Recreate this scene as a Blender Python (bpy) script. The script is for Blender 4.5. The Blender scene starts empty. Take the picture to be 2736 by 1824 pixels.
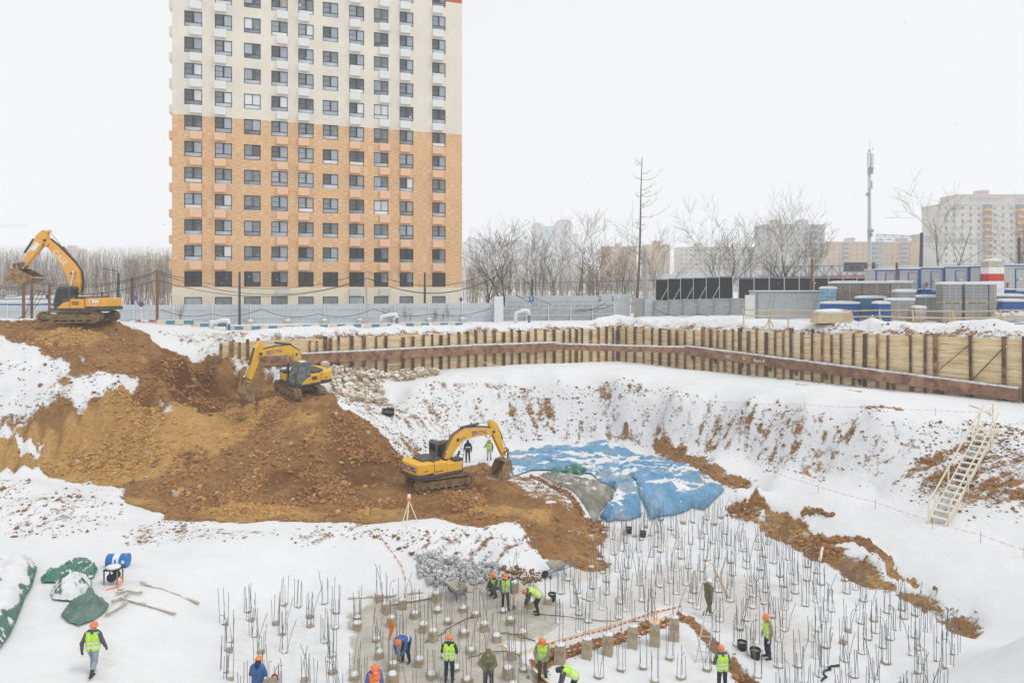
import bpy, bmesh, math, random
import numpy as np
from mathutils import Vector, Matrix
from math import sin, cos, pi, radians as R
random.seed(7); rng = np.random.default_rng(7)
scn = bpy.context.scene
C = scn.collection
# ------------------------------------------------------------------ camera, world, sun, exposure
F, CX, HY, CZ = 1824.0, 1368.0, 768.0, 15.5      # focal length and horizon of the photograph (2736 px wide), eye height
cam = bpy.data.cameras.new('camera'); cam_o = bpy.data.objects.new('camera', cam); C.objects.link(cam_o)
cam.sensor_width = 36; cam.lens = 24; cam.shift_y = -144/2736
cam.clip_start = 0.1; cam.clip_end = 6000
cam_o.location = (0, 0, CZ); cam_o.rotation_euler = (R(90), 0, 0)
scn.camera = cam_o
SUN_EL, SUN_AZ = R(60), R(115)
world = bpy.data.worlds.new('World'); scn.world = world; world.use_nodes = True
nt = world.node_tree; nt.nodes.clear()
sky = nt.nodes.new('ShaderNodeTexSky'); sky.sky_type = 'NISHITA'; sky.sun_disc = False
sky.sun_elevation = SUN_EL; sky.sun_rotation = SUN_AZ; sky.air_density = 1.0; sky.dust_density = 4.0
hs = nt.nodes.new('ShaderNodeHueSaturation'); hs.inputs['Saturation'].default_value = 0.35
mx = nt.nodes.new('ShaderNodeMixRGB'); mx.inputs[0].default_value = 0.86; mx.inputs[2].default_value = (9.75, 9.82, 9.95, 1)   # closed snow cloud
bg = nt.nodes.new('ShaderNodeBackground'); bg.inputs[1].default_value = 0.1
wo = nt.nodes.new('ShaderNodeOutputWorld')
nt.links.new(sky.outputs[0], hs.inputs['Color']); nt.links.new(hs.outputs[0], mx.inputs[1])
nt.links.new(mx.outputs[0], bg.inputs[0]); nt.links.new(bg.outputs[0], wo.inputs[0])
sun = bpy.data.lights.new('sun', 'SUN'); sun.energy = 1.1; sun.angle = R(16); sun.color = (1.0, 0.96, 0.9)
sun_o = bpy.data.objects.new('sun', sun); C.objects.link(sun_o); sun_o.location = (0, -20, 60)
sun_o.rotation_euler = (R(90)-SUN_EL, 0, pi-SUN_AZ)
scn.view_settings.view_transform = 'Standard'; scn.view_settings.look = 'None'
scn.view_settings.exposure = 0.05; scn.view_settings.gamma = 1.0; scn.view_settings.use_curve_mapping = False
scn.render.engine = 'CYCLES'
try:
    scn.cycles.max_bounces = 6; scn.cycles.diffuse_bounces = 3; scn.cycles.glossy_bounces = 2; scn.cycles.transmission_bounces = 2
    scn.cycles.volume_bounces = 2
except Exception: pass

# ------------------------------------------------------------------ helpers
def at(px, py, y):
    """point at distance y (metres ahead of the eye) seen at photograph pixel px, py"""
    return Vector(((px-CX)*y/F, y, CZ-(py-HY)*y/F))
def xat(px, y): return (px-CX)*y/F
def zat(py, y): return CZ-(py-HY)*y/F

class MB:
    def __init__(s): s.v = []; s.f = []; s.m = []; s.mi = 0
    def add(s, vs, fs):
        o = len(s.v); s.v += [tuple(p) for p in vs]
        for f in fs: s.f.append(tuple(o+i for i in f)); s.m.append(s.mi)
        return s
    def box(s, c, d, rot=None):
        x, y, z = d[0]/2, d[1]/2, d[2]/2
        vs = [Vector((a*x, b*y, e*z)) for e in (-1, 1) for b in (-1, 1) for a in (-1, 1)]
        if rot is not None: vs = [rot @ p for p in vs]
        c = Vector(c)
        return s.add([p+c for p in vs], [(0,2,3,1),(4,5,7,6),(0,1,5,4),(2,6,7,3),(0,4,6,2),(1,3,7,5)])
    def bb(s, x0, x1, y0, y1, z0, z1): return s.box(((x0+x1)/2,(y0+y1)/2,(z0+z1)/2),(x1-x0,y1-y0,z1-z0))
    def beam(s, p, q, w, h, up=(0,0,1)):
        p, q = Vector(p), Vector(q); d = (q-p); L = d.length
        if L < 1e-6: return s
        d /= L; up = Vector(up)
        if abs(d.dot(up)) > .98: up = Vector((0, 1, 0)) if abs(d.y) < .9 else Vector((1, 0, 0))
        sd = d.cross(up).normalized(); u = sd.cross(d)
        M = Matrix((d, sd, u)).transposed()
        return s.box((p+q)/2, (L, w, h), M)
    def tube(s, pts, r, n=6, cap=True):
        pts = [Vector(p) for p in pts]; N = len(pts)
        rs = r if isinstance(r, (list, tuple)) else [r]*N
        vs = []; prev = None
        for i, p in enumerate(pts):
            t = (pts[min(i+1, N-1)]-pts[max(i-1, 0)]).normalized()
            if prev is None:
                a = Vector((0, 0, 1)) if abs(t.z) < .9 else Vector((1, 0, 0))
                prev = t.cross(a).normalized()
            else:
                prev = (prev-t*prev.dot(t))
                prev = prev.normalized() if prev.length > 1e-6 else t.orthogonal().normalized()
            b = t.cross(prev)
            for k in range(n):
                a = 2*pi*k/n; vs.append(p+(prev*cos(a)+b*sin(a))*rs[i])
        fs = [(i*n+k, i*n+(k+1) % n, (i+1)*n+(k+1) % n, (i+1)*n+k) for i in range(N-1) for k in range(n)]
        if cap: fs += [tuple(range(n-1, -1, -1)), tuple((N-1)*n+k for k in range(n))]
        return s.add(vs, fs)
    def prism(s, poly, y0, y1, fn=None):
        """polygon (u, v) extruded in the third axis from y0 to y1; default maps to (u, w, v)"""
        fn = fn or (lambda u, v, w: (u, w, v)); n = len(poly)
        vs = [fn(u, v, y0) for u, v in poly]+[fn(u, v, y1) for u, v in poly]
        return s.add(vs, [tuple(range(n)), tuple(range(2*n-1, n-1, -1))]+[(i, i+n, (i+1) % n+n, (i+1) % n) for i in range(n)])
    def lathe(s, prof, n=12, M=None, cap=True):
        vs = [Vector((r*cos(2*pi*k/n), r*sin(2*pi*k/n), z)) for r, z in prof for k in range(n)]
        if M is not None: vs = [M @ p for p in vs]
        fs = [(i*n+k, i*n+(k+1) % n, (i+1)*n+(k+1) % n, (i+1)*n+k) for i in range(len(prof)-1) for k in range(n)]
        if cap: fs += [tuple(range(n-1, -1, -1)), tuple((len(prof)-1)*n+k for k in range(n))]
        return s.add(vs, fs)
    def blob(s, c, r, seed, sub=1, jit=.25, squash=(1, 1, 1)):
        vs, fs = ICO[sub]; rd = random.Random(seed); rot = Matrix.Rotation(rd.random()*6, 3, 'Z') @ Matrix.Rotation(rd.random()*6, 3, 'X')
        sc = Vector(squash)
        out = []
        for p in vs:
            q = rot @ (p*(1+rd.uniform(-jit, jit)))
            out.append(Vector(c)+Vector((q.x*sc.x, q.y*sc.y, q.z*sc.z))*r)
        return s.add(out, fs)
    def mesh(s, name, mats, smooth=False):
        me = bpy.data.meshes.new(name); me.from_pydata(s.v, [], s.f)
        for m in (mats if isinstance(mats, (list, tuple)) else [mats]): me.materials.append(m)
        if any(s.m): me.polygons.foreach_set('material_index', s.m)
        if smooth: me.polygons.foreach_set('use_smooth', [True]*len(s.f))
        me.update(); return me
    def obj(s, name, mats, parent=None, smooth=False, bevel=0, fix=True):
        me = s.mesh(name, mats, smooth)
        if fix or bevel:
            bm = bmesh.new(); bm.from_mesh(me)
            if bevel: bmesh.ops.remove_doubles(bm, verts=bm.verts, dist=1e-4)
            bmesh.ops.recalc_face_normals(bm, faces=bm.faces)
            if bevel: bmesh.ops.bevel(bm, geom=[e for e in bm.edges if e.calc_face_angle(0) > .6], offset=bevel, segments=2, affect='EDGES', clamp_overlap=True, profile=.6)
            bm.to_mesh(me); bm.free()
        return link(name, me, parent)
def _ico(n):
    bm = bmesh.new(); bmesh.ops.create_icosphere(bm, subdivisions=n, radius=1)
    r = ([v.co.copy() for v in bm.verts], [tuple(v.index for v in f.verts) for f in bm.faces]); bm.free(); return r
ICO = {1: _ico(1), 2: _ico(2), 3: _ico(3)}
def link(name, me, parent=None):
    o = bpy.data.objects.new(name, me); C.objects.link(o)
    if parent is not None: o.parent = parent
    return o
def tag(o, label, cat=None, group=None, kind=None):
    if label: o['label'] = label
    if cat: o['category'] = cat
    if group: o['group'] = group
    if kind: o['kind'] = kind
    return o
def thing(name, label, cat, loc=(0,0,0), rotz=0, group=None, rot=None):
    o = bpy.data.objects.new(name, None); C.objects.link(o); o.empty_display_size = .2
    o.location = loc; o.rotation_euler = rot if rot is not None else (0, 0, rotz)
    return tag(o, label, cat, group)
def copy_tree(o, parent=None):
    c = o.copy(); C.objects.link(c); c.parent = parent
    for ch in o.children: copy_tree(ch, c)
    return c
def nparr_mesh(name, V, Fq, mats, smooth=True):
    """fast mesh from numpy: V (n,3), Fq (m,4) or (m,3)"""
    me = bpy.data.meshes.new(name); n, k = Fq.shape
    me.vertices.add(len(V)); me.vertices.foreach_set('co', np.ascontiguousarray(V, dtype=np.float32).ravel())
    me.loops.add(n*k); me.loops.foreach_set('vertex_index', Fq.astype(np.int32).ravel())
    me.polygons.add(n); me.polygons.foreach_set('loop_start', np.arange(0, n*k, k, dtype=np.int32))
    try: me.polygons.foreach_set('loop_total', np.full(n, k, dtype=np.int32))
    except Exception: pass
    me.polygons.foreach_set('use_smooth', np.full(n, smooth))
    for m in mats: me.materials.append(m)
    me.update(calc_edges=True); return me
# ---- numpy noise
def _hash(ix, iy, sd):
    h = (ix.astype(np.int64)*374761393+iy.astype(np.int64)*668265263+sd*974634777) & 0x7fffffff
    h = ((h ^ (h >> 13))*1274126177) & 0x7fffffff
    return ((h ^ (h >> 16)) & 0xffff)/65535.0
def vnoise(x, y, sd=0):
    ix, iy = np.floor(x), np.floor(y); fx, fy = x-ix, y-iy
    fx = fx*fx*(3-2*fx); fy = fy*fy*(3-2*fy)
    a = _hash(ix, iy, sd); b = _hash(ix+1, iy, sd); c = _hash(ix, iy+1, sd); d = _hash(ix+1, iy+1, sd)
    return (a*(1-fx)+b*fx)*(1-fy)+(c*(1-fx)+d*fx)*fy-.5
def fbm(x, y, sc, oc=4, sd=0, gain=.5):
    t = 0; a = 1.; f = 1/sc
    for i in range(oc):
        t = t+a*vnoise(x*f+i*17.3, y*f-i*9.1, sd+i); a *= gain; f *= 2.03
    return t
def sstep(a, b, x):
    t = np.clip((x-a)/(b-a), 0, 1); return t*t*(3-2*t)
def poly_sd(poly, X, Y, near=False):
    """signed distance to polygon (negative inside)"""
    P = np.asarray(poly, float); n = len(P); d2 = np.full(X.shape, 1e18); ins = np.zeros(X.shape, bool)
    NX = np.zeros(X.shape); NY = np.zeros(X.shape)
    for i in range(n):
        x0, y0 = P[i]; x1, y1 = P[(i+1) % n]; ex, ey = x1-x0, y1-y0
        t = np.clip(((X-x0)*ex+(Y-y0)*ey)/(ex*ex+ey*ey+1e-12), 0, 1)
        qx, qy = x0+t*ex, y0+t*ey; dd = (X-qx)**2+(Y-qy)**2
        m = dd < d2; d2 = np.where(m, dd, d2)
        if near: NX = np.where(m, qx, NX); NY = np.where(m, qy, NY)
        cr = ((y0 > Y) != (y1 > Y)) & (X < ex*(Y-y0)/(ey if abs(ey) > 1e-12 else 1e-12)+x0); ins ^= cr
    sd = np.sqrt(d2)*np.where(ins, -1, 1)
    return (sd, NX, NY) if near else sd
def line_d(pts, X, Y):
    d2 = np.full(X.shape, 1e18)
    for (x0, y0), (x1, y1) in zip(pts[:-1], pts[1:]):
        ex, ey = x1-x0, y1-y0
        t = np.clip(((X-x0)*ex+(Y-y0)*ey)/(ex*ex+ey*ey+1e-12), 0, 1)
        d2 = np.minimum(d2, (X-x0-t*ex)**2+(Y-y0-t*ey)**2)
    return np.sqrt(d2)
# ---- surface nets: closed smooth mesh from a distance field
def surface_nets(fn, lo, hi, h):
    lo, hi = np.array(lo), np.array(hi); n = np.ceil((hi-lo)/h).astype(int)+1
    ax = [lo[i]+h*np.arange(n[i]) for i in range(3)]
    X, Y, Z = np.meshgrid(*ax, indexing='ij'); V = fn(X, Y, Z)
    S = V < 0; cn = tuple(k-1 for k in n)
    cnt = np.zeros(cn); acc = np.zeros(cn+(3,))
    off = [(0,0,0),(1,0,0),(0,1,0),(1,1,0),(0,0,1),(1,0,1),(0,1,1),(1,1,1)]
    sl = lambda o: tuple(slice(o[i], o[i]+cn[i]) for i in range(3))
    for i in range(8):
        for j in range(i+1, 8):
            a, b = off[i], off[j]
            if sum(abs(a[k]-b[k]) for k in range(3)) != 1: continue
            va, vb = V[sl(a)], V[sl(b)]; m = (va < 0) != (vb < 0)
            t = np.where(m, va/(va-vb+1e-12), 0)
            for k in range(3): acc[..., k] += np.where(m, a[k]+t*(b[k]-a[k]), 0)
            cnt += m
    act = cnt > 0; idx = -np.ones(cn, int); idx[act] = np.arange(act.sum())
    cell = np.argwhere(act); P = lo+h*(cell+acc[act]/cnt[act][:, None])
    F_ = []
    for a in range(3):
        b, c = (a+1) % 3, (a+2) % 3
        s0 = [slice(None)]*3; s1 = [slice(None)]*3; s0[a] = slice(0, n[a]-1); s1[a] = slice(1, n[a])
        A, B = S[tuple(s0)], S[tuple(s1)]
        e = np.argwhere(A != B); e = e[(e[:, b] > 0) & (e[:, c] > 0) & (e[:, b] < n[b]-1) & (e[:, c] < n[c]-1)]
        if not len(e): continue
        def cid(db, dc):
            q = e.copy(); q[:, b] += db; q[:, c] += dc; return idx[q[:, 0], q[:, 1], q[:, 2]]
        q = np.stack([cid(-1,-1), cid(0,-1), cid(0,0), cid(-1,0)], 1)
        fl = ~A[e[:, 0], e[:, 1], e[:, 2]]; q[fl] = q[fl][:, ::-1]; F_.append(q)
    return P, np.concatenate(F_)
def sd_caps(caps, X, Y, Z, k=.03):
    """smooth union of round cones; returns field and index of nearest"""
    best = None; arg = None; out = None
    for i, (a, b, ra, rb) in enumerate(caps):
        ax, ay, az = a; dx, dy, dz = b[0]-ax, b[1]-ay, b[2]-az; L = dx*dx+dy*dy+dz*dz+1e-9
        t = np.clip(((X-ax)*dx+(Y-ay)*dy+(Z-az)*dz)/L, 0, 1)
        d = np.sqrt((X-ax-t*dx)**2+(Y-ay-t*dy)**2+(Z-az-t*dz)**2)-(ra+t*(rb-ra))
        if out is None: out = d; best = d; arg = np.zeros(d.shape, int)
        else:
            m = d < best; best = np.where(m, d, best); arg = np.where(m, i, arg)
            h = np.clip(.5+.5*(out-d)/k, 0, 1); out = out*(1-h)+d*h-k*h*(1-h)
    return out, arg
# ------------------------------------------------------------------ materials
MATS = {}
def mat(name, col, rough=.7, var=.12, scale=3., bump=0., bscale=25., metal=0., dirt=None, stretch=(1,1,1), rv=0., spec=.3, snow=0., sscale=2.2, sst=(1, 1, 1), sgain=1.):
    """plain procedural material: colour noise, optional second colour (dirt=(col, amount, scale)), bump, per-object variation, snow dusted on upward faces"""
    if name in MATS: return MATS[name]
    m = bpy.data.materials.new(name); m.use_nodes = True; N = m.node_tree.nodes; L = m.node_tree.links
    b = N['Principled BSDF']; b.inputs['Roughness'].default_value = rough; b.inputs['Metallic'].default_value = metal
    b.inputs['Specular IOR Level'].default_value = spec
    tc = N.new('ShaderNodeTexCoord'); mp = N.new('ShaderNodeMapping'); mp.inputs['Scale'].default_value = stretch
    L.new(tc.outputs['Object'], mp.inputs[0])
    nz = N.new('ShaderNodeTexNoise'); nz.inputs['Scale'].default_value = scale; nz.inputs['Detail'].default_value = 5; nz.inputs['Roughness'].default_value = .65
    L.new(mp.outputs[0], nz.inputs['Vector'])
    mix = N.new('ShaderNodeMixRGB'); L.new(nz.outputs[0], mix.inputs[0])
    mr = N.new('ShaderNodeMapRange'); mr.inputs[1].default_value = .3; mr.inputs[2].default_value = .7; L.new(nz.outputs[0], mr.inputs[0]); L.new(mr.outputs[0], mix.inputs[0])
    mix.inputs[1].default_value = tuple(c*(1-var) for c in col)+(1,); mix.inputs[2].default_value = tuple(min(1, c*(1+var)) for c in col)+(1,)
    out = mix.outputs[0]
    if rv:
        oi = N.new('ShaderNodeObjectInfo'); hv = N.new('ShaderNodeHueSaturation'); r2 = N.new('ShaderNodeMapRange')
        r2.inputs[3].default_value = 1-rv; r2.inputs[4].default_value = 1+rv; L.new(oi.outputs['Random'], r2.inputs[0]); L.new(r2.outputs[0], hv.inputs['Value'])
        L.new(out, hv.inputs['Color']); out = hv.outputs[0]
    if dirt:
        n2 = N.new('ShaderNodeTexNoise'); n2.inputs['Scale'].default_value = dirt[2]; n2.inputs['Detail'].default_value = 6; n2.inputs['Roughness'].default_value = .7
        L.new(mp.outputs[0], n2.inputs['Vector'])
        m2 = N.new('ShaderNodeMapRange'); c = 1-dirt[1]; m2.inputs[1].default_value = .25+c*.5-.07; m2.inputs[2].default_value = .25+c*.5+.07
        L.new(n2.outputs[0], m2.inputs[0]); x2 = N.new('ShaderNodeMixRGB'); x2.inputs[2].default_value = tuple(dirt[0])+(1,)
        L.new(m2.outputs[0], x2.inputs[0]); L.new(out, x2.inputs[1]); out = x2.outputs[0]
    if snow:
        ge = N.new('ShaderNodeNewGeometry'); sx = N.new('ShaderNodeSeparateXYZ'); L.new(ge.outputs['Normal'], sx.inputs[0])
        n3 = N.new('ShaderNodeTexNoise'); n3.inputs['Scale'].default_value = sscale; n3.inputs['Detail'].default_value = 5; m4 = N.new('ShaderNodeMapping'); m4.inputs['Scale'].default_value = sst; L.new(tc.outputs['Object'], m4.inputs[0]); L.new(m4.outputs[0], n3.inputs['Vector'])
        ad = N.new('ShaderNodeMath'); ad.operation = 'ADD'; sg = N.new('ShaderNodeMath'); sg.operation = 'MULTIPLY_ADD'; sg.inputs[1].default_value = sgain; sg.inputs[2].default_value = .5*(1-sgain); L.new(n3.outputs[0], sg.inputs[0]); L.new(sx.outputs[2], ad.inputs[0]); L.new(sg.outputs[0], ad.inputs[1])
        m3 = N.new('ShaderNodeMapRange'); m3.inputs[1].default_value = 1.55-snow; m3.inputs[2].default_value = 1.65-snow; L.new(ad.outputs[0], m3.inputs[0])
        x3 = N.new('ShaderNodeMixRGB'); x3.inputs[2].default_value = (.72, .735, .75, 1); L.new(m3.outputs[0], x3.inputs[0]); L.new(out, x3.inputs[1]); out = x3.outputs[0]
    L.new(out, b.inputs['Base Color'])
    if bump:
        nb = N.new('ShaderNodeTexNoise'); nb.inputs['Scale'].default_value = bscale; nb.inputs['Detail'].default_value = 4; L.new(mp.outputs[0], nb.inputs['Vector'])
        bp = N.new('ShaderNodeBump'); bp.inputs['Strength'].default_value = bump; bp.inputs['Distance'].default_value = .03
        L.new(nb.outputs[0], bp.inputs['Height']); L.new(bp.outputs[0], b.inputs['Normal'])
    MATS[name] = m; return m
SNOW = mat('snow', (.72, .735, .75), .85, .02, 2, .35, 9)
DARK = mat('black_rubber', (.02, .02, .022), .7)
STEEL = mat('steel_grey', (.28, .29, .3), .45, metal=.6)
RUST = mat('rusty_steel', (.24, .125, .06), .85, .35, 2.5, .3, 14, dirt=((.05, .035, .028), .42, 3), rv=.55, stretch=(1, 1, .5))
WOOD = mat('new_timber', (.62, .47, .27), .75, .18, 3, .2, 20, rv=.12, stretch=(1, 1, 4))
WOODP = mat('pale_timber', (.80, .72, .55), .75, .1, 3, .1, 20, rv=.06)
CONC = mat('rough_concrete', (.42, .37, .28), .9, .2, 4, .5, 18, dirt=((.36, .25, .13), .45, 3), rv=.12)
# ------------------------------------------------------------------ terrain
WL, WC, WR = (-24.9, 59.1), (12.4, 79.8), (44.0, 43.5)       # retaining wall: left end, corner, right end (beyond the frame)
def wall_top(x): return float(np.interp(x, [-25, 12.4, 38, 46], [10.67, 10.75, 11.75, 11.9]))
CPX = """1650 1412 0|1800 1400 0|1500 1562 0|1600 1530 0|1300 1580 0|1050 1602 0|850 1640 0.1|700 1690 0.1|640 1800 .2|1000 1810 0|1400 1800 0|1700 1600 0
1950 1500 0|2000 1800 0|2300 1800 0|2200 1620 0|2450 1760 0|1900 1395 0|1400 1900 0|2000 2000 0|2000 2300 0|1000 2200 .2|3000 2300 0
600 1640 .5|850 1602 0|1050 1590 0|1150 1572 .1|1300 1552 .2|1450 1530 .2|1560 1505 .15|1625 1480 0|1590 1402 0|1720 1398 0|1850 1385 0
700 1430 2|870 1428 2|1000 1432 2|1100 1434 2|1200 1436 1.9|1330 1436 1.9|1420 1412 1.8|1480 1360 1.75|1530 1335 1.7|1600 1318 1.7|1700 1315 1.7|1800 1300 1.7|1885 1292 1.7
400 1400 2|550 1400 2|700 1380 2|850 1380 2|1000 1390 2|1173 1294 2|1200 1390 2|1100 1340 2|1330 1277 1.55|1250 1232 1.5|1307 1229 1.5|1450 1320 1.7|1500 1220 1.7|1600 1190 1.9|1500 1270 1.7|1650 1240 1.7|1750 1260 1.7|1400 1230 1.6
1722 1205 1.7|1815 1252 1.65|1908 1298 1.6|1985 1318 1.4|1675 1163 2.5|1815 1187 2.6|1919 1233 2.6|2018 1285 2.5
1640 1158 2.4|1750 1170 2.65|1900 1198 2.7|2000 1222 2.7|2070 1245 2.6|2186 1268 2.6|2339 1320 2.55|2510 1393 2.5|2700 1450 2.5|2900 1540 2.5
2070 1276 2.4|2186 1316 2.4|2339 1356 2.4|2492 1411 2.4|2620 1450 2.4|2736 1490 2.4|2950 1600 2.4
1560 1172 1.9|1500 1185 1.7|1400 1190 1.6|1250 1203 1.6|1180 1212 1.7|1120 1225 2
1200 1013 6.9|1350 1012 6.9|1500 1015 6.9|1650 1020 6.9|1800 1040 6.9|2000 1065 6.9|2150 1085 6.95|2340 1105 7|2500 1110 7|2640 1113 7|2736 1120 7|3000 1140 7
1100 985 7.1|1200 980 7.1|1300 978 7.1|1480 972 7|1650 965 6.9|1800 985 6.9|2000 1010 6.9|2200 1035 6.95|2400 1050 7|2600 1065 7|2736 1075 7|2950 1095 7
1000 958 7.7|940 952 8.2|900 990 7.7|1000 1010 7|960 1050 6|1060 1080 4.9|1100 1040 6.2|1040 1150 4.1|1100 1190 2.9|1130 1130 4.2
880 1075 6.6|935 1105 6|1010 1165 4.4|1075 1240 2.4|1110 1275 2.05|800 1048 6.75|720 1030 6.9|870 1052 6.9|760 1010 7.2|820 1000 7.3|700 1000 7.9|560 952 9.5|620 951 9.6|680 957 9.3|730 968 8.85|800 973 8.6|870 972 8.5|760 990 7.9|850 1000 7.6
700 1150 4.8|850 1180 4.5|600 1250 3|900 1280 2.6|760 1240 3.1|950 1240 3|450 1322 2.1|650 1337 2|850 1337 2|1000 1332 2|740 1090 6
560 1100 5.1|480 1090 5.7|620 1080 5.6|540 1045 6.6|640 1130 4.9
651 1012 7.6|582 989 8.6|489 954 9.7|407 919 10.6|350 880 11.8|302 860 12.5|200 858 12.62|90 857 12.62|0 857 12.62|-150 857 12.62|-300 857 12.6
-200 950 10.2|0 950 10.2|150 955 10.1|300 960 9.9|430 1000 8.8|0 1080 7|150 1100 6.6|300 1040 8|400 1100 6|0 1020 8.6|150 1030 8.4|-200 1080 7
0 1165 5|150 1150 5.3|300 1200 3.9|450 1200 3.9|600 1190 4.2|0 1240 3.4|100 1245 3.4|200 1260 2.9|300 1290 2.4|400 1290 2.5|0 1300 2.5|200 1310 2.2|-200 1300 2.4|-200 1165 5
80 1325 2.9|180 1330 2.8|250 1345 2.5|330 1350 2.1|100 1390 2.2|300 1450 1.95|100 1500 2.1|100 1700 2.2|250 1808 1.9|450 1600 1.75|500 1750 1.2|540 1660 1.1|0 1900 2.2|300 2000 1.9|-300 1600 2.2|-300 2000 2.2|550 2000 .8|450 1480 1.9|600 1500 1.9|620 1560 1.2|560 1440 2"""
CP = []
for tok in CPX.replace('\n', '|').split('|'):
    a, b, z = map(float, tok.split()); y = F*(CZ-z)/(b-HY); CP.append((xat(a, y), y, z))
# right lower scarp: steep bare soil 0.9 m, then slope up to the bench; points in metres
for x, y in [(16.2,46.2),(16.7,43),(17.6,39.2),(18.8,36),(20,32.8),(20.7,30.8),(22.6,26),(24.5,20)]:
    CP += [(x, y, 0.), (x+.55, y+.12, .95), (x-.6, y-.1, 0.)]
for x, y, z in [(-38,62.5,12.6),(-45,63,12.6),(-56,63,12.6),(-31,63,11.6),(-28,64,11),(-44,70,11.5),(-60,72,11.4),(-34,72,11.2),(-26,70,11),(-64,64,12.4),(-70,45,3),(-25.5,60.2,10.4),(-23,58.5,9.3),(-64,80,11.3),(-30,59.5,10.2),
                (60,50,7),(60,30,5),(50,20,4),(30,14,1.5),(0,10,0),(-30,12,2),(-60,20,2.2),(40,34,4.5),(34,38,6.8),(0,90,7),(30,90,7),(50,80,7),(60,65,7),(-20,80,9)]:
    CP.append((x, y, z))
CP = np.array(CP)
def rbf_fit(P):
    n = len(P); D = np.hypot(P[:, None, 0]-P[None, :, 0], P[:, None, 1]-P[None, :, 1])
    A = np.zeros((n+3, n+3)); A[:n, :n] = D-np.eye(n)*.02; A[:n, n] = 1; A[:n, n+1] = P[:, 0]; A[:n, n+2] = P[:, 1]; A[n:, :n] = A[:n, n:].T
    return np.linalg.lstsq(A, np.concatenate([P[:, 2], [0, 0, 0]]), rcond=None)[0]
W_ = rbf_fit(CP)
def rbf_eval(x, y):
    out = np.zeros(x.shape); xf, yf = x.ravel(), y.ravel(); o = np.zeros(len(xf)); n = len(CP)
    for i in range(0, len(xf), 20000):
        D = np.hypot(xf[i:i+20000, None]-CP[None, :, 0], yf[i:i+20000, None]-CP[None, :, 1])
        o[i:i+20000] = D @ W_[:n]+W_[n]+W_[n+1]*xf[i:i+20000]+W_[n+2]*yf[i:i+20000]
    return o.reshape(x.shape)
GX0, GX1, GY0, GY1, GS = -66.0, 66.0, 13.0, 101.0, 0.16
gx = np.arange(GX0, GX1+1e-6, GS); gy = np.arange(GY0, GY1+1e-6, GS)
cx = np.arange(GX0, GX1+.9, .4); cy = np.arange(GY0, GY1+.9, .4)
KX, KY = np.meshgrid(cx, cy, indexing='ij'); KZ = rbf_eval(KX, KY)
def bil(A, x, y, x0=GX0, y0=GY0, h=.4):
    u = np.clip((x-x0)/h, 0, A.shape[0]-1.001); v = np.clip((y-y0)/h, 0, A.shape[1]-1.001)
    i, j = u.astype(int), v.astype(int); fu, fv = u-i, v-j
    return (A[i, j]*(1-fu)+A[i+1, j]*fu)*(1-fv)+(A[i, j+1]*(1-fu)+A[i+1, j+1]*fu)*fv
X, Y = np.meshgrid(gx, gy, indexing='ij')
Z = bil(KZ, X, Y)
# trench with the exposed concrete pillars (lower level), foreground snow heap
def wpoly(s, z=0.):
    out = []
    for tok in s.split('|'):
        a, b = map(float, tok.split()); y = F*(CZ-z)/(b-HY); out.append((xat(a, y), y))
    return out
TRENCH = wpoly('1435 1765|1500 1735|1600 1705|1700 1680|1818 1648|1862 1672|1935 1745|2040 1850|1900 1990|1500 2000|1445 1850')
sdT = poly_sd(TRENCH, X, Y); Z -= .85*(1-sstep(-.32, .12, sdT))
def heap(cx_, cy_, h, rx, ry, a=0, e=1.3):
    u = (X-cx_)*cos(a)+(Y-cy_)*sin(a); v = -(X-cx_)*sin(a)+(Y-cy_)*cos(a)
    return h*np.exp(-((u/rx)**2+(v/ry)**2)**e)
hp_ = heap(20.6, 22.6, 4.9, 5.0, 4.3, .5, .95)+.35*fbm(X, Y, 3.5, 2, 23)-.15; onheap = sstep(.2, .8, hp_-Z+.5)*(hp_ > .3); Z = np.maximum(Z, hp_)
Z += heap(-36.5, 44.2, .5, 3, 1.4)+heap(-32, 43.4, .6, 3.2, 1.6, .2)
# small dug notches, trench strip beside the tarpaulins
STRIP = wpoly('1418 1271|1438 1268|1566 1338|1548 1352', 1.65)
Z -= .3*(1-sstep(-.3, .1, poly_sd(STRIP, X, Y)))
# upper level behind the wall
def side(a, b, x, y):
    dx, dy = b[0]-a[0], b[1]-a[1]; L = math.hypot(dx, dy); return (-(x-a[0])*dy+(y-a[1])*dx)/L      # >0 behind (left of a->b)
s1, s2 = side(WL, WC, X, Y), side(WC, WR, X, Y)
behind = np.minimum(s1, s2)                                  # corner points away from us: behind either line is outside the pit
behind = np.maximum(s1, s2)
tl = ((X-WL[0])*(WC[0]-WL[0])+(Y-WL[1])*(WC[1]-WL[1]))/math.hypot(WC[0]-WL[0], WC[1]-WL[1])
def upper_z(x, y):
    base = np.interp(x, [-66, -20, 10, 22, 34, 66], [11.3, 11.25, 11.3, 11.9, 12.25, 12.3])
    return base
Uz = upper_z(X, Y)
wt = np.interp(X, [-25, 12.4, 38, 46], [10.67, 10.75, 11.75, 11.9])+.02
berm = np.exp(-((behind-2.6)/1.5)**2)*(.42+.9*np.maximum(0, fbm(X, Y, 3.2, 3, 5)))
ez = wt+(Uz-wt)*sstep(.25, 5., behind)+berm*sstep(.5, 1.8, behind)
m = sstep(.12, .34, behind)
inleft = sstep(-.2, 1.2, tl)
Zp = Z.copy()
Z = np.where(s2 > s1, Zp*(1-m)+ez*m, Zp*(1-m*inleft)+np.where(tl > 0, ez, np.maximum(Zp, Uz-.1))*m*inleft)
Z = np.where((tl <= 0) & (s1 > 0), np.where(Y > 66, Zp*(1-sstep(66, 72, Y))+Uz*sstep(66, 72, Y), Zp), Z)
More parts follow.
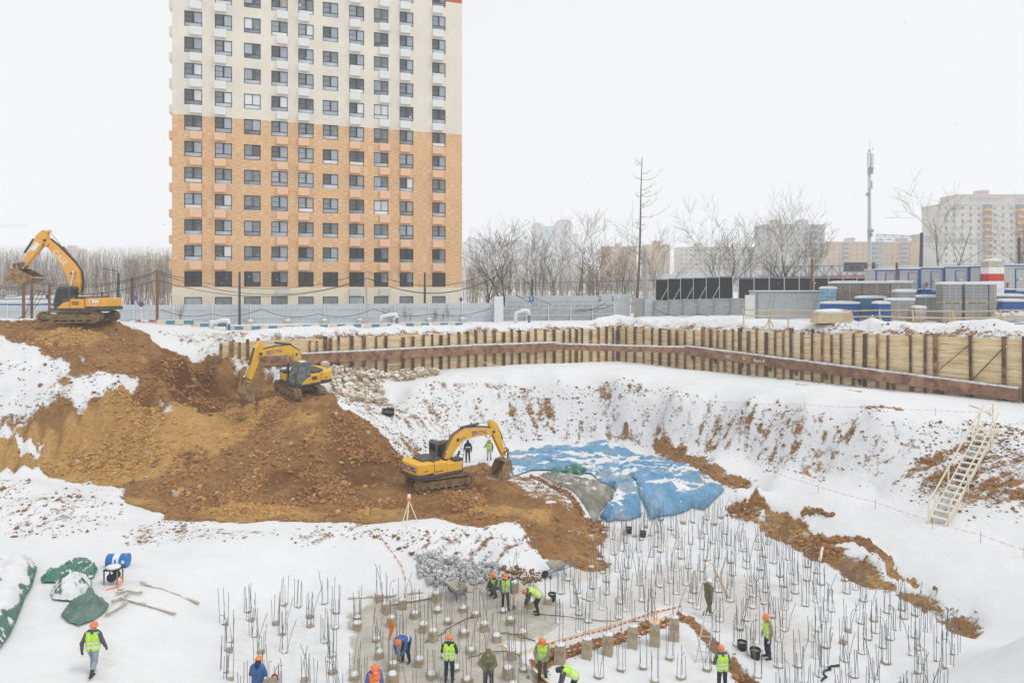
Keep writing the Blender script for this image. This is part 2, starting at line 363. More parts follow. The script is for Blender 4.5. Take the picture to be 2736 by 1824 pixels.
Zs = Z.copy()                                                # smooth version used to find things' feet
def gz(x, y): return float(bil(Z, np.array([x]), np.array([y]), GX0, GY0, GS)[0])
def ground(px, py, y0=16., y1=100.):
    """first point of the ground seen at photograph pixel px, py"""
    ys = np.arange(y0, y1, .04); xs = (px-CX)*ys/F; zs = CZ-(py-HY)*ys/F
    g = bil(Zs, xs, ys, GX0, GY0, GS); k = np.argmax(zs <= g)
    if not (zs <= g).any(): k = len(ys)-1
    return (float(xs[k]), float(ys[k]))
def gpoly(s): return [ground(*map(float, t.split())) for t in s.split('|')]
# ---- cover: snow amount, soil hue, bare slab
dzx, dzy = np.gradient(Z, GS); slope = np.hypot(dzx, dzy)
snow = np.full(X.shape, 1.0)-.3*sstep(.7, 1.6, slope)
soil = np.zeros(X.shape); slab = np.zeros(X.shape); rough = np.full(X.shape, .25)
wob = fbm(X, Y, 2.5, 3, 31)*1.3
def cover(s, val, w=.5, tgt=None, wobble=1., poly=None):
    global snow
    d = poly_sd(poly or gpoly(s), X, Y)+wob*wobble; k = 1-sstep(-w, w, d)
    if tgt is None: snow = snow*(1-k)+val*k
    else: tgt += (val-tgt)*k
# behind-the-wall bank: snow with bare lumps towards the brink
bank = (behind > .1) & (tl > -2)
snow = np.where(bank, np.minimum(snow, .97-.47*np.exp(-((behind-.8)/1.1)**2)-.3*np.exp(-((behind-3.6)/.9)**2)*(fbm(X, Y, 4, 2, 9) > .05)), snow)
cover('430 890|560 885|700 900|720 930|640 945|560 940|480 930', .6, .8); cover('540 925|640 930|740 955|860 975|860 1000|720 995|620 972|560 955', .6, .5, wobble=.5)
# the slopes round the pit: patches of bare soil showing through
cover('1150 1020|1500 1022|1800 1045|2150 1092|2400 1112|2736 1122|2900 1200|2736 1400|2560 1390|2350 1320|2150 1262|1950 1210|1750 1165|1600 1165|1400 1190|1180 1205|1080 1150|1060 1080', .70, 1.0)
cover('1900 1130|2150 1150|2400 1170|2736 1200|2736 1330|2560 1340|2350 1290|2150 1240|1950 1190', .57, 2.2)
cover('1290 1100|1560 1090|1600 1150|1400 1185|1290 1180', .655, 1.0)
cover('1180 1022|1240 1018|1500 1022|1520 1032|1300 1035|1180 1040', .58, .4, wobble=.3)
cover('1560 1020|1700 1022|1790 1035|1780 1055|1650 1040|1550 1030', .6, .4, wobble=.3)
cover('880 1000|1000 1000|1080 1080|1150 1150|1190 1210|1090 1250|1000 1150|930 1090|870 1060', .63, .6)
# main excavation: bare soil
cover('-300 857|0 857|300 857|350 876|410 912|489 948|560 980|640 1000|720 1012|800 1020|865 1040|905 1075|960 1110|1020 1165|1080 1232|1130 1255|1290 1236|1345 1260|1350 1285|1400 1290|1470 1340|1530 1350|1600 1470|1612 1500|1540 1515|1470 1502|1418 1455|1395 1412|1300 1400|1200 1394|1000 1396|820 1392|640 1404|500 1392|420 1380|340 1340|310 1308|200 1285|100 1262|0 1250|-300 1250', .04, .35)
cover('1590 1345|1630 1410|1600 1480|1560 1500|1520 1440|1500 1400', .3, .5)
# snow lying on the mound's face and its foot
cover('-300 880|0 890|50 915|120 945|160 958|205 985|260 990|300 1010|375 1008|360 1040|300 1055|260 1075|235 1095|205 1120|150 1135|60 1140|0 1155|-300 1160', .80, .5)
cover('150 995|215 1000|220 1060|150 1085|120 1050', .45, .5); cover('205 955|225 950|262 1030|270 1058|245 1060', .55, .3, wobble=.2)
cover('0 1110|120 1105|110 1140|0 1140', .42, .4); cover('40 1172|75 1172|110 1205|100 1218|60 1205', .95, .15, wobble=.2); cover('-60 1140|55 1142|20 1168|-60 1170', .95, .2, wobble=.2); cover('100 1170|118 1182|122 1196|104 1188', .95, .1, wobble=.1)
cover('400 1085|470 1092|480 1120|420 1125', .5, .4)
cover('-200 1262|30 1262|80 1275|110 1310|240 1290|290 1315|320 1345|360 1372|300 1420|100 1440|-200 1420', .8, .4)
cover('60 1300|200 1330|260 1345|200 1390|60 1420|0 1400', .64, .8)
cover('430 1390|640 1410|860 1405|1100 1405|1330 1410|1440 1440|1400 1480|1200 1470|1000 1450|700 1445|560 1440|350 1470|300 1420', .62, .7)
cover('1000 1425|1300 1425|1400 1490|1380 1560|1150 1560|1050 1500', .66, .7)
cover('1375 1272|1420 1275|1540 1350|1520 1362|1440 1340|1370 1300', .5, .5)
cover('', .05, .12, poly=STRIP, wobble=.1)
# brown strip and bare scarp on the right
cover('1668 1160|1760 1172|1830 1192|1925 1235|2022 1284|2000 1310|1950 1308|1880 1285|1800 1240|1720 1198', .33, .5, wobble=.6)
cover('1980 1335|2075 1368|2140 1405|2230 1470|2330 1518|2430 1565|2540 1630|2650 1682|2600 1706|2478 1638|2330 1572|2187 1500|2080 1440|1978 1385|1940 1355', .36, .35, wobble=.5)
for ln, w in (('1990 1345|2060 1366|2100 1372|2140 1405|2160 1440|2220 1452', .22), ('2230 1435|2290 1440|2350 1480|2380 1528|2440 1550', .2), ('2150 1366|2220 1378', .2), ('2290 1440|2350 1475|2430 1550|2500 1580', .15), ('2330 1090|2400 1092', .12)):
    d = line_d(gpoly(ln), X, Y)+.35*fbm(X, Y, .8, 3, 3); snow = np.minimum(snow, .05+.95*sstep(w*.6, w*1.5, d))
wallfoot = (behind < 0) & (behind > -2.2); snow = np.where(wallfoot & (X > 14), np.minimum(snow, .70+.12*np.abs(behind+.2)), snow)
# trench walls, trampled ways, the cleared slab
snow = np.where(sdT < .45, np.minimum(snow+.15*fbm(X, Y, .6, 3, 8), .30+.70*np.maximum(sstep(.12, .5, sdT), sstep(.22, .6, -sdT))), snow)
cover('945 1640|1000 1600|1180 1575|1330 1560|1440 1560|1500 1610|1480 1660|1400 1700|1340 1710|1420 1780|1500 1880|1000 1900|930 1800|925 1720', 1, .6, slab, wobble=.8)
slab *= .85; snow = snow-.0*slab
trod = np.zeros(X.shape); cover('1480 1600|1700 1540|1800 1500|2100 1560|2200 1700|2100 1824|1830 1640|1700 1665|1480 1720', 1, 1.6, trod); cover('930 1560|1100 1545|1450 1540|1500 1600|1480 1720|1400 1710|940 1640', .9, 1., trod); cover('560 1600|960 1590|940 1824|560 1824', .6, 1.2, trod); cover('215 1824|225 1720|245 1660|262 1690|275 1760|285 1824', .8, .4, trod); cover('2480 1380|2560 1370|2736 1440|2736 1480|2560 1430|2300 1345|2100 1262|2120 1250|2300 1318', .5, .4, trod); cover('200 1560|340 1500|400 1560|330 1660|260 1700|200 1690', .6, .8, trod); cover('1620 1405|1700 1400|1650 1500|1560 1560|1480 1600|1450 1560|1600 1480', 1, .5, trod)
# soil hue: yellow sand low on the left cut, light clay on the track, dark brown elsewhere
cover('-300 1140|0 1140|150 1125|240 1090|330 1045|430 1085|520 1100|640 1105|700 1085|740 1070|700 1130|620 1200|560 1240|440 1290|280 1300|150 1290|0 1260|-300 1250', 1., .7, soil)
cover('300 1310|500 1352|800 1350|1100 1365|1350 1345|1500 1370|1450 1405|1200 1392|900 1390|600 1400|420 1380', .75, .7, soil)
cover('760 1090|900 1110|960 1180|850 1200|760 1170|720 1120', .6, 1., soil); cover('0 865|250 870|330 920|220 930|60 915', .6, .8, soil); cover('370 930|430 930|440 985|330 975', .55, .8, soil)
dark = np.zeros(X.shape); cover('420 925|489 950|560 982|650 1005|700 1030|690 1085|640 1105|540 1110|470 1100|400 1060|380 1000|400 950', 1, .8, dark); cover('860 1060|935 1105|1010 1165|1075 1240|1120 1270|1330 1290|1340 1400|1100 1370|900 1330|700 1335|560 1320|700 1270|860 1230|880 1150', .6, 1.2, dark); cover('620 1200|760 1120|800 1170|700 1260', .5, 1., dark); dark += .7*fbm(X, Y, 2.6, 3, 46)
snow += .16*fbm(X, Y, 1.1, 3, 77)*((snow < .97) & (snow > .2))
snow = np.maximum(snow, onheap*1.4); soil = np.where((X > 14) & (Y < 50) & (slope > .5), np.maximum(soil, .42), soil)
ua = np.arctan2(Y-42, X-4)*24; snow += .36*fbm(ua, Zs*.35, .5, 3, 88)*sstep(.3, .55, slope)*((snow < .97) & (snow > .3) & (behind < 0) & (X > -9))
# ---- relief
dirtm = 1-sstep(.3, .6, snow)
dark_clod = .5+fbm(X, Y, 3.5, 2, 91)
Z += fbm(X, Y, 5, 3, 1)*.10*(1-sstep(-.5, .2, -np.minimum(np.abs(behind), 5)+4.6)*0)
Z += dirtm*np.clip(.6+slope*.6, .8, 2.)*(fbm(X, Y, 2.4, 3, 11)*.45+np.maximum(0, fbm(X, Y, .75, 3, 12))*.5*np.clip(dark_clod, 0, 1)+fbm(X, Y, .34, 2, 13)*.09)
Z += (1-dirtm)*(fbm(X, Y, 1.1, 3, 14)*.045*(slope < .4)+fbm(X, Y, .8, 3, 15)*.20*sstep(.35, .7, slope)*(snow < .9))
lump = bank*np.exp(-((behind-1.6)/1.4)**2); Z += lump*np.maximum(0, fbm(X, Y, 1.2, 3, 16))*.5
# scraped grooves left by the bucket teeth on the yellow cut
gr = soil*(slope > .45)*(X < -20); u = X*.93+Y*.3+.25*fbm(X, Y, 3, 2, 41)
gv = (np.abs(((u*.95) % 1)-.5)-.25)*sstep(-.2, .1, fbm(X, Y, 4, 2, 42)); Z += gr*gv*.9*np.clip(slope, 1, 3.5); soil -= gr*np.maximum(0, -gv)*2.6
rdg = np.maximum(0, .22-np.abs(fbm(X, Y, 1.9, 3, 43))); Z += dirtm*rdg*.9*sstep(.15, .4, slope)*np.clip(slope, 1, 2.5)-dirtm*.1; soil += .9*(fbm(X, Y, 5, 3, 44))*dirtm
# flat working floor keeps small relief; ruts on the track
flat = (slope < .12) & (Zs < .4); Z = np.where(flat, Zs+fbm(X, Y, .9, 3, 18)*.05+trod*np.minimum(0, fbm(X, Y, .45, 2, 19)-.02)*.16, Z)
tv = soil*(slope < .3); Z += tv*np.sin(Y*5.+fbm(X, Y, 4, 2, 61)*4)*.035
nx_, ny_ = X.shape
V = np.stack([X, Y, Z], -1).reshape(-1, 3); I = np.arange(nx_*ny_).reshape(nx_, ny_)
Q = np.stack([I[:-1, :-1], I[1:, :-1], I[1:, 1:], I[:-1, 1:]], -1).reshape(-1, 4)
def ground_material():
    m = bpy.data.materials.new('snowy_ground'); m.use_nodes = True; N = m.node_tree.nodes; L = m.node_tree.links; b = N['Principled BSDF']
    def nd(t, **k):
        n = N.new(t)
        for a, v in k.items(): n.inputs[a].default_value = v
        return n
    def attr(s): a = N.new('ShaderNodeAttribute'); a.attribute_name = s; return a.outputs['Fac']
    def math_(op, a, b_, clamp=False):
        n = N.new('ShaderNodeMath'); n.operation = op; n.use_clamp = clamp
        for i, v in enumerate((a, b_)):
            if isinstance(v, (int, float)): n.inputs[i].default_value = v
            else: L.new(v, n.inputs[i])
        return n.outputs[0]
    def noise(sc, det=5, ro=.6, st=None, dist=0.):
        n = nd('ShaderNodeTexNoise', Scale=sc, Detail=det, Roughness=ro, Distortion=dist)
        src = tc.outputs['Object']
        if st: mp = N.new('ShaderNodeMapping'); mp.inputs['Scale'].default_value = st; mp.inputs['Rotation'].default_value = (0, 0, .3); L.new(src, mp.inputs[0]); src = mp.outputs[0]
        L.new(src, n.inputs['Vector']); return n.outputs[0]
    def rng_(x, a, b_, c=0., d=1.):
        n = N.new('ShaderNodeMapRange'); L.new(x, n.inputs[0])
        for i, v in enumerate((a, b_, c, d)): n.inputs[i+1].default_value = v
        return n.outputs[0]
    def mix(f, a, b_):
        n = N.new('ShaderNodeMixRGB')
        if isinstance(f, float): n.inputs[0].default_value = f
        else: L.new(f, n.inputs[0])
        for i, v in ((1, a), (2, b_)):
            if isinstance(v, tuple): n.inputs[i].default_value = v+(1,)
            else: L.new(v, n.inputs[i])
        return n.outputs[0]
    tc = N.new('ShaderNodeTexCoord')
    n1 = noise(1.6, 6, .68, dist=.6); n2 = noise(6., 3, .6); n3 = noise(.5, 3)
    k = math_('ADD', math_('MULTIPLY', math_('SUBTRACT', n1, .5), 1.05), math_('MULTIPLY', math_('SUBTRACT', n2, .5), .5))
    f = math_('ADD', attr('snow'), k); sm = rng_(f, .43, .58)
    # soils
    br = mix(rng_(n3, .35, .65), (.225, .108, .036), (.385, .205, .075)); br = mix(rng_(noise(3.5, 5, .75), .4, .75), br, (.46, .275, .12))
    ye = mix(rng_(noise(.8, 4, .65, (1, 1, .35)), .35, .65), (.63, .375, .125), (.50, .27, .085)); ye = mix(rng_(noise(5, 3), .45, .75), ye, (.66, .45, .21))
    sl = rng_(math_('ADD', attr('soil'), math_('ADD', math_('MULTIPLY', math_('SUBTRACT', n1, .5), 1.3), math_('MULTIPLY', math_('SUBTRACT', n3, .5), .8))), .3, .75)
    br = mix(rng_(math_('ADD', attr('dark'), math_('MULTIPLY', math_('SUBTRACT', n1, .5), .8)), .3, .95), br, (.165, .072, .023)); soil_c = mix(sl, br, ye); soil_c = mix(rng_(noise(14, 3), .55, .75, 0, .4), soil_c, (.09, .045, .02))
    soil_c = mix(rng_(noise(9, 3), .62, .72, 0, .55), soil_c, (.42, .3, .18))
    # snow, trodden snow, wet slab
    sn = mix(rng_(noise(.7, 4), .3, .7), (.685, .705, .725), (.745, .755, .765))
    td = math_('MULTIPLY', rng_(math_('ADD', attr('trod'), math_('MULTIPLY', math_('SUBTRACT', n1, .5), .9)), .5, 1.0), .5); sn = mix(td, sn, (.52, .47, .40))
    slc = mix(rng_(noise(1.3, 7, .7), .35, .65), (.36, .34, .28), (.50, .47, .40)); slc = mix(rng_(noise(4, 5), .55, .7, 0, .6), slc, (.62, .61, .57))
    sf = rng_(math_('ADD', attr('slab'), math_('MULTIPLY', math_('SUBTRACT', n1, .5), 1.0)), .42, .62)
    col = mix(sm, soil_c, sn); col = mix(math_('MULTIPLY', sf, .9), col, slc)
    L.new(col, b.inputs['Base Color']); b.inputs['Roughness'].default_value = .9; b.inputs['Specular IOR Level'].default_value = .15
    hgt = math_('ADD', math_('MULTIPLY', sm, .35), math_('MULTIPLY', math_('SUBTRACT', 1., sm), math_('ADD', noise(7, 5, .75), math_('MULTIPLY', noise(24, 2), .5))))
    hgt = math_('ADD', hgt, math_('MULTIPLY', math_('MULTIPLY', noise(2.5, 4, .6), .3), math_('ADD', 1., math_('MULTIPLY', attr('trod'), 2.))))
    vo = N.new('ShaderNodeTexVoronoi'); vo.inputs['Scale'].default_value = 2.3; vo.inputs['Randomness'].default_value = 1.; L.new(tc.outputs['Object'], vo.inputs['Vector']); hgt = math_('ADD', hgt, math_('MULTIPLY', math_('MULTIPLY', rng_(vo.outputs['Distance'], .1, .3), attr('trod')), .3))
    bp = nd('ShaderNodeBump', Strength=.9, Distance=.16); L.new(hgt, bp.inputs['Height']); L.new(bp.outputs[0], b.inputs['Normal'])
    return m
GROUND = ground_material()
me = nparr_mesh('ground', V, Q, [GROUND], True)
for nm, arr in (('snow', snow), ('soil', soil), ('slab', slab), ('trod', trod), ('dark', dark)):
    a = me.attributes.new(nm, 'FLOAT', 'POINT'); a.data.foreach_set('value', np.ascontiguousarray(arr, dtype=np.float32).ravel())
g = link('ground', me); tag(g, 'snow-covered building pit with bare brown soil slopes', None, None, 'structure')
# land beyond the site, out to the horizon
b = MB(); n = 24
xs = [-2200, -900, -400, -180, -66, 66, 180, 400, 900, 2200]; ys = [60, 101, 140, 200, 320, 520, 900, 1500, 2600]
far_z = lambda x, y: 11.1 if y < 110 else 11.0
vs = [(x, y, far_z(x, y)-(.3 if y <= 101 else 0)) for y in ys for x in xs]; nxs = len(xs)
b.add(vs, [(j*nxs+i, j*nxs+i+1, (j+1)*nxs+i+1, (j+1)*nxs+i) for j in range(len(ys)-1) for i in range(nxs-1) if not (ys[j] < 101 and -66 <= xs[i] < 66)])
tag(b.obj('land', SNOW), 'flat snowy land beyond the site', None, None, 'structure')
# ------------------------------------------------------------------ retaining wall: steel soldier beams, timber lagging, waler
V2 = lambda p, z: Vector((p[0], p[1], z))
def wall_pt(leg, t):
    a, b_ = (WL, WC) if leg == 0 else (WC, WR); L = math.hypot(b_[0]-a[0], b_[1]-a[1])
    return (a[0]+(b_[0]-a[0])*t/L, a[1]+(b_[1]-a[1])*t/L)
def wall_t(leg, px):
    a, b_ = (WL, WC) if leg == 0 else (WC, WR); L = math.hypot(b_[0]-a[0], b_[1]-a[1]); k = (px-CX)/F
    dx, dy = (b_[0]-a[0])/L, (b_[1]-a[1])/L; return (k*a[1]-a[0])/(dx-k*dy)
PLANK = mat('lagging_timber', (.72, .56, .33), .8, .2, 1.4, .25, 30, rv=.2, stretch=(.35, .35, 5), dirt=((.45, .27, .1), .33, 2))
PLANKP = mat('fresh_lagging_timber', (.78, .66, .43), .8, .12, 1.4, .2, 30, rv=.1, stretch=(.35, .35, 5), dirt=((.58, .40, .17), .28, 2))
wall = thing('retaining_wall', 'timber-lagged retaining wall with rusty steel beams along the far pit edge', 'retaining wall', (WC[0], WC[1], 6.9))
wall_o = Vector((WC[0], WC[1], 6.9))
legs = []
pxL = [540, 558, 590, 618, 640, 662, 690] + [880+z*.2551 for z in (-210,-130,-45,10,95,230,360,485,585,765,870,980,1075,1162,1250,1355,1450,1535,1630,1725,1822,1908,1990,2080,2158,2255)]
pxL = [p for p in pxL if p < 1655] + [1400+z*.2551 for z in (215,312,410,482,545,603,697,778,858,930)]
pxR = [1652] + [1400+z*.2551 for z in (1003,1075,1165,1258,1347,1430,1524,1605,1692,1788,1877,1962,2032,2107)] + [1950+z*.2126 for z in (45,135,240,345,460,575,680,780,910,1040,1165,1290,1405,1555,1700,1860,1990)] + [2336+z*.2041 for z in (485,670,810,1272,1705,1960)] + [2830, 2900]
rd = random.Random(3); n_plank = 0; far_planks = MB(); plank_meshes = {}
for leg, pxs in ((0, pxL), (1, pxR)):
    ts = [wall_t(leg, p) for p in pxs]; ts = sorted(t for t in ts if t > -.5)
    a, b_ = (WL, WC) if leg == 0 else (WC, WR); L = math.hypot(b_[0]-a[0], b_[1]-a[1]); dx, dy = (b_[0]-a[0])/L, (b_[1]-a[1])/L
    ang = math.atan2(dy, dx); nrm = Vector((dy, -dx, 0))                  # towards the pit
    for i, t in enumerate(ts):
        p = wall_pt(leg, t); zt = wall_top(p[0])+rd.uniform(-.1, .38)*(1 if p[0] < 30 else .4); zb = gz(p[0]+nrm.x*.4, p[1]+nrm.y*.4)-.5
        w = rd.choice((.18, .22, .28, .34)); h = zt-zb; bm_ = MB()
        bm_.bb(-w/2, w/2, -.16, -.135, 0, h); bm_.bb(-.012, .012, -.135, .12, 0, h); bm_.bb(-w/2, w/2, .12, .145, 0, h)
        o = bm_.obj('soldier_beam', RUST, wall); o.location = V2(p, zb)-wall_o; o.rotation_euler = (rd.uniform(-.008, .008), rd.uniform(-.01, .01), ang)
        if i == len(ts)-1: continue
        t2 = ts[i+1]; q = wall_pt(leg, t2); mid = ((p[0]+q[0])/2, (p[1]+q[1])/2)
        top = wall_top(mid[0])+rd.uniform(-.12, .18)*(1 if mid[0] < 30 else .5); bot = gz(mid[0]+nrm.x*.5, mid[1]+nrm.y*.5)-.35; span = t2-t-.03
        z = bot; big = mid[0] > 20.5; tilt = rd.choice((0, 0, 0, rd.uniform(-.03, .03)))
        while z < top-.04:
            ph = rd.uniform(.15, .2) if big else rd.uniform(.17, .24); ph = min(ph, top-z)
            c = V2(mid, z+ph/2)-nrm*(.02+rd.uniform(0, .022))-wall_o
            if big and n_plank < 300:
                key = 'p'
                if key not in plank_meshes:
                    k = MB(); k.box((0, 0, 0), (1, .05, 1)); plank_meshes[key] = {}
                    for mm in (PLANK, PLANKP): plank_meshes[key][mm.name] = k.mesh('plank', mm)
                mm = PLANKP if (mid[0] > 25.5 and rd.random() < .93) or rd.random() < .4 else PLANK
                o = link('plank', plank_meshes[key][mm.name], wall); o.location = c; o.scale = (span, 1, ph-.014); o.rotation_euler = (0, tilt+rd.uniform(-.006, .006), ang); n_plank += 1
            else:
                far_planks.mi = rd.choice((0, 0, 1)); far_planks.box(c, (span, .05, ph-.016), Matrix.Rotation(ang, 3, 'Z') @ Matrix.Rotation(tilt+rd.uniform(-.006, .006), 3, 'Y'))
            z += ph
o = far_planks.obj('plank_row', [PLANK, PLANKP], wall); o['kind'] = 'stuff'
# waler: doubled rusty beams in lengths along the wall, with snow lying on top and brackets under it
WAL = [(0, 2.6, 9.03), (0, 12, 9.05), (0, 24, 9.1), (0, 33.8, 8.98), (1, 9.6, 8.85), (1, 18, 8.5), (1, 27, 8.1), (1, 36, 7.72), (1, 38.6, 7.6)]
def wal_pt(leg, t, z, off=.42):
    a, b_ = (WL, WC) if leg == 0 else (WC, WR); L = math.hypot(b_[0]-a[0], b_[1]-a[1]); dx, dy = (b_[0]-a[0])/L, (b_[1]-a[1])/L
    p = wall_pt(leg, t); return Vector((p[0]+dy*off, p[1]-dx*off, z))
RUST2 = mat('rusty_waler', (.30, .17, .10), .85, .3, 1.5, .3, 10, dirt=((.17, .09, .065), .45, 1.2), rv=.25)
for (l0, t0, z0), (l1, t1, z1) in zip(WAL[:-1], WAL[1:]):
    p, q = wal_pt(l0, t0, z0), wal_pt(l1, t1, z1); k = MB()
    d = (q-p); hv = .44 if l0 == l1 else .3
    k.beam(p-wall_o, q-wall_o, .45, 2*hv); ln = d.length
    for s_ in range(1, int(ln/.8)):                                     # stiffener plates and the seam between the two beams
        c = p+d*(s_*.8/ln); k.beam(c-wall_o+Vector((0, 0, -hv)), c-wall_o+Vector((0, 0, hv)), .475, .03, up=d.normalized())
    nn = d.cross(Vector((0, 0, 1))).normalized(); nn = nn if nn.y < 0 else -nn
    k.beam(p-wall_o+nn*.226, q-wall_o+nn*.226, .008, .02)
    o = k.obj('waler_beam', RUST2, wall)
    sb = MB(); up = Vector((0, 0, hv+.05)); nseg = max(3, int(ln/.6)); pts = [p+d*(i/nseg)-wall_o+up for i in range(nseg+1)]
    for i in range(nseg): sb.beam(pts[i], pts[i+1]+Vector((0, 0, rd.uniform(-.02, .02))), rd.uniform(.42, .5), rd.uniform(.1, .18))
    sb.obj('snow_cap', SNOW, wall, True)
# short struts, brackets
for leg, px in ((1, 1855), (1, 1915), (1, 1985), (1, 2060), (1, 2130), (1, 2210), (1, 2300), (0, 1030), (0, 740), (1, 2390), (1, 2440), (1, 2520), (1, 2600)):
    t = wall_t(leg, px); z = float(np.interp(t, [a for l_, a, _ in WAL if l_ == leg], [z for l_, _, z in WAL if l_ == leg])); p = wal_pt(leg, t, z-.44, .45); q = wal_pt(leg, t, z-.44, .1)
    k = MB(); k.add([v-wall_o for v in (p+Vector((-.15, 0, 0)), p+Vector((.15, 0, 0)), q+Vector((.1, 0, 0)), q+Vector((-.1, 0, 0)), q+Vector((.1, 0, -.6)), q+Vector((-.1, 0, -.6)))], [(0,1,2,3),(0,3,5),(1,4,2),(0,5,4,1),(2,4,5,3)])
    k.obj('bracket', RUST, wall)
for px0, py0, px1, py1 in ((2505, 992, 2592, 920), (2600, 1014, 2680, 931)):
    t0, t1 = wall_t(1, px0), wall_t(1, px1); a0, a1 = wall_pt(1, t0), wall_pt(1, t1); k = MB()
    k.beam(V2(a0, zat(py0, a0[1]))+Vector((-.17, -.17, 0))-wall_o, V2(a1, zat(py1, a1[1]))+Vector((-.17, -.17, 0))-wall_o, .07, .07); k.obj('diagonal_brace', RUST, wall)
# white chalk figures on the waler
def text_mesh(name, s, size, mat_, parent, loc, rot, extr=.004, align='CENTER'):
    cu = bpy.data.curves.new(name, 'FONT'); cu.body = s; cu.size = size; cu.extrude = extr; cu.align_x = align; cu.align_y = 'CENTER'; cu.resolution_u = 2
    t = bpy.data.objects.new('t', cu); C.objects.link(t); dg = bpy.context.evaluated_depsgraph_get(); me_ = bpy.data.meshes.new_from_object(t.evaluated_get(dg))
    bpy.data.objects.remove(t); me_.materials.clear(); me_.materials.append(mat_); me_.name = name
    o = link(name, me_, parent); o.location = loc; o.rotation_euler = rot; return o
WHITE = mat('white_paint', (.8, .8, .8), .6, .04)
angR = math.atan2(WR[1]-WC[1], WR[0]-WC[0])
for px, s_ in ((1953, '101'), (1998, '9.'), (2037, '8em 4')):
    t = wall_t(1, px); z = float(np.interp(t, [9.6, 18, 27], [8.85, 8.5, 8.1])); p = wal_pt(1, t, z-.05, .655)
    text_mesh('chalk_mark', s_, .45, WHITE, wall, p-wall_o, (R(90), 0, angR))
# ------------------------------------------------------------------ timber stair on the right slope
s0 = ground(2505, 1400); s1_ = ground(2640, 1168); z0 = gz(*s0); z1 = gz(*s1_)
st = thing('timber_stair', 'pale new timber stair with handrails climbing the right-hand snowy slope', 'stair', (s0[0], s0[1], z0))
A = Vector((0, 0, 0)); B = Vector((s1_[0]-s0[0], s1_[1]-s0[1], z1-z0+.35)); d = B.normalized(); sd_ = d.cross(Vector((0, 0, 1))).normalized()
for s_ in (-.42, .42):
    k = MB(); k.beam(A+sd_*s_-d*.1+Vector((0, 0, .08)), B+sd_*s_+d*.5+Vector((0, 0, .08)), .05, .24); k.obj('stringer', WOODP, st)
nT = 16; hd = Vector((B.x, B.y, 0)).normalized(); tang = math.atan2(sd_.y, sd_.x)
for i in range(nT):
    c = A.lerp(B, (i+.6)/nT)+Vector((0, 0, .14)); k = MB(); k.box((0, 0, 0), (.8, .27, .045)); o = k.obj('tread', WOODP, st); o.location = c; o.rotation_euler = (0, 0, tang)
    k = MB(); k.box((0, 0, 0), (.78, .25, .03)); o = k.obj('snow_cap', SNOW, st); o.location = c+Vector((0, 0, .038)); o.rotation_euler = (0, 0, tang)
for s_ in (-.5, .5):
    k = MB(); k.beam(A+sd_*s_+Vector((0, 0, 1.0))+d*.3, B+sd_*s_+Vector((0, 0, 1.05))+d*(.9 if s_ < 0 else .3), .05, .1); k.obj('handrail', WOODP, st)
    for f in (.02, .38, .86):
        c = A.lerp(B, f)+sd_*s_; k = MB(); k.beam(c+Vector((0, 0, -.25)), c+Vector((0, 0, 1.05)), .07, .06); k.obj('post', WOODP, st)
c = B+sd_*(-.5)
for q0, q1 in ((c+Vector((0, 0, 1.0)), c+Vector((1.1, .3, 1.35))), (c+Vector((1.1, .3, .2)), c+Vector((1.1, .3, 1.6))), (B+sd_*.5-d*.4, B+sd_*.62-d*.5+Vector((-.3, 0, 1.3))), (B+sd_*-.5-d*.4, B+sd_*-.6-d*.5+Vector((.35, 0, 1.3)))):
    k = MB(); k.beam(q0, q1, .06, .08); k.obj('post', WOODP, st)
# ------------------------------------------------------------------ tall apartment house
TA, TB = Vector((-39.6, 79.5, 0)), Vector((-6.6, 90.3, 0)); tv_ = (TB-TA); TL = tv_.length; ta = tv_/TL; tang_ = math.atan2(ta.y, ta.x)
def t_s(px): k = (px-CX)/F; return (k*TA.y-TA.x)/(ta.x-k*ta.y)
tower = thing('apartment_tower', 'tall apartment house of orange and cream brick with dark-framed windows', 'building', (TA.x, TA.y, 11.0), tang_)
TZ = 11.0
def brickmat(name, c1, c2, c3):
    m = mat(name, c1, .85, .05, 2); N = m.node_tree.nodes; L = m.node_tree.links; b_ = N['Principled BSDF']
    tc = N.new('ShaderNodeTexCoord'); mp = N.new('ShaderNodeMapping'); mp.inputs['Scale'].default_value = (1.6, 1.6, 14.); L.new(tc.outputs['Object'], mp.inputs[0])
    n = N.new('ShaderNodeTexNoise'); n.inputs['Scale'].default_value = 1.; n.inputs['Detail'].default_value = 3; L.new(mp.outputs[0], n.inputs['Vector'])
    r = N.new('ShaderNodeValToRGB'); r.color_ramp.elements[0].position = .36; r.color_ramp.elements[0].color = c2+(1,); r.color_ramp.elements[1].position = .62; r.color_ramp.elements[1].color = c3+(1,)
    e = r.color_ramp.elements.new(.5); e.color = c1+(1,); L.new(n.outputs[0], r.inputs[0])
    n2 = N.new('ShaderNodeTexNoise'); n2.inputs['Scale'].default_value = .25; n2.inputs['Detail'].default_value = 3; L.new(tc.outputs['Object'], n2.inputs['Vector'])
    mr = N.new('ShaderNodeMapRange'); mr.inputs[1].default_value = .3; mr.inputs[2].default_value = .7; mr.inputs[3].default_value = .94; mr.inputs[4].default_value = 1.06; L.new(n2.outputs[0], mr.inputs[0])
    h = N.new('ShaderNodeHueSaturation'); L.new(mr.outputs[0], h.inputs['Value']); L.new(r.outputs[0], h.inputs['Color']); L.new(h.outputs[0], b_.inputs['Base Color']); return m
B_OR = brickmat('orange_brick', (.70, .435, .225), (.64, .365, .165), (.78, .58, .39))
B_CR = brickmat('cream_brick', (.77, .715, .615), (.72, .66, .55), (.80, .76, .68))
